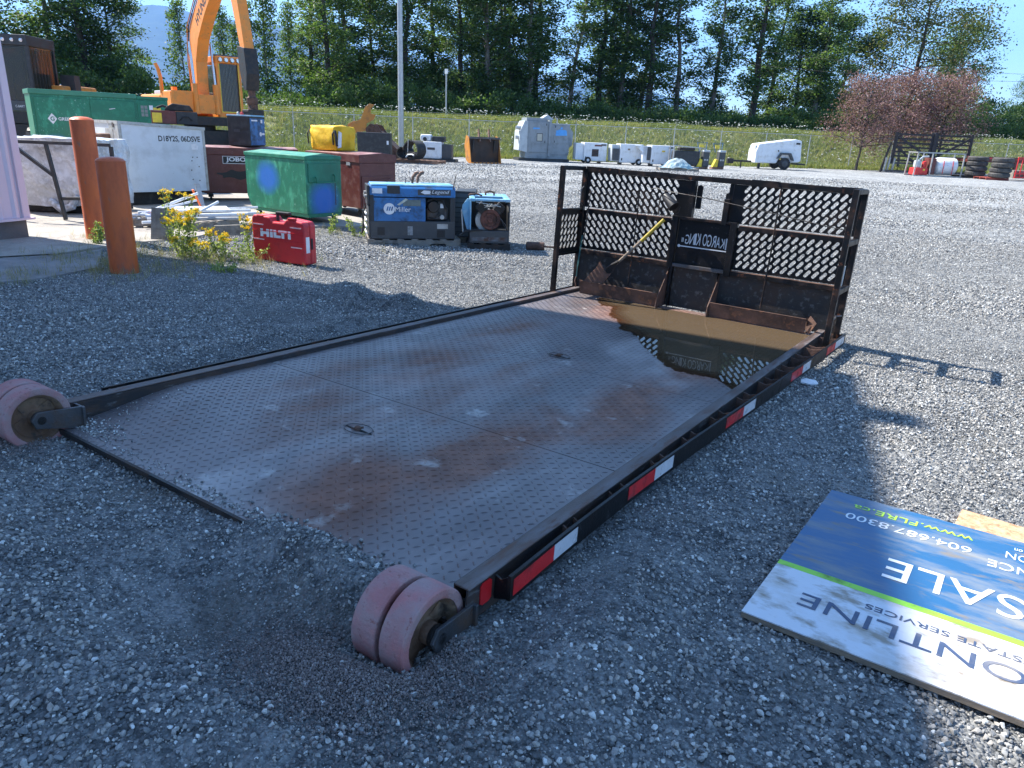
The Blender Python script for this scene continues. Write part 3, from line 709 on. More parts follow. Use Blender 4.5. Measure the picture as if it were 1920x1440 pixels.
# tail rollers: two wheels side by side on an arm
def roller(cx_out, cy, cz, arm_s=1, arm_to=(.13, .00)):
    for k in range(2):
        x1 = cx_out - k * .106; x0 = x1 - .088
        wh = MB(); rr = .139
        prof = [(.108, .0), (.118, -.003), (rr - .004, .0), (rr, .004), (rr, .084), (rr - .004, .088), (.118, .090), (.108, .086)]
        wh.lathe(prof, (x0, cy, cz), 'X', 44)
        wo = wh.build('roller_tread', m_poly, deck, smooth=True)
        hb = MB(); hb.lathe([(.030, .086), (.034, .080), (.034, .056), (.048, .050), (.075, .048), (.088, .052), (.100, .078), (.1078, .084), (.1078, .005), (.100, .010), (.088, .034), (.048, .038), (.034, .034), (.034, .010), (.030, .006), (.030, .088)], (x0, cy, cz), 'X', 36)
        for q in range(4):
            a = q * PI / 2 + .5
            hb.bar((x0 + .047, cy + .034 * math.cos(a), cz + .034 * math.sin(a)), (x0 + .047, cy + .100 * math.cos(a), cz + .100 * math.sin(a)), .058, .012, up=(1, 0, 0))
        hb.build('roller_hub', m_hub, wo, smooth=True)
    MB().tube([(cx_out - .215, cy, cz), (cx_out + .028, cy, cz)], .019, 12).lathe([(0, 0), (.034, 0), (.036, .004), (.036, .016), (.028, .02), (0, .02)], (cx_out - .003, cy, cz), 'X', 20).build('axle', m_darksteel, deck, smooth=True)
    ay, az = arm_to
    arm = MB()
    d = Vector((0, ay, az)); L_ = d.length; dy, dz = ay / L_, az / L_; ny_, nz_ = -dz, dy; hw = .046
    poly = [(cy + hw * ny_ * .8 - .02 * dy, cz + hw * nz_ * .8 - .02 * dz), (cy + ay + hw * ny_ * 1.1, cz + az + hw * nz_ * 1.1), (cy + ay - hw * ny_ * 1.1, cz + az - hw * nz_ * 1.1), (cy - hw * ny_ * .8 - .02 * dy, cz - hw * nz_ * .8 - .02 * dz), (cy - .042 * dy, cz - .042 * dz)]
    arm.prism(poly, cx_out + .016, cx_out + .028, 'X')
    arm.prism([(p[0] + .012, p[1]) for p in poly], cx_out - .232, cx_out - .220, 'X')
    arm.bb((cx_out - .232, cy + ay - .008, cz + az - .05), (cx_out + .040, cy + ay + .004, cz + az + .05))
    arm.build('roller_arm', m_greysteel, deck, bevel=.002)
roller(2.365, -.118, -.100, arm_to=(.150, -.012))
roller(.150, -.135, -.028, arm_to=(.175, -.028))

# ---- headboard
HB = 4.85
def post(x, y, name='headboard_post', z1=1.13, z0=-.09):
    MB().bb((x - .021, y - .021, z0), (x + .021, y + .021, z1)).build(name, m_blackrust, deck, bevel=.004)
post(.022, 4.43); post(.024, HB, z1=1.115); post(2.478, 4.43, z0=-.05); post(2.476, HB, z1=1.115)
for x in (.022, 2.478):
    MB().bb((x - .020, 4.452, 1.094), (x + .020, HB - .022, 1.131)).build('top_side_bar', m_black, deck, bevel=.003)
MB().bb((.0455, HB - .022, 1.086), (2.4545, HB + .020, 1.130)).build('top_rail', m_blackrust, deck, bevel=.004)
for (x0, x1) in ((.0, .36), (.70, .86), (1.60, 1.82), (2.30, 2.455)):       # doubled-up lengths on the top rail
    MB().bb((x0 + .046 if x0 < .1 else x0, HB - .0265, 1.082), (x1, HB - .0225, 1.1335)).bb((x0 + .046 if x0 < .1 else x0, HB - .026, 1.1305), (x1, HB + .022, 1.1340)).build('top_rail_sleeve', m_blackrust, deck)
for z in (.735, .37):
    MB().bb((2.461, 4.452, z - .02), (2.496, HB - .022, z + .02)).build('side_bar', m_black, deck, bevel=.003)
# slotted sheets
perf_mesh('slotted_panel', .047, 1.085, .765, 1.085, m_black, deck, HB, lean=-1, nx=14, ox=-.045)
perf_mesh('slotted_panel', .047, .965, .375, .735, m_black, deck, HB, lean=-1, nx=14)
perf_mesh('slotted_panel', 1.455, 2.455, .765, 1.085, m_black, deck, HB, lean=1, nx=14, ox=.035)
perf_mesh('slotted_panel', 1.535, 2.455, .375, .735, m_black, deck, HB, lean=1, nx=14)
perf_mesh('side_wing_panel', 4.452, HB - .022, .345, .735, m_black, deck, .018, lean=1, nx=5, nz=5, px=.068, plane='YZ')
MB().bb((.002, 4.452, .736), (.036, HB - .022, .752)).build('wing_frame', m_black, deck); MB().bb((.002, 4.452, .325), (.036, HB - .022, .344)).build('wing_frame', m_black, deck)
# shelves and rails in front of the sheets
def rail(x0, x1, z, m=m_rust, d=.05):
    mb = MB(); mb.mi = 0; mb.bb((x0, HB - .006 - d, z - .004), (x1, HB - .006, z)); mb.mi = 1; mb.bb((x0, HB - .0065 - d, z - .040), (x1, HB - .0005 - d, z - .0042)); mb.build('cross_rail', [m_rustpale, m_blackrust], deck)
rail(.10, .955, .755, m_rust, .045); rail(1.56, 2.44, .755, m_rust, .045)
rail(.06, .955, .370, m_rust, .030); rail(1.545, 2.45, .370, m_rustpale, .030)
# window edges
for x in (1.10, 1.440):
    MB().bb((x - .022, HB - .006, .74), (x + .014, HB + .055, 1.085)).build('window_jamb', m_black, deck, bevel=.003)
MB().prism([(1.115, .85), (1.165, .85), (1.165, 1.04), (1.14, 1.055), (1.115, 1.04)], HB + .056, HB + .062, 'Y').build('latch_plate', m_black, deck)
MB().prism([(1.375, .76), (1.425, .76), (1.425, 1.0), (1.40, 1.01), (1.375, 1.0)], HB + .056, HB + .062, 'Y').build('latch_plate', m_black, deck)
MB().bb((1.40, HB - .05, .745), (1.447, HB - .0065, .96)).build('latch_post', m_black, deck, bevel=.003)
# centre plate with name
MB().bb((1.015, HB - .010, .33), (1.495, HB - .004, .76)).build('centre_plate', m_black, deck)
for x in (.985, 1.512):
    MB().bb((x - .028, HB - .048, .315), (x + .028, HB + .01, .775)).build('centre_upright', m_black, deck, bevel=.004)
MB().bb((1.014, HB - .046, .752), (1.483, HB - .0105, .776)).build('centre_frame', m_blackrust, deck, bevel=.003)
MB().bb((1.014, HB - .046, .335), (1.483, HB - .0105, .366)).build('centre_frame', m_greysteel, deck, bevel=.003)
m_cut = mat('pale_cut_letters', (.62, .64, .66), .5)
nm = bpy.data.objects.new('name_lettering', None); COL.objects.link(nm); nm.parent = deck
# arched lettering, seen from the back so reading right to left
word = 'KARGO KING'; ws = [.062, .058, .058, .062, .066, .026, .060, .026, .066, .064]; tot = sum(ws); xx = 0
lets = MB()
for ch, wd in zip(word, ws):
    cx = (xx + wd / 2) / tot - .5; xx += wd
    if ch == ' ': continue
    hgt = .074 + .030 * (1 - 4 * cx * cx)
    o = text(ch, 1.0, m_cut, deck, (0, 0, 0), (PI / 2, 0, 0), mirror=True, thick=.0, name='lettering')
    bb_ = [v.co[:] for v in o.data.vertices]; xs = [b[0] for b in bb_]; zs = [b[1] for b in bb_]
    w_ = max(xs) - min(xs); h_ = max(zs) - min(zs)
    for v in o.data.vertices:
        v.co.x = (v.co.x - (max(xs) + min(xs)) / 2) / w_ * (wd * .60 if ch != 'I' else .016); v.co.y = (v.co.y - min(zs)) / h_ * hgt; v.co.z = 0
    X0 = 1.270; o.location = (X0 - cx * .36, HB - .0112, .545 - .03 * 0)
bpy.data.objects.remove(nm)
MB().bb((1.475 - .018, HB - .0116, .535), (1.475 - .007, HB - .0106, .632)).build('lettering', m_cut, deck)
for xq in (1.073, 1.062): MB().bb((xq - .0028, HB - .0116, .558), (xq + .0028, HB - .0106, .595)).build('lettering', m_cut, deck)
MB().bb((1.045, HB - .0116, .517), (1.47, HB - .0106, .526)).lathe([(0, 0), (.0135, 0), (.0135, .001), (0, .001)], (1.040, HB - .0116, .5215), 'Y', 16).build('underline_mark', m_cut, deck)
# lower solid sheet, gussets, angle shelves
MB().bb((.047, HB - .004, -.028), (2.455, HB + .002, .372)).build('lower_plate', mat('scuffed_black_plate', (.013, .013, .014), .5, 0, .3, 5, (.045, .028, .02), .4, 4, .2, 80, d2=(.08, .08, .08), d2_amt=.3, d2s=20), deck)
MB().bb((1.005, HB - .05, -.028), (1.02, HB - .0045, .33)).build('lower_stiffener', m_black, deck); MB().bb((1.425, HB - .05, -.028), (1.44, HB - .0045, .33)).build('lower_stiffener', m_black, deck)
for x in (.975, 1.445):
    MB().prism([(HB - .0045, .315), (HB - .0045, -.028), (4.625, -.028), (4.64, .06)], x - .004, x + .004, 'X').build('gusset', m_rust, deck)
def shelf(x0, x1):
    mb = MB(); y0 = 4.69
    mb.add([(x0, y0, -.028), (x1, y0, -.028), (x1, y0 - .035, .098), (x0, y0 - .035, .098), (x0, y0 + .006, -.028), (x1, y0 + .006, -.028), (x1, y0 - .029, .100), (x0, y0 - .029, .100)],
           [(0, 1, 2, 3), (7, 6, 5, 4), (0, 3, 7, 4), (1, 5, 6, 2), (3, 2, 6, 7), (0, 4, 5, 1)])
    mb.bb((x0, y0 + .0065, -.029), (x1, y0 + .05, -.022)); return mb.build('angle_shelf', m_rust, deck)
shelf(.17, .965); shelf(1.453, 2.26)
MB().prism([(4.70, -.028), (4.70, .03), (4.655, .115), (HB - .01, -.028)], 2.2615, 2.2675, 'X').build('gusset', m_rust, deck)
MB().bar((2.265, 4.70, .0), (2.315, 4.665, .10), .006, .09).build('bent_bracket', m_rust, deck)
# rods
for (x, zt, zb, r) in ((.622, 1.09, .10, .006), (1.855, 1.09, .10, .0075)):
    MB().tube([(x, HB - .062, zt), (x + .006, HB - .062, .62), (x, HB - .075, zb)], r, 7).build('lacing_rod', m_blackrust, deck, smooth=True)
MB().tube([(.125, HB - .055, .93), (.12, HB - .055, .74), (.10, HB - .055, .42)], .006, 7).build('lacing_rod', m_darksteel, deck, smooth=True)
# bent wire rod from lamp to the right post
MB().tube([(.73, 4.78, .985), (.80, 4.74, 1.00), (.89, 4.70, .985), (1.3, 4.68, .955), (1.9, 4.66, .885), (2.30, 4.62, .835), (2.42, 4.62, .825), (2.455, 4.70, .87)], .0042, 6).build('wire_rod', m_darksteel, deck, smooth=True)
for x in (1.50, .80):
    pass
lp = MB().tube([(.835, 4.78, .775), (.828, 4.78, .85), (.835, 4.775, .925), (.85, 4.77, .955)], .006, 6).tube([(.86, 4.77, .77), (.95, 4.77, .765), (1.02, 4.775, .81), (1.03, 4.775, .86)], .004, 6).build('lamp_bracket', m_darksteel, deck, smooth=True)
wl = MB(); a = Vector((.875, 4.77, .945)); b_ = Vector((.985, 4.74, .855)); wl.tube([a, a.lerp(b_, .12), b_], [.026, .036, .050], 16)
wl.build('work_lamp', m_decalblack, deck, smooth=True)
# left post loop and strap
MB().tube([(.035, 4.825, .78), (.033, 4.79, .80), (.033, 4.79, .93), (.035, 4.825, .95)], .006, 6).build('loop_handle', m_greysteel, deck, smooth=True)
MB().bar((.075, 4.815, .50), (.060, 4.80, .20), .016, .003, up=(0, 1, 0)).bar((.060, 4.80, .20), (.058, 4.80, .10), .010, .003, up=(0, 1, 0)).build('green_strap', mat('green_webbing', (.03, .10, .10), .8), deck)
MB().tube([(.058, 4.80, .10), (.052, 4.79, .06), (.065, 4.79, .03), (.06, 4.80, -.01)], .006, 6).build('strap_hook', m_rust, deck, smooth=True)
# right side: hooks near the foot
MB().tube([(2.43, 4.60, .0), (2.45, 4.62, .03), (2.45, 4.62, .11), (2.475, 4.66, .15)], .006, 6).tube([(2.46, 4.70, .15), (2.49, 4.80, .145)], .006, 6).build('side_hook', m_greysteel, deck, smooth=True)
MB().bb((2.4605, 4.56, .38), (2.4655, 4.62, .62)).bb((2.461, 4.64, .40), (2.466, 4.70, .55)).build('side_sticker', mat('worn_sticker', (.40, .42, .43), .6, 0, .2, 20), deck)
deck_gravel()

# shovel resting in the shelf
sh = thing('shovel', 'flat rusty shovel with a half yellow wooden handle leaning on the slotted headboard', 'shovel', mat=DECK)
A = Vector((.52, 4.70, .30)); B = Vector((.895, 4.775, .735)); K = Vector((.72, 4.74, .528))
MB().tube([A, A.lerp(K, .5), K], [.013, .014, .015], 10).build('wooden_handle', m_wood, sh, smooth=True)
MB().tube([K, B], [.0165, .0165], 10).build('yellow_grip', mat('yellow_handle_paint', (.42, .32, .03), .6, 0, .15, 20, (.22, .17, .07), .45, 20), sh, smooth=True)
MB().tube([A + Vector((-.10, -.012, -.06)), A + Vector((-.05, -.006, -.02)), A + Vector((.02, 0, .02))], [.006, .010, .017], 8).tube([A + Vector((-.035, -.005, -.085)), A + Vector((-.02, -.004, -.045)), A + Vector((.01, 0, .01))], .007, 6).build('socket', m_darksteel, sh, smooth=True)
mb = MB(); bl = [(-.035, .0), (.045, .165), (.135, .04), (.105, .0), (.02, -.095)]
bl = [(.36, .305), (.335, .25), (.215, .10), (.40, .085), (.49, .205), (.44, .20), (.385, .27)]
mb.prism(bl, 4.672, 4.676, 'Y'); mb.build('blade', mat('rusty_blade', (.16, .075, .045), .65, 0, .3, 10, (.08, .05, .04), .5, 8), sh, bevel=.001)

# pool of rain water standing at the headboard end
mwat = bpy.data.materials.new('muddy_water'); mwat.use_nodes = True; nt = mwat.node_tree; nt.nodes.clear(); N = nt.nodes; L = nt.links
_o = N.new('ShaderNodeOutputMaterial'); _d = N.new('ShaderNodeBsdfDiffuse'); _t = N.new('ShaderNodeBsdfTransparent'); _g = N.new('ShaderNodeBsdfGlossy'); _f = N.new('ShaderNodeFresnel')
_a = N.new('ShaderNodeAttribute'); _a.attribute_name = 'depth'; _m1 = N.new('ShaderNodeMixShader'); _m2 = N.new('ShaderNodeMixShader')
_d.inputs[0].default_value = (.120, .086, .052, 1); _t.inputs[0].default_value = (.62, .50, .36, 1); _g.inputs['Roughness'].default_value = .012; _f.inputs[0].default_value = 1.36
_n = N.new('ShaderNodeTexNoise'); _n.inputs['Scale'].default_value = 3; _n.inputs['Detail'].default_value = 6; _q = N.new('ShaderNodeMath'); _q.operation = 'MULTIPLY_ADD'; _q.inputs[1].default_value = .28; L.new(_n.outputs[0], _q.inputs[0])
_p = N.new('ShaderNodeMapRange'); _p.inputs[1].default_value = 0; _p.inputs[2].default_value = 1; _p.inputs[3].default_value = -.10; _p.inputs[4].default_value = .56; L.new(_a.outputs['Fac'], _p.inputs[0]); L.new(_p.outputs[0], _q.inputs[2])
L.new(_q.outputs[0], _m1.inputs[0]); L.new(_t.outputs[0], _m1.inputs[1]); L.new(_d.outputs[0], _m1.inputs[2])
L.new(_f.outputs[0], _m2.inputs[0]); L.new(_m1.outputs[0], _m2.inputs[1]); L.new(_g.outputs[0], _m2.inputs[2]); L.new(_m2.outputs[0], _o.inputs[0])
shore = [(.41, 4.66), (.41, 4.60), (.50, 4.42), (.60, 4.31), (.70, 4.34), (.75, 4.2), (.82, 4.03), (.98, 3.87), (1.07, 3.72), (1.14, 3.59), (1.27, 3.55), (1.37, 3.47), (1.43, 3.33), (1.52, 3.18), (1.67, 3.04), (1.79, 2.88), (1.92, 2.80), (2.04, 2.83), (2.14, 2.85), (2.25, 2.76), (2.36, 2.58), (2.5, 2.5), (2.5, 4.8), (.41, 4.8)]
g = .016; X = np.arange(.36, 2.334, g); Y = np.arange(2.45, 4.662, g); X = np.append(X[X < 2.327], 2.3268)
gx, gy = np.meshgrid(X, Y, indexing='ij'); wx = gx.copy(); wy = gy.copy()
for i_ in range(gx.shape[0]):
    for j_ in range(gx.shape[1]):
        v = Vector((gx[i_, j_] * 7, gy[i_, j_] * 7, 0)); wx[i_, j_] += mnoise.noise(v) * .030 + mnoise.noise(v * 3) * .010; wy[i_, j_] += mnoise.noise(v + Vector((9, 3, 1))) * .030 + mnoise.noise(v * 3 + Vector((5, 1, 1))) * .010
ins = inpoly(wx, wy, shore); dist = np.full(gx.shape, 9.0)
for i_ in range(len(shore) - 4):
    a_ = np.array(shore[i_]); b_ = np.array(shore[i_ + 1]); ab = b_ - a_; t = np.clip(((wx - a_[0]) * ab[0] + (wy - a_[1]) * ab[1]) / (ab @ ab), 0, 1)
    dist = np.minimum(dist, np.hypot(wx - a_[0] - t * ab[0], wy - a_[1] - t * ab[1]))
sd = np.where(ins, dist, -dist); V = []; Fq = []; ids = -np.ones(gx.shape, int); DD = []
keep = sd > -.012
for i_ in range(gx.shape[0]):
    for j_ in range(gx.shape[1]):
        if keep[i_, j_]: ids[i_, j_] = len(V); V.append((gx[i_, j_], gy[i_, j_], 0 if sd[i_, j_] > 0 else -.0024)); DD.append(float(np.clip(sd[i_, j_] / .16, 0, 1)))
for i_ in range(gx.shape[0] - 1):
    for j_ in range(gx.shape[1] - 1):
        q = (ids[i_, j_], ids[i_ + 1, j_], ids[i_ + 1, j_ + 1], ids[i_, j_ + 1])
        if min(q) >= 0: Fq.append(q)
me = bpy.data.meshes.new('water_puddle'); me.from_pydata(V, [], Fq); at_ = me.attributes.new('depth', 'FLOAT', 'POINT'); at_.data.foreach_set('value', DD); me.materials.append(mwat)
me.polygons.foreach_set('use_smooth', [True] * len(me.polygons))
level = (DM.transposed() @ Vector((0, 0, 1))).normalized(); me.normals_split_custom_set_from_vertices([tuple(level)] * len(me.vertices))
wo = bpy.data.objects.new('water_puddle', me); COL.objects.link(wo); wo.matrix_world = DECK @ Matrix.Translation((0, 0, -.0268)); wo['kind'] = 'structure'

# ================================================================== sign board lying on the gravel
SW, SH = 2.44, 1.14
sg = thing('sign_board', 'dirty blue and white sale sign lying face up on the gravel', 'sign', (SIGN_O.x, SIGN_O.y, gz(3.1, .7) + .034), SIGN_A)
sg.rotation_euler = (R(-1.2), R(-.6), SIGN_A)
m_sblue = mat('blue_sign_print', (.022, .105, .235), .42, 0, .05, 2, (.24, .25, .25), .44, 2.6, .05, 20, stretch=(.7, 2.4, 1), d2=(.20, .17, .13), d2_amt=.26, d2s=7)
m_swhite = mat('white_sign_print', (.62, .63, .66), .40, 0, .04, 2, (.45, .40, .34), .42, 3.4, .05, 20, stretch=(1, 1.8, 1), d2=(.24, .19, .13), d2_amt=.48, d2s=6)
m_slime = mat('lime_sign_print', (.27, .62, .04), .4, 0, .05, 2, (.12, .22, .04), .3, 8)
m_sink = mat('navy_sign_print', (.05, .075, .14), .5, 0, .1, 4, (.20, .20, .22), .4, 7)
m_slet = mat('white_sign_lettering', (.70, .72, .74), .4, 0, .05, 4, (.40, .44, .50), .3, 6)
MB().bb((0, 0, -.022), (SW, SH, -.0045)).build('backing_board', m_wood, sg)
MB().bb((0, 0, -.004), (SW, .365, 0)).build('white_field', m_swhite, sg)
MB().bb((0, .3655, -.004), (SW, .398, .0003)).build('lime_stripe', m_slime, sg)
MB().bb((0, .3985, -.004), (SW, SH, 0)).build('blue_field', m_sblue, sg)
def st(body, u_start, vc, width, cap, m, nm='lettering'):
    """upside-down lettering: starts at the far right (u_start) and runs to the left"""
    o = text(body, 1.0, m, sg, (u_start, vc, .0014), (0, 0, PI), thick=.0004, align='LEFT', name=nm)
    fit(o, width, cap); return o
def fit(o, width, cap):
    n = len(o.data.vertices); c = np.empty(n * 3); o.data.vertices.foreach_get('co', c); c = c.reshape(-1, 3)
    x0, x1, y0, y1 = c[:, 0].min(), c[:, 0].max(), c[:, 1].min(), c[:, 1].max()
    c[:, 0] = (c[:, 0] - x0) / (x1 - x0) * width; c[:, 1] = (c[:, 1] - (y0 + y1) / 2) / (y1 - y0) * cap
    o.data.vertices.foreach_set('co', c.ravel()); o.data.update()
st('SALE', .722, .590, .413, .155, m_slet)
st('604.687.8300', .545, .925, .440, .056, m_slet)
st('www.FLRE.ca', .542, 1.030, .430, .046, mat('lime_lettering', (.42, .70, .05), .4))
st('FRONTLINE', .900, .190, .775, .083, m_sink)
st('REAL ESTATE SERVICES', .905, .285, .600, .030, m_sink)
st('NCE', .735, .875, .135, .058, m_slet); st('ON', .725, .985, .075, .055, m_slet); st('on', .70, 1.055, .026, .020, m_slet)
ob = thing('strand_board', 'bare orange strand board sticking out from under the blue sign', 'board', (3.52, 1.42, gz(3.6, 1.8) + .008), R(-6))
MB().bb((0, 0, -.006), (1.1, .52, .006)).build('board_sheet', m_osb, ob)
# ================================================================== building on the left
BA = Vector((-6.42, 2.86, 0)); BD = Vector((.236, -.9717, 0)); BN = Vector((.9717, .236, 0)); BH = 10.3
bang = math.atan2(BD.y, BD.x)
b0 = gz(BA.x, BA.y)
bl = thing('metal_clad_building', 'tall pale pink ribbed metal building at the left edge standing on a dark concrete footing', 'building', (BA.x, BA.y, b0), bang)
# local frame: x along the yard side, y away to the right hand of it (towards the yard)
m_clad = mat('pale_pink_cladding', (.72, .58, .62), .5, 0, .05, .6, (.60, .52, .55), .4, 1.4, .05, 20, stretch=(1, 1, .2))
m_foot = mat('dark_footing_concrete', (.13, .125, .12), .9, 0, .15, 4, bump=.3)
YS = 1 if (Matrix.Rotation(bang, 3, 'Z') @ Vector((0, 1, 0))).dot(BN) > 0 else -1
def bb2(mb, a, c): return mb.bb((a[0], a[1] * YS, a[2]), (c[0], c[1] * YS, c[2]))
bb2(MB(), (.02, -12, -.3), (16, -.03, .235)).build('footing', m_foot, bl)
bb2(MB(), (0, -12, .26), (16, -.02, BH - .05)).build('wall', m_clad, bl)
mb = MB(); bb2(mb, (-.012, -.0195, .26), (.075, .012, BH - .06)); bb2(mb, (-.012, -.25, .26), (-.0005, -.0195, BH - .06)); mb.build('corner_trim', m_clad, bl)
for i in range(70):
    x = .095 + i * .20
    mb = MB()
    if x > 15.8: break
    mb.add([(x, YS * -.0195, .26), (x + .03, YS * .006, .26), (x + .065, YS * .006, .26), (x + .095, YS * -.0195, .26), (x, YS * -.0195, BH - .06), (x + .03, YS * .006, BH - .06), (x + .065, YS * .006, BH - .06), (x + .095, YS * -.0195, BH - .06)],
           [(0, 1, 5, 4), (1, 2, 6, 5), (2, 3, 7, 6), (0, 3, 2, 1), (4, 5, 6, 7)])
    mb.build('cladding_rib', m_clad, bl)
bb2(MB(), (-.05, -12.03, .236), (16, .045, .2595)).build('drip_flashing', m_clad, bl)
bb2(MB(), (-.0, -12, BH - .05), (16, .0, BH)).build('roof', m_galv, bl)
rv = bb2(MB(), (.75, -.40, BH + .001), (1.02, -.02, BH + .36)).build('roof_vent', m_galv, bl)
bb2(MB(), (5.0, -.0195, .26), (7.4, .03, 3.2)).build('roller_door', m_galv, bl)

# concrete slabs
def slab(name, poly, lift, m):
    bm = bmesh.new(); vs = [bm.verts.new((p[0], p[1], gz(p[0], p[1]) + lift)) for p in poly]; f = bm.faces.new(vs)
    r = bmesh.ops.triangulate(bm, faces=[f]); ex = bmesh.ops.extrude_face_region(bm, geom=list(bm.faces))
    for v in [g for g in ex['geom'] if isinstance(g, bmesh.types.BMVert)]: v.co.z -= .15
    bmesh.ops.recalc_face_normals(bm, faces=bm.faces)
    me = bpy.data.meshes.new(name); bm.to_mesh(me); bm.free(); me.materials.append(m)
    o = bpy.data.objects.new(name, me); COL.objects.link(o); o['kind'] = 'structure'; return o
def ragged(poly, amp=.02, st=.18):
    out = []
    for i in range(len(poly)):
        a = Vector(poly[i]); b = Vector(poly[(i + 1) % len(poly)]); k = max(1, int((b - a).length / st))
        for j in range(k):
            p = a.lerp(b, j / k); q = mnoise.noise(Vector((p.x * 3, p.y * 3, 1))) * amp
            out.append((p.x + q, p.y - q))
    return out
m_concdark = mat('stained_concrete', (.25, .24, .235), .9, 0, .14, 2.5, (.16, .155, .15), .5, 1.8, .25, 45, d2=(.30, .27, .24), d2_amt=.4, d2s=20)
slab('concrete_slab_front', ragged(SLAB_F), .016, m_concdark)
slab('concrete_slab', ragged(SLAB_R), .030, m_conc)

# bollards
def bollard(x, y, h, r, label):
    z = gz(x, y); t = thing('bollard', label, 'bollard', (x, y, z - .05), 0, 'orange steel bollards by the building')
    MB().lathe([(r, 0), (r, h + .05)] , (0, 0, 0), 'Z', 40).build('post_pipe', m_orange, t, smooth=True)
    MB().lathe([(r + .0015, h + .045), (r + .0015, h + .052), (r * .85, h + .072), (r * .5, h + .086), (0.001, h + .090)], (0, 0, 0), 'Z', 40).build('cap', m_orange, t, smooth=True)
bollard(-5.80, 3.33, 1.40, .128, 'taller orange steel bollard standing behind the shorter one')
bollard(-3.49, 2.33, 1.03, .125, 'shorter orange steel bollard standing nearer in the shaded gravel')

# ------------------------------------------------------------------ red case
hz = thing('tool_case', 'red plastic power tool case standing upright on the gravel behind the weeds', 'tool case', (-3.47, 3.813, gz(-3.1, 3.9) + .012), R(7.3))
Lc, Dc, Hc = .74, .185, .47
prof = [(0, 0), (.74, 0), (.74, .42), (.715, .455), (.50, .475), (.455, .430), (.30, .430), (.26, .480), (.03, .490), (0, .455)]
MB().prism(prof, 0, Dc / 2 - .003, 'Y').build('case_shell', m_red, hz, bevel=.016)
MB().prism(prof, Dc / 2 + .003, Dc, 'Y').build('case_shell', m_red, hz, bevel=.016)
MB().prism([(x * .985 + .005, z * .985 + .003) for x, z in prof], Dc / 2 - .0028, Dc / 2 + .0028, 'Y').build('seam_strip', m_redp, hz)
MB().bb((.285, .075, .435), (.305, .115, .505)).bb((.455, .075, .435), (.475, .115, .500)).bb((.285, .07, .5052), (.475, .12, .535)).build('handle', m_rubber, hz, bevel=.008)
for x in (.08, .52): MB().bb((x, -.004, .468), (x + .085, .05, .490)).build('latch', m_redp, hz, bevel=.004)
for (x, z) in ((.02, .385), (.55, .385), (.02, .225), (.55, .175)):
    MB().bb((x, -.006, z), (x + .15, .002, z + .012)).build('moulded_rib', mat('pale_edge_wear', (.70, .45, .45), .5) if (x, z) == (.02, .385) else bpy.data.materials['pale_edge_wear'], hz)
MB().bb((.01, -.0065, .325), (.73, .001, .331)).build('moulded_line', m_red, hz); MB().bb((.34, -.0065, .232), (.73, .001, .238)).build('moulded_line', m_red, hz)
def poly_letters(shapes, w, h, m, parent, y, x0, z0, nm='lettering', th=.0012):
    """letters from rectangles on a plane facing -y"""
    for sh_ in shapes:
        mb = MB()
        for (a, b, c, d) in sh_: mb.bb((x0 + a * w, y - th, z0 + b * h), (x0 + c * w, y, z0 + d * h))
        mb.build(nm, m, parent)
for pl_ in ([(0, 0), (.09, 0), (.09, .33), (.20, .33), (.20, 0), (.29, 0), (.29, 1), (.20, 1), (.20, .66), (.09, .66), (.09, 1), (0, 1)], [(.32, 0), (.41, 0), (.41, 1), (.32, 1)], [(.44, 0), (.67, 0), (.67, .33), (.53, .33), (.53, 1), (.44, 1)], [(.60, .68), (.70, .68), (.70, 0), (.79, 0), (.79, .68), (.88, .68), (.88, 1), (.60, 1)], [(.91, 0), (1, 0), (1, 1), (.91, 1)]):
    MB().prism([(.12 + a * .43, .262 + b * .085) for a, b in pl_], -.0016, -.0002, 'Y').build('lettering', m_decal, hz)
MB().bb((Lc, .02, .13), (Lc + .003, .075, .30)).build('sticker', m_decal, hz); MB().bb((Lc, .10, .16), (Lc + .006, .125, .28)).build('side_latch', m_rubber, hz)

# ------------------------------------------------------------------ pallets
def pallet(name, label, loc, rz, L_, W_, m=None, n=7, group=None, notch=True, h=.10):
    t = thing(name, label, 'pallet', loc, rz, group); m = m or m_woodg
    for y in (0, W_ / 2 - .02, W_ - .04):
        if notch:
            pr = [(0, 0), (L_ * .14, 0), (L_ * .17, h * .38), (L_ * .32, h * .38), (L_ * .35, 0), (L_ * .65, 0), (L_ * .68, h * .38), (L_ * .83, h * .38), (L_ * .86, 0), (L_, 0), (L_, h - .018), (0, h - .018)]
            MB().prism(pr, y, y + .04, 'Y').build('stringer', m, t)
        else: MB().bb((0, y, 0), (L_, y + .04, h - .018)).build('stringer', m, t)
    for i in range(n):
        x = i * (L_ - .09) / (n - 1)
        MB().bb((x, -.005, h - .0175), (x + .09, W_ + .005, h)).build('deck_board', m, t)
    return t

# engine driven welder, blue and charcoal
mz = gz(-3.2, 6.3)
pallet('pallet', 'weathered wooden pallet under the blue lettered welder', (-3.663, 5.818, mz - .005), R(46.5), 1.27, .62)
ml = thing('engine_welder', 'blue and charcoal engine driven welder with open side on a pallet, two curved exhausts', 'welder', (-3.640, 5.850, mz + .097), R(47.5))
LW, DW, HW = 1.155, .52, .72
MB().bb((0, 0, 0), (LW, DW, .235)).build('base_cabinet', m_dgrey, ml, bevel=.006)
MB().bb((.0, .0, .2355), (.05, .05, .58)).build('corner_post', m_dark, ml); MB().bb((LW - .07, .0, .2355), (LW, .05, .555)).build('corner_post', m_dark, ml)
MB().bb((0.01, .30, .2355), (LW - .01, DW, .555)).build('inner_cabinet', m_darksteel, ml)
MB().bb((.05, .004, .2355), (.745, .020, .545)).build('side_door', m_blue, ml, bevel=.004)
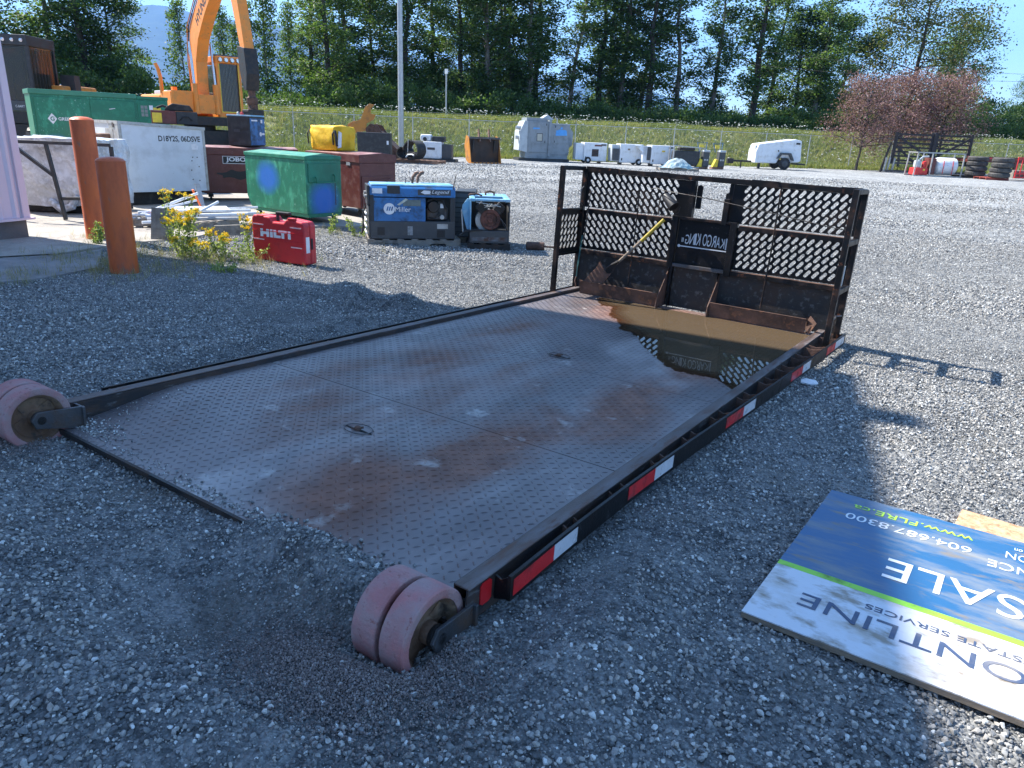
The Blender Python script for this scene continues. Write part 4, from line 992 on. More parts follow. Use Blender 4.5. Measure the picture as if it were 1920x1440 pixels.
mb = MB(); mb.prism([(-.0, .5555), (DW, .5555), (DW, .665), (DW - .04, .70), (.04, .70), (.0, .665)], .0, LW - .0, 'X'); mb.build('lid', m_blue, ml, bevel=.01)
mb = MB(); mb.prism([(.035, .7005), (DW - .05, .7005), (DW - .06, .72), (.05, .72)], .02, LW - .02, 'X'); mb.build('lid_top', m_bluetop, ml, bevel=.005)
MB().bb((.23, -.012, .60), (.40, .03, .705)).build('fuel_neck_surround', m_dark, ml, bevel=.01); MB().lathe([(.0, 0), (.032, 0), (.032, .03), (0, .03)], (.315, -.0, .655), 'Y', 16).build('fuel_cap', m_rubber, ml)
# open engine bay with its machinery
en = MB().bb((.77, .10, .24), (1.07, .299, .42)).build('engine', m_greysteel, ml, bevel=.02)
MB().lathe([(0, 0), (.07, 0), (.08, .02), (.08, .09), (0, .10)], (.86, .03, .43), 'Y', 18).build('air_filter', m_darksteel, en)
MB().tube([(.78, .07, .50), (.86, .05, .54), (.98, .06, .52), (1.04, .08, .40)], .014, 7).build('hose', m_rubber, en, smooth=True)
MB().tube([(.80, .08, .28), (.88, .04, .27), (.95, .06, .36)], .010, 7).build('hose', m_rubber, en, smooth=True)
MB().bb((.93, .09, .3), (1.02, .0995, .50)).build('engine_shroud', m_dark, en); MB().bb((.96, .084, .41), (1.005, .0895, .47)).build('label', m_decal, en)
MB().lathe([(0, 0), (.03, 0), (.03, .06), (0, .06)], (.98, .04, .29), 'Y', 14).build('oil_filter', m_alu, en)
for (x, y) in ((.60, .30), (.68, .38)):
    MB().tube([(x, y, .72), (x + .01, y, .80), (x + .05, y + .01, .85), (x + .09, y + .02, .865)], [.016, .022, .026, .02], 10).build('exhaust_pipe', m_rustpale, ml, smooth=True)
MB().tube([(.50, .25, .72), (.50, .25, .78), (.56, .25, .80), (.60, .25, .72)], .007, 6).build('lifting_eye', m_greysteel, ml, smooth=True)
MB().bar((LW - .03, .02, .68), (LW + .01, .02, .87), .028, .008, up=(1, 0, 0)).build('bent_bracket', m_darksteel, ml)
# left control end
MB().bb((-.035, .01, .44), (-.0005, .50, .70)).build('control_panel', m_dark, ml, bevel=.004)
for i in range(3): MB().lathe([(0, 0), (.025, 0), (.025, .03), (0, .03)], (-.065, .12 + i * .12, .55 + .04 * (i % 2)), 'X', 12).build('control_knob', m_alu, ml)
MB().bb((-.02, .02, .02), (-.0005, .50, .43)).build('socket_panel', m_dgrey, ml)
for i in range(4): MB().bar((-.05, .03, .07 + i * .085), (-.05, .47, .07 + i * .085), .018).build('guard_bar', m_decal, ml)
MB().tube([(-.06, .1, .42), (-.10, .06, .30), (-.08, .08, .12), (-.11, .16, .05), (-.07, .3, .25), (-.05, .36, .42)], .010, 7).build('cable', m_rubber, ml, smooth=True)
MB().bb((.09, -.003, .05), (.19, .0, .155)).build('forklift_slot', m_decalblack, ml); MB().bb((LW - .25, -.003, .02), (LW - .14, .0, .12)).build('forklift_slot', m_decalblack, ml)
MB().bb((LW - .25, -.003, .14), (LW - .10, .0, .205)).build('rating_plate', m_alu, ml); MB().bb((.50, -.003, .05), (.57, .0, .17)).build('worn_label', mat('worn_print', (.25, .25, .25), .6, 0, .4, 30), ml)
MB().lathe([(0, 0), (.075, 0), (.075, .0015), (0, .0015)], (.255, .0015, .40), 'Y', 26).build('round_badge', m_decal, ml)
for k in range(3): MB().prism([(.215 + k * .03, .375), (.232 + k * .03, .375), (.248 + k * .03, .43), (.231 + k * .03, .43)], -.0005, .0014, 'Y').build('badge_stroke', m_blue, ml)
o = text('Miller', 1, m_decal, ml, (.335, .0035, .395), (PI / 2, 0, 0), align='LEFT'); fit(o, .21, .065)
o = text('Legend', 1, m_decal, ml, (.83, -.0015, .625), (PI / 2, 0, 0), align='LEFT', shear=.3); fit(o, .24, .06)
MB().bb((.64, -.0008, .585), (1.09, .0, .66)).build('name_band', m_dgrey, ml)
MB().prism([(.68, .62), (.72, .65), (.82, .645), (.80, .632), (.82, .625), (.80, .612), (.82, .602), (.73, .60)], -.0028, -.001, 'Y').build('bird_emblem', m_decal, ml)
MB().prism([(.36, .455), (.39, .445), (.51, .525), (.475, .54)], .0012, .0038, 'Y').build('chalk_mark', mat('chalk', (.45, .47, .40), .8, 0, .3, 30), ml)
MB().bb((.44, .0022, .44), (.68, .0036, .52)).build('faded_label', mat('faded_label', (.13, .16, .15), .7, 0, .3, 16), ml)
MB().bb((.03, -.0022, .60), (.165, -.0005, .665)).build('paper_label', m_decal, ml)

# second welder, opened up
z2 = gz(-2.4, 6.9)
pallet('pallet', 'dark oily wooden pallet under the gutted blue welder', (-2.66, 6.72, z2 - .01), R(38), .60, .95, m_darksteel, n=4, notch=False)
u2 = thing('gutted_welder', 'gutted faded blue welder showing its round rusty engine flywheel', 'welder', (-2.635, 6.738, z2 + .09), R(38.3))
WU, DU, HU = .55, .92, .62
MB().bb((0, 0, 0), (WU, DU, .17)).build('base_tray', m_dgrey, u2, bevel=.006)
MB().bb((.03, -.006, .03), (WU - .03, -.0005, .085)).build('bumper_plate', mat('scraped_grey', (.12, .13, .14), .6, 0, .4, 9, RUST_D, .5, 7), u2)
MB().bb((.02, .40, .1705), (WU - .02, DU, .53)).build('rear_housing', m_darksteel, u2)
for x in (0, WU - .018): MB().bb((x, .0, .1705), (x + .018, DU, .56)).build('side_sheet', m_bluetop if x == 0 else m_dark, u2)
mb = MB(); mb.bb((0, 0, .56), (.075, DU, .60)).bb((WU - .075, 0, .56), (WU, DU, .60)).bb((.0755, .0, .565), (WU - .0755, .09, .598)).bb((.0755, .46, .565), (WU - .0755, DU, .60)); mb.build('lid_frame', m_bluetop, u2, bevel=.01)
MB().tube([(.24, .60, .60), (.24, .60, .64), (.30, .60, .66), (.36, .60, .64), (.36, .60, .60)], .014, 8).build('lifting_eye', m_rust, u2, smooth=True)
MB().tube([(.0, .50, .60), (.01, .40, .625), (.10, .38, .635), (.18, .38, .61)], .012, 7).build('bent_rod', m_rust, u2, smooth=True)
fw = MB(); fw.lathe([(0, .0), (.035, .0), (.04, .012), (.085, .014), (.095, .0), (.132, .0), (.140, .01), (.140, .05), (0, .05)], (.285, .045, .315), 'Y', 36); fw.build('flywheel', mat('rusty_flywheel', (.14, .05, .035), .6, .2, .3, 16, (.05, .03, .025), .5, 10), u2, smooth=True)
MB().lathe([(0, 0), (.155, 0), (.155, .12), (0, .12)], (.235, .10, .30), 'Y', 30).build('flywheel_housing', m_alu, u2)
for s in (-1, 1):
    c = Vector((.285 + s * .12, .14, .46)); mb = MB(); mb.box(c, (.11, .16, .14), (0, s * .7, 0))
    for k in range(5): mb.box(c + Vector((s * .7, 0, .7)) * (k * .022 - .045), (.125, .17, .006), (0, s * .7, 0))
    mb.build('cylinder_bank', m_darksteel, u2)
mb = MB(); rg = random.Random(3)
for k in range(16): mb.bar((.285 + rg.uniform(-.10, .10), .09 + rg.uniform(-.03, .03), .48), (.285 + rg.uniform(-.12, .12), .09 + rg.uniform(-.04, .04), .50 + rg.uniform(0, .03)), .008)
mb.build('wire_tangle', m_alu, u2)
MB().tube([(.08, .0, .555), (.25, -.01, .53), (.42, -.005, .50)], .006, 6).build('bright_rod', m_alu, u2); MB().lathe([(0, 0), (.015, 0), (.015, .05), (.03, .052), (.03, .07), (0, .07)], (.36, .12, .50), 'Z', 12).build('filler_neck', m_rustpale, u2)
MB().tube([(-.14, -.02, .10), (-.06, .0, .155), (.10, -.01, .18), (.22, .02, .175)], [.014, .016, .014, .01], 8).build('hose', m_rubber, u2, smooth=True)
MB().tube([(.42, .02, .34), (.49, .0, .26), (.52, .03, .18)], .006, 6).tube([(.44, .03, .30), (.53, .02, .15)], .004, 6).build('loose_wire', m_greysteel, u2)
MB().prism([(-.035, .17), (-.005, .17), (.01, .40), (.0, .58), (-.03, .59), (-.10, .50), (-.11, .42)], .10, .14, 'Y').build('hinged_door', m_bluetop, u2, bevel=.004)
MB().tube([(-.115, .08, .44), (-.09, .06, .14)], .010, 7).build('door_stay', m_alu, u2)
# louvred black cabinet between them
lc = thing('louvred_cabinet', 'black louvred engine enclosure standing between the two blue welders', 'cabinet', (-3.13, 7.02, z2), R(33))
MB().bb((0.012, 0.012, .10), (.30, .6, .74)).build('cabinet_body', m_dark, lc)
for i in range(9): MB().prism([(.0, .11 + i * .068), (.0115, .165 + i * .068), (.0115, .11 + i * .068)], .015, .285, 'X').build('louvre', m_dgrey, lc)
MB().bb((-.02, -.01, .02), (.33, .6, .095)).build('skid_board', m_wood, lc)
# rusted drum roller with a rod
ro = thing('rusted_roller', 'short rusty steel roller with a rod lying on the gravel beside the gutted welder', 'roller', (-2.03, 7.50, gz(-2, 7.5) + .055), R(35))
MB().lathe([(0, -.13), (.055, -.13), (.062, -.12), (.062, .12), (.055, .13), (0, .13)], (0, 0, 0), 'X', 18).build('roller_drum', m_rust, ro, smooth=True)
MB().tube([(.1305, 0, .0), (.50, .02, -.015)], .013, 8).build('rod', m_rust, ro)

# ------------------------------------------------------------------ job boxes
def caster(x, y, h, par):
    t = MB().bb((x - .035, y - .03, h - .015), (x + .035, y + .03, h)).bar((x - .022, y, h - .016), (x - .022, y + .02, h * .42), .004, .05, up=(1, 0, 0)).bar((x + .022, y, h - .016), (x + .022, y + .02, h * .42), .004, .05, up=(1, 0, 0)).build('caster', m_greysteel, par)
    w_ = MB().lathe([(0, -.018), (h * .38, -.018), (h * .42, -.012), (h * .42, .012), (h * .38, .018), (0, .018)], (x, y + .02, h * .425), 'X', 18).build('caster_wheel', m_rubber, t, smooth=True)
ch = thing('green_job_box', 'green steel job box with blue sprayed patches on casters in front of the red boxes', 'job box', (-7.043, 6.519, gz(-6.3, 6.6) + .05), R(-5.1))
gA = (.010, .155, .085); gS = (.018, .135, .46)
m_gfront = spray_mat('green_paint_sprayed_blue', gA, gS, [(.60, .0, .62, .30, 1, 1.25), (1.59, .33, .33, .27, 1, .9)])
LG, DG, HG = 1.59, .67, .83
mb = MB(); mb.prism([(0.0, .30), (.10, .13), (LG, .13), (LG, .93), (0, .93)], 0, DG, 'Y'); mb.build('box_body', m_gfront, ch, bevel=.006)
m_greenp = mat('green_toolbox_paint', gA, .42, 0, .15, 3, (.03, .22, .13), .35, 6, .1, 40)
mb = MB(); mb.bb((-.012, -.012, .9305), (LG + .012, DG + .01, .985)); mb.build('lid', m_greenp, ch, bevel=.008)
MB().prism([(-.005, .9855), (DG, .9855), (DG - .25, 1.02), (DG - .35, 1.022), (.03, .99)], .0, LG, 'X').build('lid_top', mat('faded_green_lid', (.05, .24, .15), .38, 0, .15, 3, (.12, .30, .20), .45, 5), ch)
MB().bb((.12, .02, .075), (LG - .0, DG - .02, .1295)).build('skid_base', m_greenp, ch, bevel=.004)
MB().bb((LG, .04, .60), (LG + .012, DG - .06, .88)).build('end_panel', m_greenp, ch, bevel=.006)
MB().tube([(LG + .012, .16, .68), (LG + .045, .16, .675), (LG + .045, .16, .60), (LG + .045, DG - .16, .60), (LG + .045, DG - .16, .70), (LG + .012, DG - .16, .71)], .010, 8).build('end_handle', m_greenp, ch, smooth=True)
for i in range(14): MB().lathe([(.008, -.003), (.013, 0), (.008, .003), (.005, 0), (.008, -.003)], (LG + .03, DG - .15 + .004 * (i % 2), .60 - i * .026), 'X' if i % 2 else 'Y', 8).build('chain_link', m_rust, ch)
for (x, y) in ((.18, .08), (LG - .12, .10), (LG - .12, DG - .10), (.18, DG - .1)): caster(x, y, .075, ch)

def redbox(label, loc, rz, L_, D_, H_, name_it, loc_lid=.16, ground=0.0):
    t = thing('red_job_box', label, 'job box', loc, rz, 'dark red steel job boxes')
    MB().bb((0, 0, .14), (L_, D_, H_ - loc_lid)).build('box_body', m_jobox, t, bevel=.006)
    mb = MB(); mb.prism([(-.012, H_ - loc_lid + .001), (D_ + .012, H_ - loc_lid + .001), (D_ + .012, H_ - .03), (D_ * .62, H_), (-.012, H_ - .03)], -.012, L_ + .012, 'X'); mb.build('lid', m_jobox, t, bevel=.008)
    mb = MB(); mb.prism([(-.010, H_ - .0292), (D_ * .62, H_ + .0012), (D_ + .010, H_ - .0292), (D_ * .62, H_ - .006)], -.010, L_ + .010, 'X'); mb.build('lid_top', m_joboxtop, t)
    for y in (.10, D_ - .14):
        MB().bb((.05, y, .12), (L_ - .05, y + .06, .1395)).build('skid', m_jobox, t)
    for x in (.16, L_ - .16):
        for y in (.10, D_ - .10): caster(x, y, .12, t)
    return t
j1 = redbox('dark red lettered job box with the small black and blue welder on its lid', (-9.124, 7.101, gz(-9, 7) + .06), R(58), 1.78, .70, .98, 1)
o = text('JOBOX', 1, m_decal, j1, (.47, -.0035, .735), (PI / 2, 0, 0), align='LEFT', bold=.03); fit(o, .46, .10)
for (a, b, c, d) in ((.41, .665, 1.00, .673), (.41, .795, 1.00, .803), (.41, .6735, .418, .7945), (.992, .6735, 1.00, .7945)): MB().bb((a, -.003, b), (c, .001, d)).build('badge_border', m_decal, j1)
MB().bb((.42, -.0015, .675), (.99, .001, .793)).build('badge_field', m_decalblack, j1)
mb = MB(); rg = random.Random(9)
pl = [(.35 + .38 * math.cos(a) * (1 + .14 * math.sin(5 * a)), .47 + .075 * math.sin(a) * (1 + .3 * math.sin(7 * a))) for a in np.linspace(0, 2 * PI, 40, endpoint=False)]
mb.prism([(p[0] + .35, p[1]) for p in pl], -.0012, .001, 'Y'); mb.build('black_spray_patch', m_decalblack, j1)
j2 = redbox('dark red job box behind the green one with a yellow bag on its lid', (-7.10, 7.86, gz(-6.5, 8) + .05), R(-8), 1.53, .76, 1.03, 0)
for x in (.75, 1.18): MB().bb((x, -.010, .82), (x + .10, .0, .90)).build('latch', m_alu, j2)
for y in (.22, .55): MB().tube([(1.53, y, .58), (1.575, y, .57), (1.575, y, .48), (1.53, y, .47)], .012, 7).build('handle_bracket', m_jobox, j2)
MB().bb((1.5305, .03, .16), (1.545, .73, .66)).build('end_panel', m_jobox, j2, bevel=.004)
MB().tube([(1.53, .70, .62), (1.60, .55, .60), (1.60, .25, .60)], .008, 6).build('handle', m_jobox, j2)
# yellow bag
yb = thing('yellow_bag', 'bulging yellow fabric bag with black straps on top of the dark red job box', 'bag', (-6.75, 8.18, gz(-6.5, 8) + 1.075), R(-4))
bm = bmesh.new(); bmesh.ops.create_cube(bm, size=1); bmesh.ops.subdivide_edges(bm, edges=bm.edges, cuts=9, use_grid_fill=True)
for v in bm.verts:
    c = v.co.copy(); s_ = c.normalized(); q = max(abs(c.x), abs(c.y), abs(c.z)) * 2
    p = c.lerp(s_ * .62 * q, .28); wv = mnoise.noise(c * 3.2) * .05 + mnoise.noise(Vector((c.x * 2, c.y * 2, c.z * 11))) * .028
    p += s_ * wv; v.co = Vector((p.x * .70, p.y * .46, p.z * .43 * (1 - .05 * math.cos(c.x * 5)) + .20))
    if v.co.z < .005: v.co.z = .005
me = bpy.data.meshes.new('bag_body'); bm.to_mesh(me); bm.free(); me.materials.append(m_yellow); me.polygons.foreach_set('use_smooth', [True] * len(me.polygons))
o = bpy.data.objects.new('bag_body', me); COL.objects.link(o); o.parent = yb
for x in (-.37, .30): MB().tube([(x, -.24, .10), (x + .01, -.26, .28), (x - .01, -.15, .40), (x, .10, .41)], .014, 6).build('strap', m_rubber, yb, smooth=True)
MB().tube([(.33, -.22, .33), (.38, -.24, .22), (.37, -.22, .08)], .022, 7).build('handle_loop', m_rubber, yb, smooth=True)
MB().prism([(-.20, .05), (-.12, .06), (-.10, .30), (-.17, .33)], .362, .367, 'X').build('white_label', m_decal, yb)

# dark blue welder on the first red box
t1 = thing('small_welder', 'small black and blue welder standing on the lid of the lettered red job box', 'welder', (-9.13, 7.78, gz(-9, 7) + 1.045), R(20))
MB().bb((0, 0, 0), (.47, .50, .53)).build('housing', m_dark, t1, bevel=.01)
MB().bb((.4705, .006, .02), (.482, .494, .50)).build('side_panel', m_blue, t1, bevel=.003); MB().bb((-.005, -.005, .531), (.485, .505, .556)).build('top_cover', m_bluetop, t1, bevel=.006)
MB().bb((.13, -.004, .25), (.26, .0, .30)).build('badge', m_dgrey, t1)
MB().lathe([(0, 0), (.04, 0), (.04, .002), (0, .002)], (.482, .34, .22), 'X', 18).build('round_badge', m_decal, t1)
MB().bb((.482, .38, .205), (.484, .47, .24)).build('decal', m_decal, t1); MB().bb((.482, .36, .42), (.484, .42, .48)).build('decal', m_decal, t1)
MB().bb((.482, .05, .45), (.484, .25, .475)).build('decal', m_decal, t1)
for x, m_ in ((.12, m_alu), (.20, m_redp)): MB().lathe([(0, 0), (.03, 0), (.03, .03), (.012, .06), (0, .06)], (x, .2, .5565), 'Z', 12).build('terminal', m_, t1)
MB().bb((.06, .30, .557), (.30, .42, .62)).build('lifting_bar', m_darksteel, t1)

# white enclosure
wb = thing('white_enclosure', 'white sheet metal equipment enclosure with stencilled number behind the bollards', 'enclosure', (-9.038, 5.612, gz(-9, 6) + .045), R(79))
LB, DB, H0, H1 = 1.42, 2.35, 1.37, 1.31
def hq(x): return H0 + (H1 - H0) * x / LB
mb = MB(); mb.add([(0, 0, .22), (LB, 0, .22), (LB, DB, .22), (0, DB, .22), (0, 0, H0 - .05), (LB, 0, H1 - .05), (LB, DB, H1 - .05), (0, DB, H0 - .05)], [(0, 1, 2, 3), (4, 5, 6, 7), (0, 1, 5, 4), (1, 2, 6, 5), (2, 3, 7, 6), (3, 0, 4, 7)])
mb.build('side_panels', m_whitebox, wb)
mb = MB(); mb.add([(-.02, -.02, H0 - .049), (LB + .02, -.02, H1 - .049), (LB + .02, DB, H1 - .049), (-.02, DB, H0 - .049), (-.02, -.02, H0), (LB + .02, -.02, H1), (LB + .02, DB, H1), (-.02, DB, H0)], [(0, 1, 2, 3), (4, 5, 6, 7), (0, 1, 5, 4), (1, 2, 6, 5), (2, 3, 7, 6), (3, 0, 4, 7)])
mb.build('roof_panel', m_alu, wb)
for x in (-.006, LB - .035): MB().bb((x, -.008, .221), (x + .042, .0, hq(x) - .05)).build('corner_trim', m_alu, wb)
MB().bb((.037, -.008, .221), (LB - .036, -.0005, .262)).build('bottom_trim', m_whitebox, wb)
MB().bb((.1, .12, .0), (LB - .1, DB - .1, .219)).build('skid', m_rubber, wb)
MB().bb((-.012, .0, .221), (-.0005, .42, H0 - .05)).build('end_panel', m_alu, wb); MB().bb((-.010, .43, .25), (-.0005, 2.3, .98)).build('radiator_opening', m_decalblack, wb)
for k in range(9): MB().bb((-.016, .45, .28 + k * .075), (-.0105, 2.28, .30 + k * .075)).build('grille_bar', m_darksteel, wb)
MB().bb((-.018, .25, 1.00), (-.0125, .60, 1.24)).build('exhaust_plate', m_alu, wb)
MB().tube([(.02, .42, 1.12), (-.10, .42, 1.12), (-.20, .50, 1.12), (-.24, .62, 1.11), (-.24, .80, 1.10)], .040, 12).build('exhaust_pipe', m_rustpale, wb, smooth=True)
MB().bb((-.022, .16, 1.26), (.0, .24, 1.34)).build('latch', m_greysteel, wb)
o = text('D18Y2S, 06DSVE', 1, m_decalblack, wb, (LB - .80, -.0015, 1.10), (PI / 2, 0, 0), align='LEFT', bold=.02); fit(o, .72, .11)
MB().prism([(LB - .24, .93), (LB - .14, .93), (LB - .12, .98), (LB - .16, 1.03), (LB - .25, 1.02)], -.0016, -.0003, 'Y').build('torn_sticker', m_decal, wb)
for (x, z) in ((1.18, .80), (1.26, .80), (1.16, .74), (1.28, .64), (1.14, .58), (1.15, .42), (1.27, .40)): MB().lathe([(0, 0), (.011, 0), (.011, .004), (0, .004)], (x, -.004, z), 'Y', 8).build('rivet', m_greysteel, wb)

# green cabinet behind it
gb = thing('green_cabinet', 'tall green steel tool cabinet with two doors and a blue patch behind the white enclosure', 'cabinet', (-12.45, 5.90, gz(-12, 6) + .05), R(70))
LK, HK = 2.45, 1.86
m_gcab = spray_mat('cabinet_green_sprayed_blue', gA, gS, [(.34, .0, .62, .30, 1, .8)])
MB().bb((0, .006, .05), (LK, 1.0, HK - .09)).build('cabinet_body', m_gcab, gb, bevel=.006)
MB().bb((-.02, -.015, HK - .089), (1.86, 1.0, HK)).build('roof_edge', mat('faded_green_edge', (.04, .20, .12), .4), gb, bevel=.008); MB().bb((1.861, -.010, HK - .089), (LK + .01, 1.0, HK - .03)).build('roof_edge', m_greenp, gb, bevel=.008)
MB().bb((.05, -.012, .10), (.86, .0055, HK - .14)).build('door', m_gcab, gb, bevel=.006); MB().bb((1.00, -.012, .10), (1.80, .0055, HK - .14)).build('door', m_greenp, gb, bevel=.006)
MB().bb((1.86, -.008, .10), (LK - .02, .0055, HK - .12)).build('side_panel', m_greenp, gb, bevel=.005)
o = text('GREENLEE', 1, m_decal, gb, (.42, -.0135, 1.33), (PI / 2, 0, 0), align='LEFT', bold=.02); fit(o, .36, .06)
MB().prism([(.24, 1.33), (.32, 1.23), (.40, 1.33), (.32, 1.43)], -.0135, -.0125, 'Y').build('diamond_badge', m_decal, gb)
o = text('G', 1, m_greenp, gb, (.285, -.0145, 1.33), (PI / 2, 0, 0), align='LEFT', bold=.03); fit(o, .07, .08)
MB().bar((1.33, -.016, 1.55), (1.44, -.016, 1.57), .012, .03, up=(0, 1, 0)).build('door_pull', m_decal, gb)
for i in range(6): MB().bb((1.92 + (i % 2) * .07, -.0095, 1.44 + (i // 2) * .075), (1.975 + (i % 2) * .07, -.0082, 1.50 + (i // 2) * .075)).build('pictogram', mat('worn_pictogram', (.22, .23, .22), .6) if i == 0 else bpy.data.materials['worn_pictogram'], gb)
MB().bb((2.08, -.0095, 1.57), (2.15, -.0082, 1.66)).build('warning_label', m_decal, gb); MB().bb((2.152, -.0095, 1.575), (2.30, -.0082, 1.62)).build('warning_label', m_yelpaint, gb)
MB().bar((2.46, -.02, 1.62), (2.53, -.02, 1.52), .10, .004, up=(0, 1, 0)).build('paper_tag', m_decal, gb)

# red and yellow machine on the enclosure roof
rm = thing('small_red_machine', 'small red and yellow generator with a black top lying on the white enclosure', 'generator', (-9.27, 6.35, gz(-9, 6) + .045 + 1.345), R(58))
MB().bb((0, 0, 0), (.40, .34, .22)).build('housing', m_jobox, rm, bevel=.01); MB().bb((.401, .01, .0), (.75, .33, .215)).build('engine_side', m_dark, rm, bevel=.01)
MB().bb((.02, -.004, .02), (.17, .0, .18)).build('yellow_label', m_yelpaint, rm)
MB().prism([(.22, .2205), (.70, .2205), (.64, .32), (.36, .345), (.26, .29)], .05, .28, 'Y').build('hood', m_rubber, rm, bevel=.015)
MB().tube([(.10, .1, .26), (.20, .1, .30), (.30, .1, .27)], .02, 7).build('handle', m_rubber, rm, smooth=True)
MB().tube([(.45, -.01, .06), (.5, -.02, .12), (.6, -.02, .13), (.66, -.01, .07)], .012, 6).build('hose', m_rubber, rm, smooth=True)

# steel rack and plastic wrapped load beside the building
rk = thing('steel_rack', 'black steel tube rack beside the pink building', 'rack', (-8.20, 3.75, gz(-7.9, 3.9) + .03), R(33))
def rbar(a, b): MB().bar(a, b, .045).build('frame_tube', m_dark, rk, bevel=.003)
rbar((.42, 0, 0), (.30, 0, 1.04)); rbar((-.5, 0, 1.06), (1.2, 0, 1.06)); rbar((.335, .0, .62), (-.18, 0, 1.02)); rbar((.42, 0, .30), (1.2, 0, .33)); rbar((-.6, .02, 0), (-.6, .02, 1.04)); rbar((1.2, .02, 0), (1.2, .02, 1.04))
m_wrap = mat('clear_stretch_wrap', (.60, .61, .63), .16, 0, .35, 3, (.20, .19, .17), .55, 2.6, .9, 10, spec=.8, d2=(.72, .74, .78), d2_amt=.5, d2s=5)
wp = thing('wrapped_load', 'bulky load wrapped in clear plastic film behind the steel rack', 'wrapped load', (-9.05, 4.15, gz(-9, 4.4) + .05), R(33))
bm = bmesh.new(); bmesh.ops.create_cube(bm, size=1); bmesh.ops.subdivide_edges(bm, edges=bm.edges, cuts=14, use_grid_fill=True)
for v in bm.verts:
    c = v.co.copy(); k = mnoise.noise(c * 3) * .05 + mnoise.noise(c * 8) * .02 + abs(mnoise.noise(Vector((c.x * 9, c.y * 9, c.z * 2.5 + c.x * 5)))) * .03
    p = c + c.normalized() * k; v.co = Vector((p.x * 1.45 + .35, p.y * .9 + .4, (p.z + .5) * .98 + .10))
me = bpy.data.meshes.new('wrapping_film'); bm.to_mesh(me); bm.free(); me.materials.append(m_wrap)
o = bpy.data.objects.new('wrapping_film', me); COL.objects.link(o); o.parent = wp
MB().bb((-.3, .0, 0), (1.1, .8, .09)).build('base_pallet', m_rubber, wp)
MB().tube([(.30, -.10, .18), (.48, -.14, .05), (.62, -.10, .10), (.70, -.06, .26)], [.05, .06, .06, .04], 8).build('loose_film', m_wrap, wp)

# pallet heaped with tubes
pallet('pallet', 'weathered grey wooden pallet carrying white tubes, nearest the taller bollard', (-6.70, 4.10, gz(-6.6, 4.9) + .045), R(58), .98, .85, n=7, notch=False, group=None)
pallet('pallet', 'weathered grey wooden pallet under the ends of the white tubes by the green job box', (-5.76, 4.62, gz(-5.8, 5.3) + .045), R(95), .80, .60, n=6, notch=False)
zt = gz(-6.3, 4.9) + .16
rg = random.Random(21)
TB = [((-6.66, 4.25, .02), (-6.69, 5.36, .32), .020, 'pale grey tube sticking up highest across the pallet of tubes'),
      ((-6.61, 4.44, .09), (-6.59, 5.26, .23), .016, 'thin white tube just under the highest tube'),
      ((-6.00, 4.69, .06), (-6.07, 5.26, .25), .018, 'pale grey tube leaning up at the right end of the pile')]
for k, (a, b, r, lb) in enumerate(TB):
    o = MB().tube([a, b], r, 10).build('metal_tube', m_pvc, None, smooth=True); tag(o, lb, 'tube', 'white and grey tubes heaped on the pallets')
for k in range(18):
    t_ = rg.random(); cx, cy = -6.55 + .42 * t_ + rg.uniform(-.18, .18), 4.85 + .35 * t_ + rg.uniform(-.22, .22); a = R(62) + rg.uniform(-.20, .20); L_ = rg.uniform(.45, .75)
    dz = rg.uniform(-.01, .04); z = -.03 + (k % 6) * .026
    p0 = Vector((cx - math.cos(a) * L_, cy - math.sin(a) * L_, z)); p1 = Vector((cx + math.cos(a) * L_, cy + math.sin(a) * L_, z + dz))
    o = MB().tube([p0, p1], rg.choice((.018, .022, .028, .035)), 10).build('metal_tube', rg.choice((m_pvc, m_pvc, m_alu)), None, smooth=True)
    tag(o, 'white tube lying flat in the heap of tubes on the pallets', 'tube', 'white and grey tubes heaped on the pallets')
o = MB().bar((-6.76, 5.33, .37), (-6.72, 5.42, .10), .085, .02).build('orange_plank', m_orplast, None); tag(o, 'orange plastic plank standing against the raised tubes', 'plank')
o = MB().bar((-6.90, 5.51, .44), (-6.79, 5.49, .12), .075, .012).build('bent_bracket_sheet', m_alu, None); tag(o, 'bent grey metal bracket standing at the top end of the tubes', 'bracket')
o = MB().bb((-.10, -.08, 0), (.10, .10, .12)).build('orange_block', m_orplast, None, bevel=.01, loc=(-6.42, 4.62, .03), rz=.5); tag(o, 'faded orange plastic block among the white tubes', 'block')
o = MB().bb((-.45, -.3, 0), (.5, .25, .03)).build('white_sheet', m_pvc, None, loc=(-6.55, 5.15, .10), rz=R(60)); tag(o, 'flat white panel lying in the heap of tubes', 'panel')
o = MB().bb((0, 0, 0), (.26, .05, .40)).build('leaning_board', m_woodg, None, loc=(-5.32, 3.72, gz(-5.3, 3.8) + .02), rz=R(28)); o.rotation_euler.x = R(-14); tag(o, 'grey board standing on its edge in front of the pallet of tubes', 'board')
o = MB().prism([(0, 0), (.52, .02), (.56, .16), (.06, .13)], 0, .05, 'Y').build('grey_plank', m_woodg, None, loc=(-5.10, 4.40, gz(-5, 4.5) + .05), rz=R(40)); tag(o, 'grey weathered plank lying beside the pallet behind the yellow weeds', 'plank')
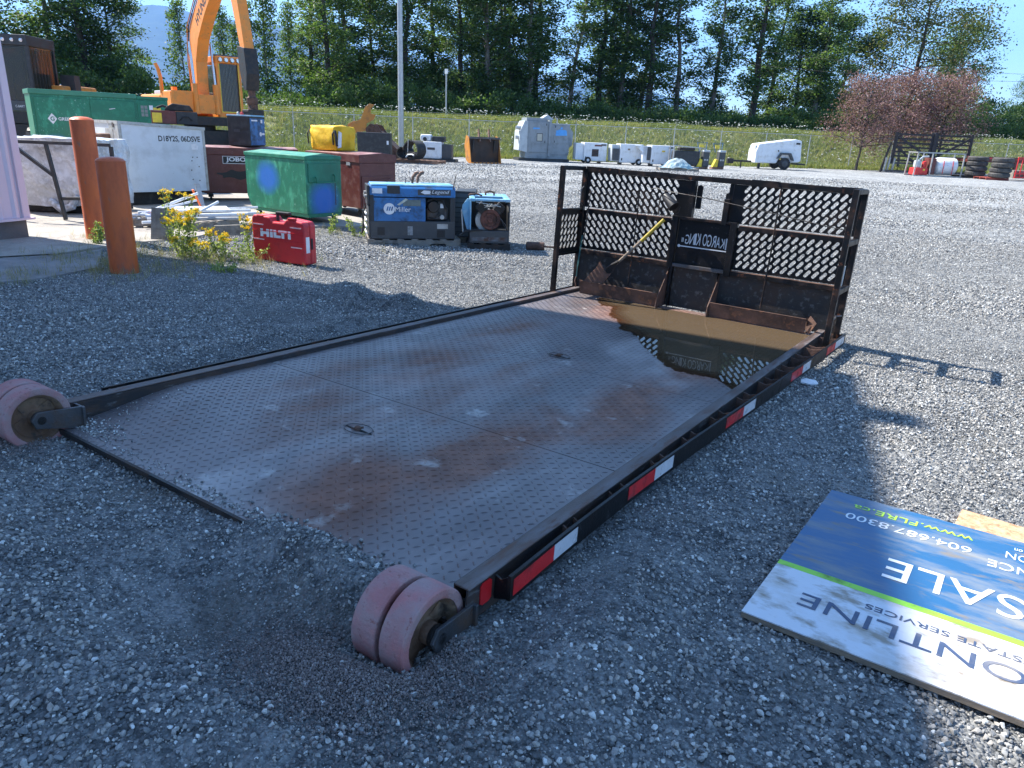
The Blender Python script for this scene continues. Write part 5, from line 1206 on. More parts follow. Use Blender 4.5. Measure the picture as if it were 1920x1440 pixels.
# ================================================================== behind the yard: fence, bank, trees, hills
F0 = Vector((-27.81, 25.51)); FD = Vector((2.035, 2.273)).normalized(); FN = Vector((-FD.y, FD.x)); FS = 3.051
def fpos(k, off=0.0): p = F0 + FD * (FS * k) + FN * off; return p
def off_at(px, off):
    d0, d1 = 15.0, 200.0
    for _ in range(40):
        m = (d0 + d1) / 2; P = at(px, m)
        if (Vector((P.x, P.y)) - F0).dot(FN) < off: d0 = m
        else: d1 = m
    P = at(px, m); return Vector((P.x, P.y))
def bank_z(off): return 2.02 * float(sstep(.8, 9.0, off)) + .01 * off if off < 10 else 2.12 - .008 * (off - 10)
m_grass = mat('bank_grass_ground', (.150, .165, .050), .95, 0, .35, .5, (.25, .21, .09), .5, .35, .6, 8, d2=(.10, .14, .035), d2_amt=.5, d2s=1.4)
mb = MB(); offs = [.35, .8, 1.5, 2.5, 3.5, 4.5, 5.5, 6.5, 7.5, 8.5, 9.5, 12, 20, 60, 160]; ks = list(range(-60, 90, 1))
vs = []; 
for k in ks:
    for o_ in offs:
        p = fpos(k, o_ + .25 * math.sin(k * 1.7) * (o_ < 2)); n_ = .10 * mnoise.noise(Vector((p.x * .5, p.y * .5, 0))) + .12 * mnoise.noise(Vector((p.x * .09, p.y * .09, 0)))
        vs.append((p.x, p.y, bank_z(o_) + (n_ if 1 < o_ < 30 else -.02 if o_ < 1 else 0)))
n = len(offs); fs = [(i * n + j, (i + 1) * n + j, (i + 1) * n + j + 1, i * n + j + 1) for i in range(len(ks) - 1) for j in range(n - 1)]
mb.v = vs; mb.f = fs; mb.m = [0] * len(fs); o = mb.build('grass_bank', m_grass, None, smooth=True); o['kind'] = 'structure'
BANK = o

def leaf_mat(name, cols, rough=.55, trans=.35):
    m = bpy.data.materials.new(name); m.use_nodes = True; nt = m.node_tree; N = nt.nodes; L = nt.links
    b = N['Principled BSDF']; out = N['Material Output']; b.inputs['Roughness'].default_value = rough; b.inputs['Specular IOR Level'].default_value = .35
    at_ = N.new('ShaderNodeAttribute'); at_.attribute_name = 'tone'
    cr = N.new('ShaderNodeValToRGB'); e = cr.color_ramp.elements; e[0].color = (*cols[0], 1); e[1].color = (*cols[-1], 1)
    for i, c in enumerate(cols[1:-1]): q = e.new((i + 1) / (len(cols) - 1)); q.color = (*c, 1)
    L.new(at_.outputs['Fac'], cr.inputs[0]); L.new(cr.outputs[0], b.inputs['Base Color'])
    tr = N.new('ShaderNodeBsdfTranslucent'); mx = N.new('ShaderNodeMixShader'); mx.inputs[0].default_value = trans
    mm = N.new('ShaderNodeMix'); mm.data_type = 'RGBA'; mm.blend_type = 'MULTIPLY'; mm.inputs[0].default_value = 1; L.new(cr.outputs[0], mm.inputs[6]); mm.inputs[7].default_value = (1.5, 1.6, .7, 1)
    L.new(mm.outputs[2], tr.inputs[0]); L.new(b.outputs[0], mx.inputs[1]); L.new(tr.outputs[0], mx.inputs[2]); L.new(mx.outputs[0], out.inputs[0])
    return m
m_leafdark = leaf_mat('dark_poplar_leaves', [(.026, .052, .018), (.058, .108, .032), (.13, .18, .07)], trans=.42)
m_leafmid = leaf_mat('green_leaves', [(.042, .082, .024), (.090, .150, .044), (.19, .24, .095)], trans=.42)
m_leafbrown = leaf_mat('yellowing_maple_leaves', [(.035, .065, .018), (.085, .105, .030), (.19, .14, .055)])
m_leafpurple = leaf_mat('purple_plum_leaves', [(.12, .052, .060), (.22, .120, .125), (.34, .235, .225)], trans=.25)
m_bark = mat('grey_bark', (.11, .095, .08), .9, 0, .3, 3, (.25, .24, .22), .35, 2, .5, 20, stretch=(2, 2, .4))
m_barkdark = mat('dark_bark', (.045, .038, .032), .9, 0, .3, 3, bump=.5, bs=20)

def leaves_mesh(name, C, S, tone, m, seed):
    """folded leaf quads at centres C with sizes S"""
    rg = np.random.default_rng(seed); n = len(C)
    a = rg.normal(size=(n, 3)); a /= np.linalg.norm(a, axis=1)[:, None]; t = rg.normal(size=(n, 3)); b = np.cross(a, t); b /= np.linalg.norm(b, axis=1)[:, None]
    c = np.cross(a, b); S = S[:, None]
    V = np.stack([C - a * S * .5, C + b * S * .36 + c * S * .1, C + a * S * .55, C - b * S * .36 + c * S * .1], 1).reshape(-1, 3)
    me = bpy.data.meshes.new(name); me.vertices.add(n * 4); me.vertices.foreach_set('co', V.astype(np.float32).ravel())
    me.loops.add(n * 4); me.loops.foreach_set('vertex_index', np.arange(n * 4, dtype=np.int32)); me.polygons.add(n)
    me.polygons.foreach_set('loop_start', np.arange(0, n * 4, 4, dtype=np.int32)); me.update()
    at_ = me.attributes.new('tone', 'FLOAT', 'FACE'); at_.data.foreach_set('value', np.clip(tone, 0, 1).astype(np.float32))
    me.materials.append(m); return me

def tree_parts(seed, H, spread, kind, m_leaf, m_trunk, nleaf, lsize, crown0=.2, lean=.0, r0=None):
    """trunk with limbs (one mesh) and a crown of leaves (one mesh)"""
    rg = random.Random(seed); nr = np.random.default_rng(seed)
    tk = MB(); r0 = r0 or H * .011
    pts = []; x = y = 0
    for i in range(9):
        t = i / 8; pts.append(Vector((x, y, H * .97 * t))); x += rg.gauss(lean * H / 8, H * .006); y += rg.gauss(0, H * .006)
    tk.tube(pts, [r0 * (1.25 if i == 0 else 1) * (1 - .9 * i / 8) + .012 for i in range(9)], 8)
    def on(t): q = t * 8; i = min(7, int(q)); return pts[i].lerp(pts[i + 1], q - i)
    C = []; W = []
    nb = {'poplar': 46, 'broad': 40, 'plum': 46, 'young': 26}[kind]
    for b in range(nb):
        t = crown0 + (1 - crown0) * (b + rg.random()) / nb; p = on(min(t, .99)); az = rg.uniform(0, 2 * PI)
        u = (t - crown0) / (1 - crown0)
        if kind == 'poplar': ln = spread * (.35 + .9 * math.sin(PI * min(1, u * .85 + .12)) ** .8) * rg.uniform(.5, 1.1); el = rg.uniform(.35, 1.0)
        elif kind == 'young': ln = spread * (1 - u) ** .7 * rg.uniform(.6, 1.1) + .15; el = rg.uniform(.5, 1.1)
        elif kind == 'broad': ln = spread * math.sqrt(max(.05, 1 - (u * 1.1 - .35) ** 2)) * rg.uniform(.55, 1.05); el = rg.uniform(-.05, .7)
        else: ln = spread * math.sqrt(max(.04, 1 - (u * 1.2 - .4) ** 2)) * rg.uniform(.6, 1.1); el = rg.uniform(.15, 1.0)
        d = Vector((math.cos(az) * math.cos(el), math.sin(az) * math.cos(el), math.sin(el)))
        q1 = p + d * ln * .5 + Vector((0, 0, -.02 * ln)); q2 = p + d * ln + Vector((rg.gauss(0, .1), rg.gauss(0, .1), rg.uniform(-.1, .12))) * ln
        rb = r0 * (.34 if kind != 'plum' else .5) * (1 - .7 * t) + .006
        tk.tube([p, q1, q2], [rb, rb * .6, .006], 5, cap=False)
        subs = [q1.lerp(q2, .4), q2]
        for s_ in range(3 if kind != 'plum' else 5):
            e = q1.lerp(q2, rg.random()) + Vector((rg.gauss(0, .22), rg.gauss(0, .22), rg.gauss(0, .2))) * ln; tk.tube([q1.lerp(q2, rg.uniform(0, .6)), e], [rb * .4, .005], 4, cap=False); subs.append(e)
        if rg.random() < .12: continue
        for c in subs: C.append(c); W.append(rg.uniform(.4, 1.4))
    W = np.array(W); W /= W.sum(); idx = nr.choice(len(C), nleaf, p=W); CC = np.array([c[:] for c in C])[idx]
    sg = {'poplar': .42, 'broad': .62, 'plum': .30, 'young': .26}[kind] * (spread / {'poplar': 2.2, 'broad': 5, 'plum': 2.3, 'young': 1.1}[kind]) ** .6
    off = nr.normal(size=(nleaf, 3)) * sg; off[:, 2] = off[:, 2] * .8 - abs(off[:, 2]) * .2
    P = CC + off; tone = nr.beta(2, 2.6, nleaf) + .15 * (nr.random(len(C))[idx] - .5)
    return tk, leaves_mesh('crown', P, nr.uniform(.7, 1.3, nleaf) * lsize, tone, m_leaf, seed)
PROTO = {}
def proto(key, *a, **k):
    tk, lm = tree_parts(*a, **k); o = tk.build('trunk', a[5], None, smooth=True); me = o.data; bpy.data.objects.remove(o); PROTO[key] = (me, lm)
proto('p1', 11, 21, 1.9, 'poplar', m_leafmid, m_bark, 9000, .22, crown0=.06)
proto('p2', 12, 23, 2.0, 'poplar', m_leafdark, m_barkdark, 9500, .22, crown0=.12)
proto('p3', 13, 20, 1.7, 'poplar', m_leafdark, m_bark, 8500, .22, crown0=.10, lean=.02)
proto('p4', 14, 22, 2.3, 'poplar', m_leafmid, m_barkdark, 10500, .21, crown0=.05, lean=-.01)
proto('p5', 15, 20, 1.5, 'poplar', m_leafdark, m_bark, 6000, .21, crown0=.15, lean=.04)
proto('d1', 16, 17, 3.3, 'poplar', m_leafdark, m_barkdark, 17000, .21, crown0=.03)
proto('b1', 17, 17, 5.6, 'broad', m_leafbrown, m_barkdark, 17000, .21, crown0=.18, r0=.26)
proto('b2', 18, 14, 4.2, 'broad', m_leafmid, m_barkdark, 13000, .20, crown0=.08, r0=.2)
proto('y1', 19, 7.5, 1.15, 'young', m_leafmid, m_bark, 2600, .15, crown0=.06, r0=.05)
proto('y2', 20, 9.5, 1.5, 'young', m_leafmid, m_bark, 4200, .16, crown0=.08, r0=.07)
proto('pl', 22, 5.2, 2.4, 'plum', m_leafpurple, m_barkdark, 9500, .095, crown0=.26, r0=.075)
TREES = 'trees growing along the bank behind the fence'
def tree(key, px, off, label, s=1.0, rz=None, name='poplar_tree', group=TREES, sz=None):
    p = off_at(px, off); t = thing(name, label, 'tree', (p.x, p.y, bank_z(off) - .1), rz if rz is not None else random.uniform(0, 6.28), group)
    t.scale = (s, s, sz or s)
    for nm_, me in zip(('trunk', 'crown'), PROTO[key]):
        o = bpy.data.objects.new(nm_, me); COL.objects.link(o); o.parent = t
    return t
T = [
 ('d1', 20, 13, 'dark leafy tree behind the black cab, half hidden by the pink building', 1.1), ('p1', 118, 17, 'tall dark tree rising right of the black cab', 1.0),
 ('p2', 165, 12, 'tall dark trunked tree above the left doors of the green cabinet', .95), ('d1', 222, 13, 'wide dark tree filled with leaves to the ground above the white enclosure', .74),
 ('y1', 350, 13, 'thin young tree just left of the orange excavator boom', .92), ('y2', 425, 14, 'small green tree seen between the excavator boom and its arm', .72), ('y1', 450, 19, 'small dark sapling behind the excavator arm', .85),
 ('y2', 505, 12, 'pale green slender tree right of the excavator arm', 1.0), ('y2', 550, 15, 'lower pale green tree left of the big dark grove', .78), ('y1', 478, 13, 'short young tree close behind the excavator cab', .95),
 ('p4', 622, 12, 'first big tree of the grove left of the tall light pole, pale trunk', .95), ('p1', 655, 16, 'tall tree with straight grey trunk left of the light pole', 1.0), ('d1', 705, 21, 'dense dark tree directly left of the light pole', 1.0),
 ('p2', 760, 14, 'dark tree directly behind the light pole', 1.0), ('p1', 815, 19, 'tree right of the light pole behind the short grey post', 1.0), ('p4', 862, 15, 'leafy tree above the digging bucket', .95),
 ('p3', 912, 12, 'tree with thick pale trunk above the left edge of the grey generator', 1.05), ('p2', 935, 19, 'dark tree behind the thick pale trunk', 1.0), ('p5', 962, 14, 'leaning thin tree with bare lower trunk above the grey generator', .95),
 ('p3', 990, 12, 'pale trunked tree right above the grey generator', 1.1), ('p2', 1004, 17, 'dark trunked tree pressed against the pale trunk above the generator', 1.05), ('p5', 1062, 13, 'thin straight tree above the first white heater', .9),
 ('p2', 1118, 14, 'tree with slim dark trunk above the second white heater', 1.0), ('p2', 1138, 18, 'dark tree in the middle of three close trunks', 1.05), ('p3', 1158, 13, 'right one of three close trunks above the heaters', 1.1), ('p5', 1192, 15, 'thin tree between the close trunks and the leaning dark one', 1.0),
 ('p2', 1210, 12, 'dark tree leaning right above the third white heater', 1.0), ('p5', 1262, 13, 'slim tree with bare leaning trunk right of the third heater', 1.0), ('p3', 1328, 12, 'tree with thin grey trunk above the yellow compactors', .95),
 ('p2', 1398, 12, 'stout black trunked tree between the compactors and the trailer', 1.15), ('p4', 1432, 18, 'leafy tree behind the stout black trunk', 1.0), ('d1', 1482, 17, 'dense dark tree above the white trailer', .95), ('p1', 1515, 14, 'tall tree above the right end of the white trailer', 1.0),
 ('d1', 1570, 20, 'dense dark tree behind the purple tree, left side', 1.0), ('b1', 1690, 15, 'big spreading maple with yellowing leaves behind the purple trees', 1.0), ('b2', 1760, 22, 'dark round tree behind the big maple', .95),
 ('b2', 1905, 30, 'paler green bushy tree at the far right edge', .62), ('b1', 2075, 12, 'maple beyond the right edge reaching its branches into view', 1.05), ('b2', 1985, 40, 'low pale tree beyond the right edge', .6),
 ('p1', 585, 20, 'tall dark tree at the left end of the grove', .95), ('d1', 885, 24, 'dense dark tree deep in the middle of the grove', .9)]
for (k, px, off, lb, s) in T: tree(k, px, off + 10, lb, s * 1.14, sz=s * (1.14 if k[0] == 'y' else .92 if k[0] == 'b' else .71), name={'p': 'poplar_tree', 'd': 'poplar_tree', 'b': 'maple_tree', 'y': 'young_tree'}[k[0]])
tree('pl', 1612, -1.2, 'left purple leaved plum tree with thin trunk in front of the fence', .92, 1.0, 'plum_tree', 'purple plum trees by the fence')
tree('pl', 1690, .2, 'middle purple leaved plum tree behind the black wooden gates', 1.0, 3.0, 'plum_tree', 'purple plum trees by the fence')
tree('pl', 1762, -.2, 'right purple leaved plum tree behind the red and white tank', 1.02, 4.4, 'plum_tree', 'purple plum trees by the fence')
for o_ in bpy.data.objects:
    if o_.name.startswith('plum_tree'): o_.location.z = -.05

# undergrowth on top of the bank: one mass of leafy clumps
def leaf_clump(seed, m, n=130, r=.5, ls=.15):
    rg = np.random.default_rng(seed); P = rg.normal(size=(n, 3)) * r * .55; P[:, 2] = abs(P[:, 2]) * 1.1
    return leaves_mesh('clump', P, rg.uniform(.7, 1.3, n) * ls, rg.beta(2, 2.4, n), m, seed)
CL = [leaf_clump(60 + i, (m_leafdark, m_leafmid, m_leafdark)[i % 3]) for i in range(6)]
P = []; S = []
for _ in range(3800):
    px = random.uniform(-60, 2050); off = random.uniform(10.5, 24); p = off_at(px, off) if False else None
    k = random.uniform(-14, 32); off = 17 + random.random() ** 1.3 * 19; q = fpos(k, off)
    hh = 2.2 + 1.6 * mnoise.noise(Vector((q.x * .16, q.y * .16, 3))) + (2.0 if off > 24 else 0)
    d_ = Vector((q.x, q.y, 1.4)) - CAM_POS; px = 960 + FPX * d_.dot(RGT) / d_.dot(FWD)
    if 285 < px < 575: hh *= .30
    if 990 < px < 1480: hh *= .42 + .5 * max(0, mnoise.noise(Vector((px * .02, 1, 1))))
    P.append((q.x, q.y, bank_z(off) + random.random() * max(.6, hh))); S.append(random.uniform(.7, 1.5))
n = len(P); scatter('undergrowth', P, np.stack([np.zeros(n), np.zeros(n), RNG.uniform(0, 6.28, n)], -1), S, RNG.integers(0, 6, n), CL)

# tall grass and white umbels on the bank
def grass_tuft(seed, m, n=16, h=.5, w=.012, spread=.16):
    rg = random.Random(seed); V = []; F = []; tn = []
    for i in range(n):
        a = rg.uniform(0, 2 * PI); r = rg.random() * spread; x, y = r * math.cos(a), r * math.sin(a); hh = h * rg.uniform(.5, 1.1); b = rg.uniform(0, 2 * PI); l = hh * rg.uniform(.1, .5)
        dx, dy = math.cos(b) * l, math.sin(b) * l; px_, py_ = -math.sin(b) * w, math.cos(b) * w; k = len(V)
        V += [(x - px_, y - py_, 0), (x + px_, y + py_, 0), (x + dx * .4 + px_ * .7, y + dy * .4 + py_ * .7, hh * .6), (x + dx * .4 - px_ * .7, y + dy * .4 - py_ * .7, hh * .6), (x + dx, y + dy, hh)]
        F += [(k, k + 1, k + 2, k + 3), (k + 3, k + 2, k + 4)]; t = rg.random(); tn += [t, t]
    me = bpy.data.meshes.new('tuft'); me.from_pydata(V, [], F); a_ = me.attributes.new('tone', 'FLOAT', 'FACE'); a_.data.foreach_set('value', tn); me.materials.append(m); return me
m_gblade = leaf_mat('bank_grass_blades', [(.10, .14, .030), (.20, .235, .060), (.36, .31, .13)], .7, .3)
m_gblade2 = leaf_mat('fresh_grass_blades', [(.10, .14, .035), (.20, .225, .065), (.31, .30, .11)], .7, .3)
GT = [grass_tuft(i, (m_gblade, m_gblade2, m_gblade)[i % 3], 18, .42, .022, .22) for i in range(6)]
P = []; S = []; I = []
for _ in range(21000):
    k = random.uniform(-5, 19.5); off = .1 + 10.5 * random.random(); q = fpos(k, off); v = mnoise.noise(Vector((q.x * .25, q.y * .25, 5)))
    P.append((q.x, q.y, bank_z(off) - .06)); S.append((.75 + .45 * v + random.uniform(-.2, .25)) * (.7 if off < .6 else 1)); I.append((1 if v > .08 else 0) + 3 * random.randint(0, 1) + (2 if random.random() < .3 and v < 0 else 0))
n = len(P); scatter('bank_grass', P, np.stack([RNG.normal(0, .12, n), RNG.normal(0, .12, n), RNG.uniform(0, 6.28, n)], -1), S, np.clip(I, 0, 5), GT)
m_umbel = mat('white_umbel', (.72, .72, .66), .7); m_stalk = mat('green_stalk', (.12, .17, .05), .7)
def umbel(seed):
    rg = random.Random(seed); mb = MB(); h = .72; mb.mi = 1; mb.tube([(0, 0, 0), (.02, .01, h * .6), (.03, .0, h)], [.006, .005, .004], 4, cap=False); mb.mi = 0
    for i in range(rg.randint(3, 6)):
        a = rg.uniform(0, 6.28); r = rg.uniform(0, .05); q = rg.uniform(.022, .038); cx, cy = .03 + r * math.cos(a), r * math.sin(a); z = h + rg.uniform(-.01, .02)
        mb.prism([(cx + q * math.cos(t), cy + q * math.sin(t)) for t in np.linspace(0, 2 * PI, 6, endpoint=False)], z, z + .012)
    o = mb.build('umbel', [m_umbel, m_stalk], None); me = o.data; bpy.data.objects.remove(o); return me
UM = [umbel(i) for i in range(4)]
P = []
for _ in range(2600):
    k = random.uniform(-4, 18.5); off = .6 + 10.6 * random.random() ** (.65 if random.random() < .5 else 1); q = fpos(k, off)
    if mnoise.noise(Vector((q.x * .3, q.y * .3, 9))) < -.22 + (.0 if off < 8.5 else -.5): continue
    P.append((q.x, q.y, bank_z(off) - .12))
n = len(P); scatter('white_flowers', P, np.stack([RNG.normal(0, .18, n), RNG.normal(0, .18, n), RNG.uniform(0, 6.28, n)], -1), RNG.uniform(.55, 1.05, n), RNG.integers(0, 4, n), UM)

# chain link fence
fc = thing('chain_link_fence', 'galvanised chain link fence with angled barb arms along the foot of the grass bank', 'fence', (F0.x, F0.y, 0), math.atan2(FD.y, FD.x))
H_F = 1.95
po = None
for k in range(-6, 19):
    mb = MB().tube([(k * FS, 0, -.1), (k * FS, 0, H_F)], .026, 8); mb.tube([(k * FS, 0, H_F), (k * FS - .02, -.16, H_F + .28)], .014, 5)
    if po is None: o = mb.build('fence_post', m_galv, fc, smooth=True, loc=(0, 0, 0)); po = o
    else: mb.build('fence_post', m_galv, fc, smooth=True)
MB().tube([(-6 * FS, .0, H_F - .02), (18 * FS, .0, H_F - .02)], .020, 6).build('top_rail', m_galv, fc, smooth=True)
for j, (y, z) in enumerate(((-.055, .09), (-.11, .18), (-.155, .27))): MB().tube([(-6 * FS, y, H_F + z), (18 * FS, y, H_F + z)], .003, 4).build('barbed_wire', m_galv, fc)
mb = MB(); st_ = .085; x = -6 * FS; n_ = int(24 * FS / st_)
V = []; Fq = []
wv = .0028
for s_ in (1, -1):
    for i in range(-24, n_):
        xa = x + i * st_; xb = xa + H_F - .06
        xa, xb = (xa, xb) if s_ > 0 else (xb, xa); za, zb = .04, H_F - .02
        if min(xa, xb) < -6 * FS or max(xa, xb) > 18 * FS: continue
        k = len(V); V += [(xa - wv, 0.004 * s_, za), (xa + wv, .004 * s_, za), (xb + wv, .004 * s_, zb), (xb - wv, .004 * s_, zb)]; Fq.append((k, k + 1, k + 2, k + 3))
mb.v = V; mb.f = Fq; mb.m = [0] * len(Fq); o = mb.build('wire_mesh', m_galv, fc); o['kind'] = 'stuff'

# poles and overhead wires
p = off_at(752, 1.0); lp_ = thing('light_pole', 'very tall round galvanised light pole rising out of the top of the picture', 'pole', (p.x, p.y, 0)); lp_.rotation_euler = (R(1.2), R(1.0), 0)
MB().tube([(0, 0, 0), (0, 0, 7), (0, 0, 16)], [.155, .135, .10], 14).build('pole_shaft', m_galv, lp_, smooth=True); MB().bb((-.22, -.22, 0), (.22, .22, .03)).build('base_plate', m_galv, lp_); MB().bb((-.6, -.12, 15.9), (.6, .12, 16.0)).build('lamp_head', m_galv, lp_)
p = off_at(836, 10.5); q = thing('marker_post', 'short grey post with a small cap plate on the bank right of the light pole', 'post', (p.x, p.y, bank_z(10.5)))
MB().tube([(0, 0, 0), (0, 0, 2.75)], .05, 8).build('post_shaft', m_galv, q); MB().bb((-.12, -.03, 2.751), (.12, .03, 3.05)).build('cap_plate', m_white, q)
for j, (ya, yb, d) in enumerate(((64, 150, 46), (98, 158, 47))):
    a = at(1150, 60, 0); b = at(2100, 48, 0)
    pa = CAM_POS + (FWD * FPX + RGT * (1150 - 960) - UPV * (ya - 12 - 720)) * (62 / FPX); pb = CAM_POS + (FWD * FPX + RGT * (2150 - 960) - UPV * (yb + 2 - 720)) * (48 / FPX)
    pts = [pa.lerp(pb, t) + Vector((0, 0, -.9 * 4 * t * (1 - t) + .2)) for t in np.linspace(0, 1, 14)]
    o = MB().tube(pts, .010, 4).build('overhead_wire', m_greysteel, None); tag(o, ('upper' if j == 0 else 'lower') + ' thin overhead wire crossing in front of the right hand trees', 'wire')

# hills
def hill(name, prof, dist, m, seed, depthk=1.0):
    V = []; Fq = []; rows = [(.62, 0.0), (.70, .25), (.79, .50), (.87, .72), (.94, .88), (1.0, 1.0), (1.12, .70)]; xs = np.arange(-700, 2900, 24)
    for px in xs:
        yy = float(np.interp(px, [a for a, b in prof], [b for a, b in prof])) ; zt_ = max(20, (horizon(px) - yy) / FPX * dist * .96) + CAM_POS.z
        for (rk, hk) in rows:
            P = at(px, dist * rk); nn = mnoise.fractal(Vector((P.x, P.y, seed)) * (5.0 / dist), .9, 2.1, 5); rid = mnoise.ridged_multi_fractal(Vector((P.x, P.y, seed)) * (9.0 / dist), .9, 2.2, 4, 1.0, 2.0) if 0 < hk < 1 else 0
            V.append((P.x, P.y, zt_ * hk * (1 + (.10 * nn if hk < 1 else .012 * nn)) + (zt_ * .10 * (rid - 1) * hk if hk < 1 else 0) - (0 if hk else 30)))
    n = len(rows)
    for i in range(len(xs) - 1):
        for j in range(n - 1): Fq.append((i * n + j, (i + 1) * n + j, (i + 1) * n + j + 1, i * n + j + 1))
    mb = MB(); mb.v = V; mb.f = Fq; mb.m = [0] * len(Fq); o = mb.build(name, m, None, smooth=True); o['kind'] = 'structure'; return o
m_hill = mat('forested_hillside', (.035, .060, .045), .95, 0, .3, .002, (.06, .085, .05), .4, .004)
m_hill2 = mat('forested_hillside_near', (.028, .055, .035), .95, 0, .3, .004)
hill('hills_far', [(-2600, 120), (-900, 60), (-200, 150), (60, 120), (190, 40), (262, 26), (305, 22), (342, 25), (361, 30), (400, 43), (441, 47), (520, 52), (600, 78), (760, 110), (980, 150), (1211, 172), (1240, 184), (1275, 195), (1369, 212), (1500, 235), (1900, 262), (2600, 250), (4600, 300)], 8200, m_hill, 3)

# ================================================================== machines and goods along the fence
def frm(px, dep, z=None):
    p = at(px, dep); return Vector((p.x, p.y, gz(p.x, p.y) if z is None else z))
def tracks(par, x0, x1, y, w, h, m=m_darksteel, name='track'):
    pr = []; r = h / 2
    for t in np.linspace(-90, 90, 9): pr.append((x1 - r + r * math.cos(R(t)), r + r * math.sin(R(t))))
    for t in np.linspace(90, 270, 9): pr.append((x0 + r + r * math.cos(R(t)), r + r * math.sin(R(t))))
    tr_ = MB().prism(pr, y - w / 2 + .05, y + w / 2 - .05, 'Y').build(name, m, par)
    per = []; L_ = x1 - x0 - 2 * r; tot = 2 * L_ + 2 * PI * r; nn = int(tot / .20)
    for i in range(nn):
        s_ = i * tot / nn
        if s_ < L_: p, a = (x0 + r + s_, 0), 0
        elif s_ < L_ + PI * r: t = (s_ - L_) / r - PI / 2; p, a = (x1 - r + r * math.cos(t), r + r * math.sin(t)), t + PI / 2
        elif s_ < 2 * L_ + PI * r: p, a = (x1 - r - (s_ - L_ - PI * r), h), PI
        else: t = (s_ - 2 * L_ - PI * r) / r + PI / 2; p, a = (x0 + r + r * math.cos(t), r + r * math.sin(t)), t + PI / 2
        MB().box((p[0], y, p[1]), (.17, w, .055), (0, -a, 0)).build('track_shoe', m, tr_)
ex = thing('excavator', 'tall orange tracked excavator with high boom and grated cab window', 'excavator', frm(374, 31), R(-15))
for s_ in (-1, 1): tracks(ex, -2.0, 2.0, s_ * 1.30, .6, .95)
MB().bb((-1.2, -1.0, .35), (1.2, 1.0, .95)).build('undercarriage', m_darksteel, ex); MB().lathe([(0, .95), (.62, .95), (.62, 1.15), (0, 1.15)], (0, 0, 0), 'Z', 24).build('slew_ring', m_darksteel, ex)
MB().bb((-2.9, -1.35, 1.16), (1.15, 1.40, 1.50)).build('platform', m_darksteel, ex, bevel=.02)
MB().bb((-3.0, -1.38, 1.52), (-.35, 1.38, 2.32)).build('engine_hood', m_exor, ex, bevel=.09); MB().bb((-2.6, -.9, 2.34), (-.9, .8, 2.50)).build('hood_top', m_greylight, ex, bevel=.03)
MB().bb((-.30, -1.38, 1.52), (.95, -.50, 2.42)).build('tool_box', m_exor, ex, bevel=.03); MB().bb((.965, -1.36, 1.30), (1.0, -.50, 2.45)).build('front_guard', m_exor, ex, bevel=.008)
MB().bb((1.0, -.42, 1.62), (1.05, .46, 2.35)).build('boom_guard', m_exor, ex, bevel=.008)
MB().tube([(-.1, -1.36, 2.35), (-.1, -1.36, 2.9), (-.18, -1.40, 3.25), (-.28, -1.45, 3.45)], .075, 8).build('exhaust_stack', m_exor, ex, smooth=True); MB().bb((-.4, -.9, 2.33), (-.2, -.72, 2.62)).build('filler_post', m_exor, ex)
# cab
MB().bb((-.75, .50, 1.52), (1.0, 1.50, 1.70)).build('cab_base', m_exor, ex)
cb = MB(); 
for (x0, x1, y0, y1) in ((.93, 1.02, .50, .62), (.93, 1.02, 1.40, 1.52), (-.75, -.66, .50, .60), (-.75, -.66, 1.42, 1.52)): cb.bb((x0, y0, 1.701), (x1, y1, 3.60))
cb.build('cab_frame', m_exor, ex); MB().bb((-.78, .48, 3.601), (1.08, 1.54, 3.86)).build('cab_roof', m_exor, ex, bevel=.03)
MB().bb((.935, .621, 1.72), (.945, 1.399, 3.58)).build('windscreen', m_glass, ex); MB().bb((-.65, .505, 1.9), (.92, .515, 3.5)).build('side_window', m_glass, ex); MB().bb((-.65, 1.49, 1.9), (.92, 1.50, 3.5)).build('side_window', m_glass, ex)
for i in range(13): MB().bb((1.022, .63 + i * .06, 1.74), (1.03, .642 + i * .06, 3.56)).build('window_grate_bar', m_darksteel, ex)
MB().bb((1.022, .60, 1.70), (1.032, .628, 3.60)).bb((1.022, 1.394, 1.70), (1.032, 1.42, 3.60)).bb((1.022, .6285, 1.70), (1.032, 1.3935, 1.735)).build('window_surround', m_yelpaint, ex)
for i in range(4): MB().lathe([(0, 0), (.085, 0), (.095, .05), (.07, .09), (0, .09)], (1.085, .64 + i * .25, 3.72), 'X', 12).build('work_light', m_chrome, ex)
MB().bb((.6, .5, 3.861), (1.0, 1.5, 3.92)).build('roof_rack', m_greysteel, ex)
# boom, arm, rams
def beam(pts, w, hs, m, name):
    n = len(pts); top = []; bot = []
    for i, p in enumerate(pts):
        d = (Vector(pts[min(i + 1, n - 1)]) - Vector(pts[max(i - 1, 0)])).normalized(); nn = Vector((-d.y, d.x)); top.append(Vector(p) + nn * hs[i]); bot.append(Vector(p) - nn * hs[i])
    V = []; Fq = []
    for i in range(n):
        for y in (-w / 2, w / 2):
            V.append((top[i].x, y, top[i].y)); V.append((bot[i].x, y, bot[i].y))
    for i in range(n - 1):
        a = i * 4; b = a + 4; Fq += [(a, b, b + 2, a + 2), (a + 1, a + 3, b + 3, b + 1), (a, a + 1, b + 1, b), (a + 2, b + 2, b + 3, a + 3)]
    Fq += [(0, 2, 3, 1), ((n - 1) * 4, (n - 1) * 4 + 1, (n - 1) * 4 + 3, (n - 1) * 4 + 2)]
    mb = MB(); mb.add(V, Fq); return mb.build(name, m, ex, bevel=.015)
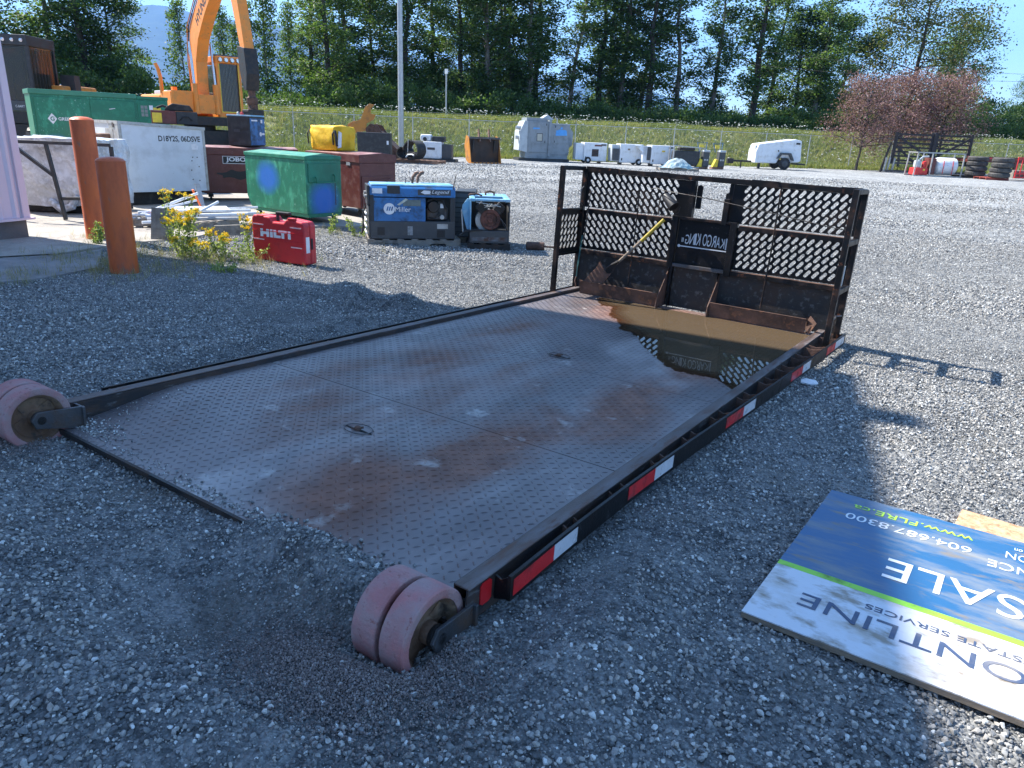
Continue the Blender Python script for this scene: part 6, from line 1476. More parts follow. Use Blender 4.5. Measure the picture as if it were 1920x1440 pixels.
bm_ = beam([(.55, 1.75), (.40, 2.7), (.45, 3.7), (.95, 4.65), (1.9, 5.45), (3.1, 6.25), (4.5, 7.05)], .46, [.24, .36, .42, .44, .38, .32, .20], m_exor, 'boom')
ar = beam([(3.9, 7.55), (4.45, 7.05), (4.75, 6.2), (5.2, 4.6), (5.42, 3.75)], .36, [.16, .30, .28, .22, .17], m_exor, 'arm')
for s_ in (-.42, .42):
    MB().tube([(1.05, s_, 1.6), (.98, s_, 2.75)], .11, 12).build('boom_ram', m_exor, ex, smooth=True); MB().tube([(.98, s_, 2.75), (.85, s_, 4.3)], .055, 10).build('ram_rod', m_chrome, ex, smooth=True)
MB().tube([(1.2, 0, 5.55), (3.0, 0, 7.0)], .10, 10).build('arm_ram', m_exor, ex, smooth=True); MB().tube([(3.0, 0, 7.0), (3.85, 0, 7.55)], .05, 8).build('ram_rod', m_chrome, ex, smooth=True)
MB().tube([(4.35, -.0, 6.55), (4.75, 0, 5.3)], .09, 10).build('bucket_ram', m_darksteel, ex, smooth=True); MB().tube([(4.75, 0, 5.3), (5.05, 0, 4.2)], .045, 8).build('ram_rod', m_chrome, ex, smooth=True)
for k in range(5): MB().tube([(.30 - .02 * k, -.30 + k * .06, 2.3), (.10, -.28 + k * .06, 3.6), (.35, -.28 + k * .06, 4.9), (1.3, -.26 + k * .06, 5.75), (2.6, -.26 + k * .06, 6.55)], .022, 6).build('hydraulic_hose', m_rubber if k % 2 else m_exorange2, ex, smooth=True)
MB().prism([(5.05, 3.95), (5.65, 3.85), (5.75, 3.0), (5.62, 2.45), (5.40, 2.45), (5.15, 3.1)], -.24, .24, 'Y').build('arm_end_link', m_darksteel, ex, bevel=.01)
MB().prism([(5.0, 3.9), (5.10, 3.9), (5.25, 3.1), (5.12, 3.1)], -.20, .20, 'Y').build('wear_plate', m_alu, ex)
MB().lathe([(0, 0), (.16, 0), (.20, .05), (.20, .25), (.13, .30), (.13, .5), (0, .5)], (5.52, 0, 1.95), 'Z', 14).build('rotator', m_rust, ex, smooth=True); MB().bb((5.25, -.3, 1.45), (5.8, .3, 1.80)).build('coupler', m_darksteel, ex, bevel=.03); MB().bb((5.35, -.12, 1.80), (5.7, .12, 1.96)).build('coupler_pin', m_rust, ex)
MB().tube([(5.1, .15, 3.0), (4.85, .25, 2.4), (4.95, .25, 1.9), (5.3, .2, 1.7)], .035, 7).build('hydraulic_hose', m_rubber, ex, smooth=True)
o = text('HYUNDAI', 1, m_decalblack, ex, (0, 0, 0), (0, 0, 0), align='LEFT', bold=.03, name='lettering'); fit(o, 1.75, .36)
_d = (Vector((3.1, 6.25)) - Vector((1.5, 5.12))).normalized(); _m = Matrix((( _d.x, 0, _d.y), (-_d.y, 0, _d.x), (0, -1, 0))).transposed().to_4x4(); _m.translation = Vector((1.30, -.2315, 4.98)); o.matrix_local = _m

fm = thing('forestry_machine', 'dark forestry machine cab with tracks standing behind the green cabinet', 'forestry machine', frm(44, 24.5), R(-52))
for s_ in (-1, 1): tracks(fm, -1.9, 1.9, s_ * 1.25, .65, .95)
MB().bb((-1.0, -1.0, .4), (1.0, 1.0, 1.0)).build('undercarriage', m_darksteel, fm); MB().bb((-2.6, -1.3, 1.02), (1.0, 1.3, 1.40)).build('platform', m_darksteel, fm, bevel=.02)
MB().bb((-2.7, -1.3, 1.41), (-.9, 1.3, 2.3)).build('engine_hood', m_exorange2, fm, bevel=.06)
MB().bb((-.7, -.15, 1.41), (.96, .95, 1.72)).build('cab_base', m_dgrey, fm, bevel=.01)
for (x0, x1, y0, y1) in ((.88, .97, -.15, -.06), (.88, .97, .86, .95), (-.7, -.6, -.15, -.06), (-.7, -.6, .86, .95)): MB().bb((x0, y0, 1.7205), (x1, y1, 3.35)).build('cab_pillar', m_dark, fm)
MB().bb((-.72, -.17, 3.351), (1.02, .97, 3.66)).build('cab_roof', m_dark, fm, bevel=.02)
mg = bpy.data.materials.new('cab_glass_clear'); mg.use_nodes = True; b = mg.node_tree.nodes['Principled BSDF']; b.inputs['Base Color'].default_value = (.05, .045, .035, 1); b.inputs['Alpha'].default_value = .62; b.inputs['Roughness'].default_value = .08
MB().bb((.93, -.059, 1.73), (.935, .859, 3.34)).build('windscreen', mg, fm); MB().bb((-.599, .90, 1.73), (.879, .905, 3.34)).build('side_window', mg, fm); MB().bb((-.599, -.11, 1.73), (.879, -.105, 3.34)).build('side_window', mg, fm); MB().bb((-.65, -.059, 2.0), (-.645, .859, 3.2)).build('rear_window', mg, fm)
MB().bb((-.2, .2, 1.73), (.25, .7, 2.15)).bb((-.3, .22, 2.15), (-.15, .68, 2.85)).build('seat', m_dark, fm, bevel=.04)
MB().bar((.5, .1, 1.73), (.42, .1, 2.5), .05).build('control_lever', m_dark, fm); MB().bar((.5, .75, 1.73), (.42, .75, 2.5), .05).build('control_lever', m_dark, fm)
for i in range(4): MB().lathe([(0, 0), (.05, 0), (.055, .02), (0, .03)], (1.021, .0 + i * .27, 3.50), 'X', 12).build('work_light', m_chrome, fm)
for i in range(7): MB().bb((-.4 + i * .19, .966, 1.8), (-.38 + i * .19, .975, 3.3)).build('guard_bar', m_dark, fm)
MB().bb((.3, -.75, 1.41), (1.0, -.35, 2.55)).build('boom_foot', m_exor, fm, bevel=.02); MB().tube([(.6, -.5, 2.5), (.2, -.5, 3.9), (1.2, -.5, 5.6)], .22, 8).build('boom', m_dark, fm); MB().bb((-.3, 1.1, 1.41), (.2, 1.5, 2.25)).build('side_box', m_exorange2, fm, bevel=.04); MB().bb((-.8, 1.15, 1.41), (-.4, 1.6, 2.6)).build('side_stack', m_dark, fm)
o = text('C-BART', 1, m_decal, fm, (.975, .52, 1.55), (PI / 2, 0, PI / 2)); fit(o, .28, .07); o.location = (.9755, .30, 1.55)

# orange grapple rake and big dark bucket behind the red box
g = thing('grapple_attachment', 'brown and orange steel digging attachment standing behind the yellow bag', 'digger attachment', frm(718, 31.5), R(30))
MB().prism([(-.7, 0), (-.75, 1.3), (-.55, 1.5), (-.25, 1.45), (.1, .95), (1.05, .1), (1.0, 0)], -.04, .04, 'Y').build('side_plate', m_rust, g, bevel=.008); MB().prism([(-.7, 0), (-.75, 1.3), (-.55, 1.5), (-.25, 1.45), (.1, .95), (1.05, .1), (1.0, 0)], .9, .98, 'Y').build('side_plate', m_rust, g, bevel=.008)
MB().bb((-.7, .041, 0), (.9, .899, .12)).build('floor_plate', m_rust, g); MB().bar((-.2, .47, 1.2), (.9, .47, .2), .85, .04).build('back_plate', mat('brown_steel', (.08, .045, .03), .7, 0, .3, 6), g)
MB().prism([(-1.55, 1.15), (-1.25, 1.55), (-.95, 1.65), (-.75, 2.15), (-.55, 2.3), (-.35, 2.25), (-.5, 2.12), (-.52, 1.9), (-.3, 1.85), (-.4, 1.65), (-.7, 1.5), (-.75, 1.2), (-1.3, 1.05)], -.03, .03, 'Y').build('hook_tooth', m_exorange2, g, bevel=.01)
MB().prism([(-1.9, .9), (-1.6, 1.45), (-1.3, 1.6), (-1.2, 1.4), (-1.5, 1.2), (-1.6, .85)], .3, .36, 'Y').build('hook_tooth', m_exorange2, g, bevel=.01)
g = thing('dark_crate', 'low black box standing just right of the yellow bag', 'box', frm(708, 30.0), R(35)); MB().bb((-.8, -.3, 0), (.55, .3, 1.15)).build('box_shell', m_dark, g, bevel=.02); MB().bb((.40, -.305, .7), (.48, -.3005, .85)).build('label', m_decal, g)
# rubber track coil on a pallet
t = pallet('pallet', 'reddish pallet under the coiled rubber track', tuple(frm(752, 30.0) + Vector((-.35, .0, .0))), R(20), 1.9, 1.0, mat('reddish_pallet_wood', (.26, .15, .10), .85, 0, .25, 5), n=8, notch=False, h=.13)
rt = thing('rubber_track', 'coiled black rubber machine track on a reddish pallet', 'rubber track', tuple(frm(775, 29.8) + Vector((0, .1, .13))), R(-10))
def loop(cx, cz, rx, rz_, y0, y1, par, n=34, th=.045):
    mb = MB(); V = []; Fq = []
    for i in range(n):
        a = 2 * PI * i / n; wob = 1 + .06 * math.sin(2 * a + 1)
        for (k, y) in ((0, y0), (0, y1), (1, y1), (1, y0)):
            V.append((cx + (rx - k * th) * math.cos(a) * wob, y, cz + (rz_ - k * th) * math.sin(a) * wob))
    for i in range(n):
        j = (i + 1) % n
        for k in range(4): Fq.append((i * 4 + k, i * 4 + (k + 1) % 4, j * 4 + (k + 1) % 4, j * 4 + k))
    mb.add(V, Fq); return mb.build('track_coil', m_rubber, par, smooth=True)
loop(.05, .40, .46, .40, -.3, .15, rt); loop(-.60, .26, .30, .25, -.25, .2, rt); loop(.10, .20, .30, .14, -.34, .1, rt)
MB().tube([(-.15, -.36, .12), (.0, -.36, .22), (.25, -.36, .24), (.35, -.36, .20)], .03, 6).build('white_strap', m_decal, rt); MB().tube([(-.1, -.31, .10), (-.05, -.31, .82)], .02, 6).build('tie_rope', m_alu, rt)
e2 = thing('white_engine_unit', 'white and black small engine unit on a dark skid by the fence', 'engine unit', frm(818, 33.0), R(30))
MB().bb((-.75, -.45, 0), (.95, .5, .12)).build('skid', m_dark, e2); MB().bb((-.55, -.35, .121), (.30, .35, .85)).build('white_housing', m_white, e2, bevel=.04); MB().bb((-.7, -.2, .851), (-.2, .3, 1.15)).build('top_cover', m_white, e2, bevel=.08); MB().bb((-.15, -.25, .851), (.42, .3, 1.08)).build('air_box', m_dark, e2, bevel=.03)
MB().bb((.31, -.3, .121), (.75, .3, .75)).build('dark_frame', m_dgrey, e2, bevel=.02); MB().lathe([(0, 0), (.09, 0), (.09, .03), (0, .03)], (-.45, -.39, .95), 'Y', 14).build('cap', m_dark, e2); MB().bb((-.35, -.352, .5), (.0, -.3505, .6)).build('label', m_greysteel, e2)
# bucket
bk = thing('digging_bucket', 'rusty digging bucket with orange cutting edge standing open towards the yard', 'bucket', frm(885, 32.4), R(55))
BWd = 1.40
MB().prism([(0, 0), (-.0, .08), (.35, 1.12), (.75, 1.18), (.95, .75), (.70, .12), (.3, 0)], -.03, .0, 'X').build('side_plate', m_exorange2, bk); MB().prism([(0, 0), (-.0, .08), (.35, 1.12), (.75, 1.18), (.95, .75), (.70, .12), (.3, 0)], BWd, BWd + .03, 'X').build('side_plate', m_exorange2, bk)
MB().bb((.001, .3, .0), (BWd - .001, .34, 1.12)).build('back_plate', mat('dark_rusty_bucket', (.040, .028, .022), .75, 0, .4, 3, (.09, .05, .03), .45, 2), bk); MB().bb((-.03, -.04, 0), (BWd + .03, .29, .05)).build('cutting_edge', m_exor, bk)
MB().bb((-.02, .18, 1.05), (BWd + .02, .40, 1.14)).build('top_lip', m_greysteel, bk)
for x in (.42, .90): MB().prism([(.10, .95), (.40, .95), (.46, 1.45), (.36, 1.48), (.26, 1.2)], x, x + .05, 'X').build('mounting_ear', m_rustpale, bk)
for i in range(7): MB().bb((.12 + i * .18, -.06, .0), (.19 + i * .18, -.041, .09)).build('bucket_tooth', m_rustpale, bk)
for x in (.12, 1.12): MB().prism([(.29, .45), (.29, 1.0), (.10, .95)], x, x + .04, 'X').build('inner_gusset', m_dark, bk)

# grey generator
gn = thing('grey_generator', 'large grey generator enclosure with blue sprayed marks on black skids by the fence', 'generator', tuple(frm(990, 38.0)), R(46))
LG_, DG_ = 2.25, 1.3
MB().bb((-.45, 0, .0), (LG_ + .05, DG_, .14)).build('skid', m_dark, gn); MB().bb((-.1, .02, .142), (LG_ - .05, DG_, .42)).build('base_frame', m_grey, gn)
MB().bb((.0, .0, .422), (1.10, DG_, 1.98)).build('enclosure_left', m_grey, gn, bevel=.015); MB().bb((1.24, .0, .36), (LG_, DG_, 1.88)).build('enclosure_right', m_grey, gn, bevel=.015); MB().bb((1.101, -.06, .25), (1.239, DG_, 2.06)).build('divider_post', m_grey, gn, bevel=.01)
MB().bb((-.08, .05, 1.985), (1.0, DG_ - .05, 2.14)).build('roof_box', m_grey, gn, bevel=.01)
MB().prism([(0, .422), (-.45, .52), (-.42, 1.45), (-.18, 1.98), (0, 1.98)], .03, DG_ - .02, 'Y').build('side_hood', m_greylight, gn, bevel=.01)
for z in (1.15, 1.62): MB().tube([(-.20, .25, z), (-.52, .25, z), (-.60, .25, z)], .095, 12).build('exhaust_pipe', m_galv, gn, smooth=True)
for (x0, z0, x1, z1) in ((.06, .85, 1.02, 1.90), (.06, .46, 1.02, .84), (1.38, .92, 2.18, 1.80)): MB().bb((x0, -.015, z0), (x1, -.001, z1)).build('access_door', m_grey, gn, bevel=.004)
MB().bb((.50, -.022, 1.02), (.76, -.0155, 1.36)).build('round_window', mat('cream_window', (.42, .40, .33), .4), gn, bevel=.05); MB().bb((.47, -.019, .99), (.79, -.016, 1.39)).build('window_frame', m_dgrey, gn, bevel=.003)
for (x, z) in ((.95, 1.78), (.90, .92), (1.44, 1.70), (1.42, .96)): MB().bb((x, -.03, z), (x + .03, -.0155, z + .10)).build('latch', m_decalblack, gn)
for (x0, z0, x1, z1) in ((.25, 1.58, .62, 1.66), (1.48, 1.30, 2.10, 1.56), (1.72, 1.62, 1.86, 1.72), (1.60, 1.55, 2.05, 1.60)): MB().prism([(x0, z0), (x1, z0 + .02), (x1 - .02, z1), (x0 + .03, z1 + .01)], -.0175, -.0155 if z0 > 1 else -.015, 'Y').build('blue_spray_mark', m_bluespray, gn)
MB().prism([(LG_, .7), (LG_ + .2, .85), (LG_ + .22, 1.5), (LG_, 1.75)], .1, DG_ - .1, 'Y').build('end_hood', m_grey, gn, bevel=.01)
MB().prism([(.75, 2.08), (1.12, 2.32), (1.50, 2.08)], .4, 1.1, 'Y').build('rain_hood', m_greylight, gn); MB().tube([(1.62, .3, 1.88), (1.62, .3, 2.15), (1.52, .3, 2.18)], .03, 8).build('vent_pipe', m_galv, gn)

# three white heaters
def heater(px0, dep, ang, label, variant):
    t = thing('white_heater', label, 'heater', tuple(frm(px0, dep)), R(ang), 'white portable heaters in a row by the fence')
    L_, D_, H_ = 1.22, .95, 1.04
    MB().bb((0, 0, .12), (L_, D_, H_)).build('cabinet', m_white, t, bevel=.02); MB().bb((-.42, .1, .16), (-.001, D_ - .05, H_ - .05)).build('side_duct', m_white if variant != 1 else m_greylight, t, bevel=.02)
    if variant == 0: MB().bb((.42, -.004, .35), (.78, -.0005, .72)).build('grille_opening', m_decalblack, t); [MB().bb((.42, -.012, .40 + i * .08), (.78, -.0045, .42 + i * .08)).build('grille_bar', m_rust, t) for i in range(4)]; MB().bb((.55, -.004, .86), (.95, -.0005, .94)).build('label', m_jobox, t)
    if variant == 1: MB().bb((-.38, .02, .22), (-.05, .099, .80)).build('inner_works', m_dgrey, t); MB().bb((.40, -.012, .74), (.52, -.0005, .82)).build('knob_plate', m_wood, t)
    if variant == 2: MB().bb((-.20, .04, .30), (-.03, .099, .95)).build('open_side', m_dgrey, t); MB().prism([(-.75, .99), (-.25, .99), (-.25, .45)], .1, .7, 'Y').build('folded_duct', m_white, t); MB().bb((.55, -.006, .72), (.72, -.0005, .80)).build('stained_plate', m_yelpaint, t)
    MB().bb((.90, -.004, .90), (1.17, -.0005, .98)).build('label', m_greysteel, t); MB().bb((.08, -.004, .22), (.14, -.0005, .34)).build('label', m_decalblack, t)
    for x in ((.22,) if variant == 0 else (1.02,)):
        w_ = MB().lathe([(0, -.05), (.14, -.05), (.165, -.03), (.165, .03), (.14, .05), (0, .05)], (x, -.055, .165), 'Y', 20).build('wheel', m_rubber, t, smooth=True); MB().lathe([(0, 0), (.07, 0), (.07, .012), (0, .012)], (x, -.117, .165), 'Y', 14).build('wheel_hub', m_white, w_)
        MB().lathe([(0, -.05), (.14, -.05), (.165, -.03), (.165, .03), (.14, .05), (0, .05)], (x, D_ + .055, .165), 'Y', 20).build('wheel', m_rubber, t, smooth=True)
    MB().bb((.1 if variant else .9, .1, .0), (.16 if variant else .96, .8, .119)).build('support_leg', m_greysteel, t)
heater(1097, 38.2, 40, 'first white heater from the grey generator, with a black grille opening', 0)
heater(1165, 37.9, 40, 'middle white heater with open grey works on its left side', 1)
heater(1224, 37.5, 40, 'third white heater from the grey generator, with a slanting duct flap', 2)
# tarp heap
tp = thing('tarp_heap', 'heap of pale blue tarp on a pallet behind the top rail of the deck headboard', 'tarp', tuple(frm(1274, 33.4)), R(35))
MB().bb((-.85, -.4, 0), (.95, .5, .12)).build('pallet_boards', m_woodg, tp)
bm = bmesh.new(); bmesh.ops.create_grid(bm, x_segments=22, y_segments=14, size=1)
for v in bm.verts:
    x, y = v.co.x, v.co.y; v.co = Vector((x * .75, y * .45, .121 + .42 * max(0, 1 - (x * x * 1.0 + y * y * .9)) + .07 * mnoise.noise(Vector((x * 4, y * 4, 2)))))
me = bpy.data.meshes.new('tarp_sheet'); bm.to_mesh(me); bm.free(); me.materials.append(mat('pale_tarp', (.36, .42, .42), .5, 0, .2, 3, (.20, .36, .42), .5, 3)); o = bpy.data.objects.new('tarp_sheet', me); COL.objects.link(o); o.parent = tp
# black engine skid in a frame
sk = thing('engine_skid', 'black engine in a grey tube frame right of the third heater', 'engine', tuple(frm(1288, 36.6)), R(38))
MB().bb((-.55, 0, .12), (.75, .6, .85)).build('engine_block', m_dark, sk, bevel=.06); MB().bb((-.3, .05, .86), (.5, .5, 1.0)).build('air_intake', m_darksteel, sk, bevel=.04)
for a, b in (((-.62, -.05, 0), (-.62, -.05, 1.08)), ((.95, -.05, 0), (.95, -.05, 1.0)), ((-.62, -.05, 1.08), (.95, -.05, 1.0)), ((-.62, -.05, .08), (.95, -.05, .06)), ((-.62, .65, 0), (-.62, .65, 1.08)), ((.95, .65, 0), (.95, .65, 1.0))): MB().bar(a, b, .05).build('frame_tube', m_alu, sk)
# yellow compactors
def compactor(px, dep, label):
    t = thing('yellow_compactor', label, 'compactor', tuple(frm(px, dep)), R(35), 'small yellow and grey plate compactors')
    MB().bb((-.28, 0, 0), (.30, .55, .10)).build('base_plate', m_rustpale, t); MB().prism([(-.28, .101), (-.02, .101), (.0, .45), (-.12, .50)], .02, .35, 'Y').build('yellow_cover', m_yelpaint, t, bevel=.02)
    MB().bb((.0, -.02, .105), (.32, .5, .86)).build('engine_housing', m_dgrey, t, bevel=.04); MB().bb((.02, -.04, .82), (.34, .5, .92)).build('fuel_tank', m_greylight, t, bevel=.03)
    for x in (.10, .22): MB().lathe([(0, 0), (.045, 0), (.045, .01), (0, .01)], (x, -.032, .45), 'Y', 12).build('round_cap', m_alu, t)
    MB().tube([(-.1, .4, .8), (-.25, .45, 1.25), (.25, .45, 1.28), (.2, .4, .85)], .02, 6).build('handle_bar', m_blue, t); MB().bb((-.12, .38, 1.0), (.1, .48, 1.16)).build('control_box', m_yelpaint, t, bevel=.02)
compactor(1322, 36.6, 'left small yellow compactor next to the black engine skid'); compactor(1352, 37.2, 'right small yellow compactor standing apart towards the white trailer')
# white compressor trailer
ct = thing('compressor_trailer', 'white towable compressor trailer with its drawbar pointing left', 'trailer', tuple(frm(1420, 40.2)), R(34))
mb = MB(); mb.prism([(0, .32), (.0, .95), (.12, 1.32), (2.1, 1.62), (2.45, 1.55), (2.55, .50), (2.45, .42), (1.95, .38), (1.85, .62), (1.35, .62), (1.2, .32)], 0, 1.35, 'Y'); mb.build('body', m_white, ct, bevel=.05)
MB().bb((.15, .05, 1.30), (.5, 1.3, 1.325)).build('roof_hatch', m_white, ct)
MB().prism([(1.28, .60), (1.40, .80), (1.80, .80), (1.98, .52), (2.12, .50), (1.90, .90), (1.33, .90), (1.16, .58)], -.16, .0, 'Y').build('mudguard', m_dgrey, ct)
for y in (-.08, 1.43):
    w_ = MB().lathe([(0, -.09), (.24, -.09), (.31, -.06), (.32, 0), (.31, .06), (.24, .09), (0, .09)], (1.62, y, .32), 'Y', 24).build('wheel', m_rubber, ct, smooth=True); MB().lathe([(0, 0), (.06, -.02), (.17, 0), (.17, .012), (0, .012)], (1.62, y - .105, .32), 'Y', 18).build('wheel_rim', m_dgrey, w_)
MB().bb((-1.05, .60, .32), (.2, .75, .42)).build('drawbar', m_darksteel, ct); MB().bb((-1.35, .55, .22), (-1.0, .80, .5)).build('coupling', m_darksteel, ct, bevel=.03); MB().bar((-.55, .67, .35), (-.55, .67, 0), .06).build('jockey_leg', m_darksteel, ct)
MB().bb((2.46, .1, .28), (2.85, 1.25, .36)).build('rear_bumper', m_dark, ct); MB().bb((2.15, -.004, 1.35), (2.38, -.001, 1.45)).build('label', m_decalblack, ct); MB().bb((1.2, -.02, .75 + .2), (1.26, -.001, 1.03)).build('handle', m_dark, ct); MB().bb((0.3, .3, 0), (.42, .42, .32)).build('stand_leg', m_dark, ct)
MB().prism([(-.003, .96), (-.003, 1.24), (.09, 1.24)], .15, 1.15, 'Y').build('louvre_panel', m_greylight, ct)

# black wooden gates
gt = thing('stake_gates', 'pair of tall black wooden rail gates on a grey steel frame by the purple trees', 'gate', tuple(frm(1672, 43.5)), R(36))
m_blackwood = mat('black_weathered_wood', (.035, .028, .028), .8, 0, .3, 4)
for (x0, x1, dg) in ((.15, 2.35, 1), (2.62, 4.75, -1)):
    for x in (x0, x1): MB().bb((x - .08, -.05, .55), (x + .08, .05, 2.30)).build('gate_post', m_blackwood, gt)
    for i in range(7): MB().bb((x0 + .081, -.03, .66 + i * .245), (x1 - .081, .0, .76 + i * .245)).build('gate_slat', m_blackwood, gt)
    a, b = ((x0 + .1, 2.05), (x1 - .1, .95)) if dg > 0 else ((x0 + .1, .95), (x1 - .1, 2.05))
    MB().bar((a[0], -.05, a[1]), (b[0], -.05, b[1]), .035, .12, up=(0, 0, 1)).build('diagonal_brace', m_blackwood, gt)
    if dg > 0: MB().bar((x0 + .1, -.055, 1.5), (x0 + 1.3, -.055, .62), .035, .12).build('diagonal_brace', m_blackwood, gt)
MB().bb((2.40, -.12, .3), (2.55, .1, 2.35)).build('centre_post', m_blackwood, gt)
for a, b in (((-.35, 0, .10), (4.9, 0, .10)), ((.0, 0, .55), (4.9, 0, .55)), ((-.3, -.3, .10), (2.2, -.3, .10))): MB().bar(a, b, .10).build('steel_base_bar', m_greysteel, gt)
for x in (-.3, -.1, .2, 2.0): MB().bar((x, -.1, 0), (x + .05, -.1, .85 if x < .3 else .5), .09).build('steel_upright', m_alu, gt)
MB().bar((-.45, 0, 0), (-.1, 0, 1.7), .10).build('leaning_post', m_blackwood, gt)
# red pump and white tank in a frame
tk_ = thing('tank_skid', 'white cylindrical tank and bright red pump inside a grey tube frame', 'tank unit', tuple(frm(1722, 39.2)), R(33))
for x in (0.0, .85, 2.55):
    for y in (0, .95): MB().bar((x, y, 0), (x + (.06 if x == 0 else 0), y, 1.22), .055).build('frame_tube', m_alu, tk_)
for y in (0, .95):
    for z in (.03, 1.22): MB().bar((0, y, z), (2.6, y, z), .055).build('frame_tube', m_alu, tk_)
for x in (.03, 2.57): MB().bar((x, .03, 1.22), (x, .92, 1.22), .05).build('frame_tube', m_alu, tk_)
MB().bb((.12, .1, .06), (.80, .8, .42)).build('red_pump_base', m_redp, tk_, bevel=.03); MB().bb((.86, .12, .1), (1.18, .85, .95)).build('red_panel', m_jobox, tk_, bevel=.03); MB().bb((.18, .2, .43), (.42, .6, .80)).build('white_motor', m_greylight, tk_, bevel=.05)
MB().lathe([(0, 0), (.12, 0), (.13, .1), (.10, .3), (0, .34)], (.66, .35, .45), 'Z', 16).build('red_filter', m_redp, tk_, smooth=True); MB().tube([(.3, .3, .8), (.5, .3, 1.0), (.8, .3, 1.02)], .05, 8).build('intake_hose', m_greylight, tk_, smooth=True); MB().bb((.52, .095, .28), (.62, .0995, .38)).build('label', m_yelpaint, tk_)
MB().lathe([(0, 0), (.30, .02), (.42, .10), (.45, .22), (.45, 1.0), (.42, 1.12), (.30, 1.20), (0, 1.22)], (1.22, .48, .55), 'X', 28).build('white_tank', m_white, tk_, smooth=True)
for x in (1.55, 2.05): MB().tube([(x, .03, .15), (x, .0, .55), (x, .05, .85)], .018, 6).build('red_strap', m_redp, tk_)
# tyre stacks
m_tyre = mat('dusty_tyre_rubber', (.055, .052, .050), .8, 0, .2, 6, (.12, .11, .10), .5, 6, .3, 60)
def tyre(loc, label, r=.50, h=.245, rz=0):
    t = thing('stacked_tyre', label, 'tyre', loc, rz, 'used truck tyres in two stacks')
    mb = MB().lathe([(r * .56, .02), (r * .60, 0), (r * .86, 0), (r * .97, .035), (r, .07), (r, h - .07), (r * .97, h - .035), (r * .86, h), (r * .60, h), (r * .56, h - .02), (r * .56, .02)], (0, 0, 0), 'Z', 30)
    mb.build('tyre_casing', m_tyre, t, smooth=True)
    mb = MB()
    for i in range(40):
        a = 2 * PI * i / 40
        for z, dz in ((h * .36, .03), (h * .64, -.03)): mb.box(((r + .004) * math.cos(a), (r + .004) * math.sin(a), z), (.012, .05, .07), (0, 0, a))
    o = mb.build('tread_blocks', m_tyre, t); o['kind'] = 'stuff'
words = ['bottom', 'second from bottom', 'third from bottom', 'top']
for j, (px, dep) in enumerate(((1838, 39.6), (1884, 38.0))):
    b = frm(px, dep)
    if j == 1: pallet('pallet', 'red painted pallet under the right stack of tyres', tuple(b + Vector((-.55, -.55, 0))), R(33), 1.2, 1.1, mat('red_pallet_wood', (.32, .07, .05), .8), n=6, notch=False, h=.13)
    else: pallet('pallet', 'dark low pallet under the left stack of tyres', tuple(b + Vector((-.55, -.55, 0))), R(33), 1.2, 1.1, m_darksteel, n=6, notch=False, h=.13)
    for i in range(4): tyre(tuple(b + Vector((random.uniform(-.03, .03), random.uniform(-.03, .03), .13 + i * .252))), '%s tyre of the %s stack, %s' % (words[i], ('left', 'right')[j], ('beside the white tank', 'on the red pallet')[j]), rz=i * .3)
# red steel pieces behind
rd = thing('red_trailer_frame', 'long low dark red trailer frame with reflective tape behind the tyres', 'trailer', tuple(frm(1838, 42.5)), R(36))
MB().bb((-.6, 0, .95), (5.5, .15, 1.12)).build('side_beam', m_jobox, rd)
for i in range(5): MB().bb((-.4 + i * .9, -.004, 1.0), (-.1 + i * .9, -.0005, 1.07)).build('reflective_tape', m_tapered if i % 2 else m_tapewhite, rd)
MB().bb((-.5, .2, .80), (5.4, 2.0, .949)).build('frame_deck', m_jobox, rd); [MB().bb((x, .2, 0), (x + .15, .35, .799)).build('support_leg', m_jobox, rd) for x in (0, 2.4, 4.8)]
rc = thing('red_basket', 'red steel mesh basket at the right edge beside the tyres', 'basket', tuple(frm(1912, 38.8)), R(33))
for z in (.15, .35, 1.15): MB().bar((0, 0, z), (2.0, 0, z), .07).build('basket_rail', m_redp, rc)
for i in range(9): MB().bar((.03 + i * .24, 0, .1), (.03 + i * .24, 0, 1.15), .04).build('basket_bar', m_redp, rc)
MB().bb((0, .1, .1), (2.0, 1.0, .5)).build('basket_load', m_woodg, rc)

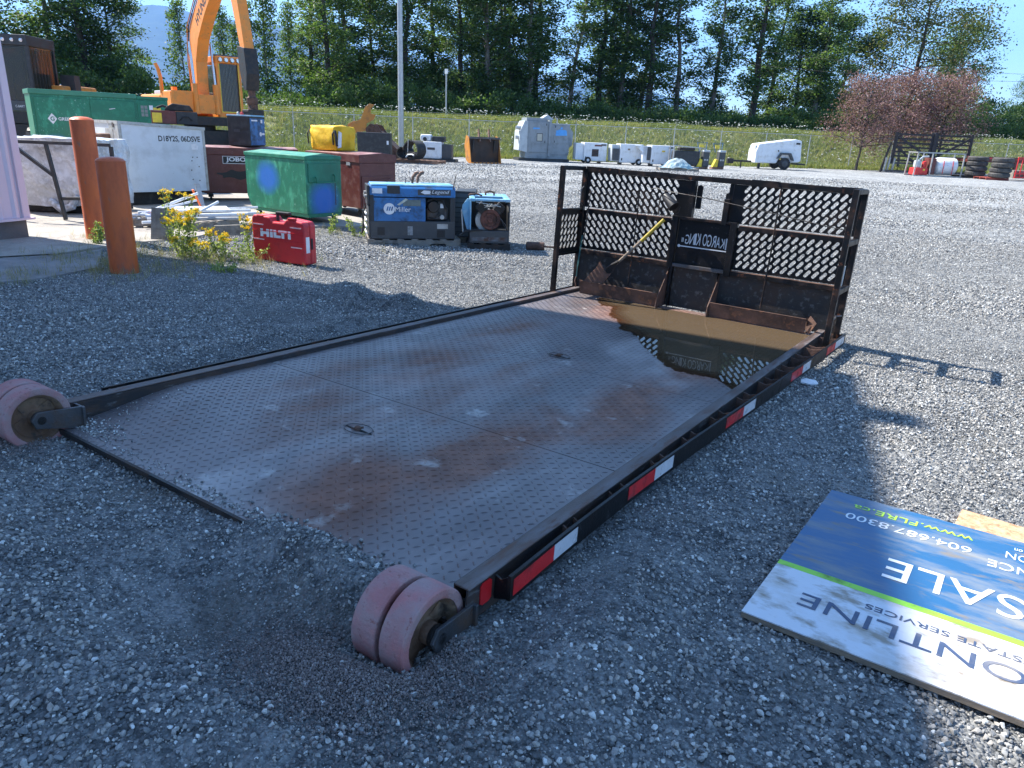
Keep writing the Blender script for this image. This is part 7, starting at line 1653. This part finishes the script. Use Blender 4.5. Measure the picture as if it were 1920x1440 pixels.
# ------------------------------------------------------------------ weeds near the bollards
m_weed = leaf_mat('weed_leaves', [(.10, .15, .04), (.20, .26, .07), (.34, .38, .14)], .7, .3); m_wstem = mat('weed_stem', (.15, .17, .07), .7)
m_yfl = leaf_mat('yellow_florets', [(.55, .30, .01), (.80, .55, .02), (.90, .72, .05)], .6, .2)
def weed(x, y, h, n_st, label, fl=True, spread=.12, seed=1, name='ragwort_plant', cat='plant', dens=1.0, m_l=None):
    t = thing(name, label, cat, (x, y, gz(x, y) - .01), 0, 'flowering weeds by the bollards' if fl else None); rg = random.Random(seed); nr = np.random.default_rng(seed)
    st_ = MB(); LP = []; FP = []
    for i in range(n_st):
        a = rg.uniform(0, 6.28); r = spread * rg.random() * .5; p = Vector((r * math.cos(a), r * math.sin(a), 0)); hh = h * rg.uniform(.7, 1.05); q = p + Vector((math.cos(a) * spread * rg.random(), math.sin(a) * spread * rg.random(), hh))
        mid = p.lerp(q, .5) + Vector((rg.gauss(0, .01), rg.gauss(0, .01), 0)); st_.tube([p, mid, q], [.004, .003, .002], 4, cap=False)
        for k in range(int(34 * dens)): u = rg.random() ** .8; c = p.lerp(mid, u * 2) if u < .5 else mid.lerp(q, u * 2 - 1); LP.append(c + Vector((rg.gauss(0, .022), rg.gauss(0, .022), rg.gauss(0, .01))))
        if fl:
            for k in range(5):
                e = q + Vector((rg.gauss(0, .028), rg.gauss(0, .028), rg.uniform(-.03, .02))); st_.tube([mid.lerp(q, .7), e], .0015, 3, cap=False)
                for _ in range(18): FP.append(e + Vector((rg.gauss(0, .010), rg.gauss(0, .010), rg.gauss(0, .007))))
    st_.build('stems', m_wstem, t); KIDS.setdefault(t.name, [])
    def lv(nm_, P, s, m_):
        P = np.array([p[:] for p in P]); me = leaves_mesh(nm_, P, nr.uniform(.7, 1.3, len(P)) * s, nr.random(len(P)), m_, seed); o = bpy.data.objects.new(nm_, me); COL.objects.link(o); o.parent = t; o['kind'] = 'stuff'
    lv('leaves', LP, .030, m_l or m_weed)
    if FP: lv('flower_heads', FP, .016, m_yfl)
weed(-4.05, 3.33, .50, 12, 'largest bushy plant thick with yellow flowers right of the shorter bollard', seed=31, spread=.14, dens=1.4)
weed(-4.28, 3.55, .62, 7, 'taller half faded flowering plant rising behind the largest one', seed=32, spread=.16)
weed(-4.72, 3.62, .68, 3, 'tall thin plant with one yellow flower bunch in front of the white enclosure', seed=33, spread=.06)
weed(-3.60, 3.50, .34, 7, 'small green plant with two yellow bunches between the big weed and the red case', seed=34, spread=.15)
weed(-3.55, 3.86, .50, 6, 'slender flowering plant touching the left end of the red case', seed=35, spread=.10, dens=1.6)
weed(-3.36, 3.68, .22, 8, 'low pale weeds in front of the left corner of the red case', False, .30, 36, 'low_weed', dens=1.3)
weed(-3.85, 3.42, .26, 10, 'low green weeds between the two yellow flowered plants', True, .30, 37, 'low_weed')
weed(-4.33, 6.30, .30, 8, 'green weed growing at the left end of the welder pallet', False, .22, 38, 'low_weed')
weed(-4.75, 6.15, .26, 5, 'dry thin weed by the caster of the green job box', False, .16, 39, 'low_weed')
weed(-5.35, 3.05, .28, 5, 'pale green sprout beside the taller bollard', False, .12, 40, 'low_weed', dens=1.8)
weed(-2.95, 3.05, .10, 6, 'tiny weed on the shaded gravel in front of the red case', False, .20, 41, 'low_weed')
# thin dry grass round the bollards and slab edges
m_dry = leaf_mat('dry_grass_blades', [(.16, .14, .06), (.30, .25, .13), (.42, .36, .22)], .8, .3)
DG2 = [grass_tuft(80 + i, (m_dry, m_gblade2, m_dry)[i % 3], 9, .16, .0018, .07) for i in range(3)]
P = []
for (cx, cy, r, n) in ((-3.5, 2.3, .30, 110), (-4.2, 3.2, .6, 200), (-3.5, 3.5, .5, 150), (-5.7, 3.25, .35, 40), (-4.7, 2.4, .35, 60), (-3.75, 1.5, .25, 60), (-4.6, 6.2, .5, 60), (-3.9, 2.3, .3, 60)):
    for _ in range(n):
        x, y = random.gauss(cx, r), random.gauss(cy, r * .7); P.append((x, y, gz(x, y)))
n = len(P); scatter('dry_grass', P, np.stack([RNG.normal(0, .2, n), RNG.normal(0, .2, n), RNG.uniform(0, 6.28, n)], -1), RNG.uniform(.3, .85, n), RNG.choice([0, 0, 2, 2, 1], n), DG2)
# small things on the gravel
o = MB().prism([(0, 0), (.10, -.01), (.16, .03), (.15, .09), (.06, .10), (.01, .06)], 0, .012).build('paper_scrap', m_decal, None, loc=(2.56, 3.44, gz(2.58, 3.5) + .012), bevel=.003); tag(o, 'torn white scrap lying against the rub rail in the shade', 'litter'); o.rotation_euler = (.15, .1, .4); o.scale = (.75, .75, 1)
# grass and a bit of dirt at the edge of the lot below the fence
P = []
for _ in range(2600):
    k = random.uniform(-4, 19); off = -abs(random.gauss(0, .55)) + .3; q = fpos(k, off); P.append((q.x, q.y, gz(q.x, q.y) - .02))
n = len(P); scatter('verge_grass', P, np.stack([RNG.normal(0, .15, n), RNG.normal(0, .15, n), RNG.uniform(0, 6.28, n)], -1), RNG.uniform(.25, .8, n), RNG.integers(0, 6, n), GT)

# the air: one closed box of thin haze round everything, sky outside it
hv = bpy.data.materials.new('haze_air'); hv.use_nodes = True; nt = hv.node_tree; nt.nodes.clear()
pv = nt.nodes.new('ShaderNodeVolumePrincipled'); ot = nt.nodes.new('ShaderNodeOutputMaterial'); nt.links.new(pv.outputs[0], ot.inputs['Volume'])
pv.inputs['Color'].default_value = (.16, .42, .95, 1); pv.inputs['Density'].default_value = 9e-5; pv.inputs['Anisotropy'].default_value = 0.0
hz_ = MB().bb((-15500, -15500, -40), (15500, 15500, 1750)).build('haze', hv, None); hz_['kind'] = 'stuff'
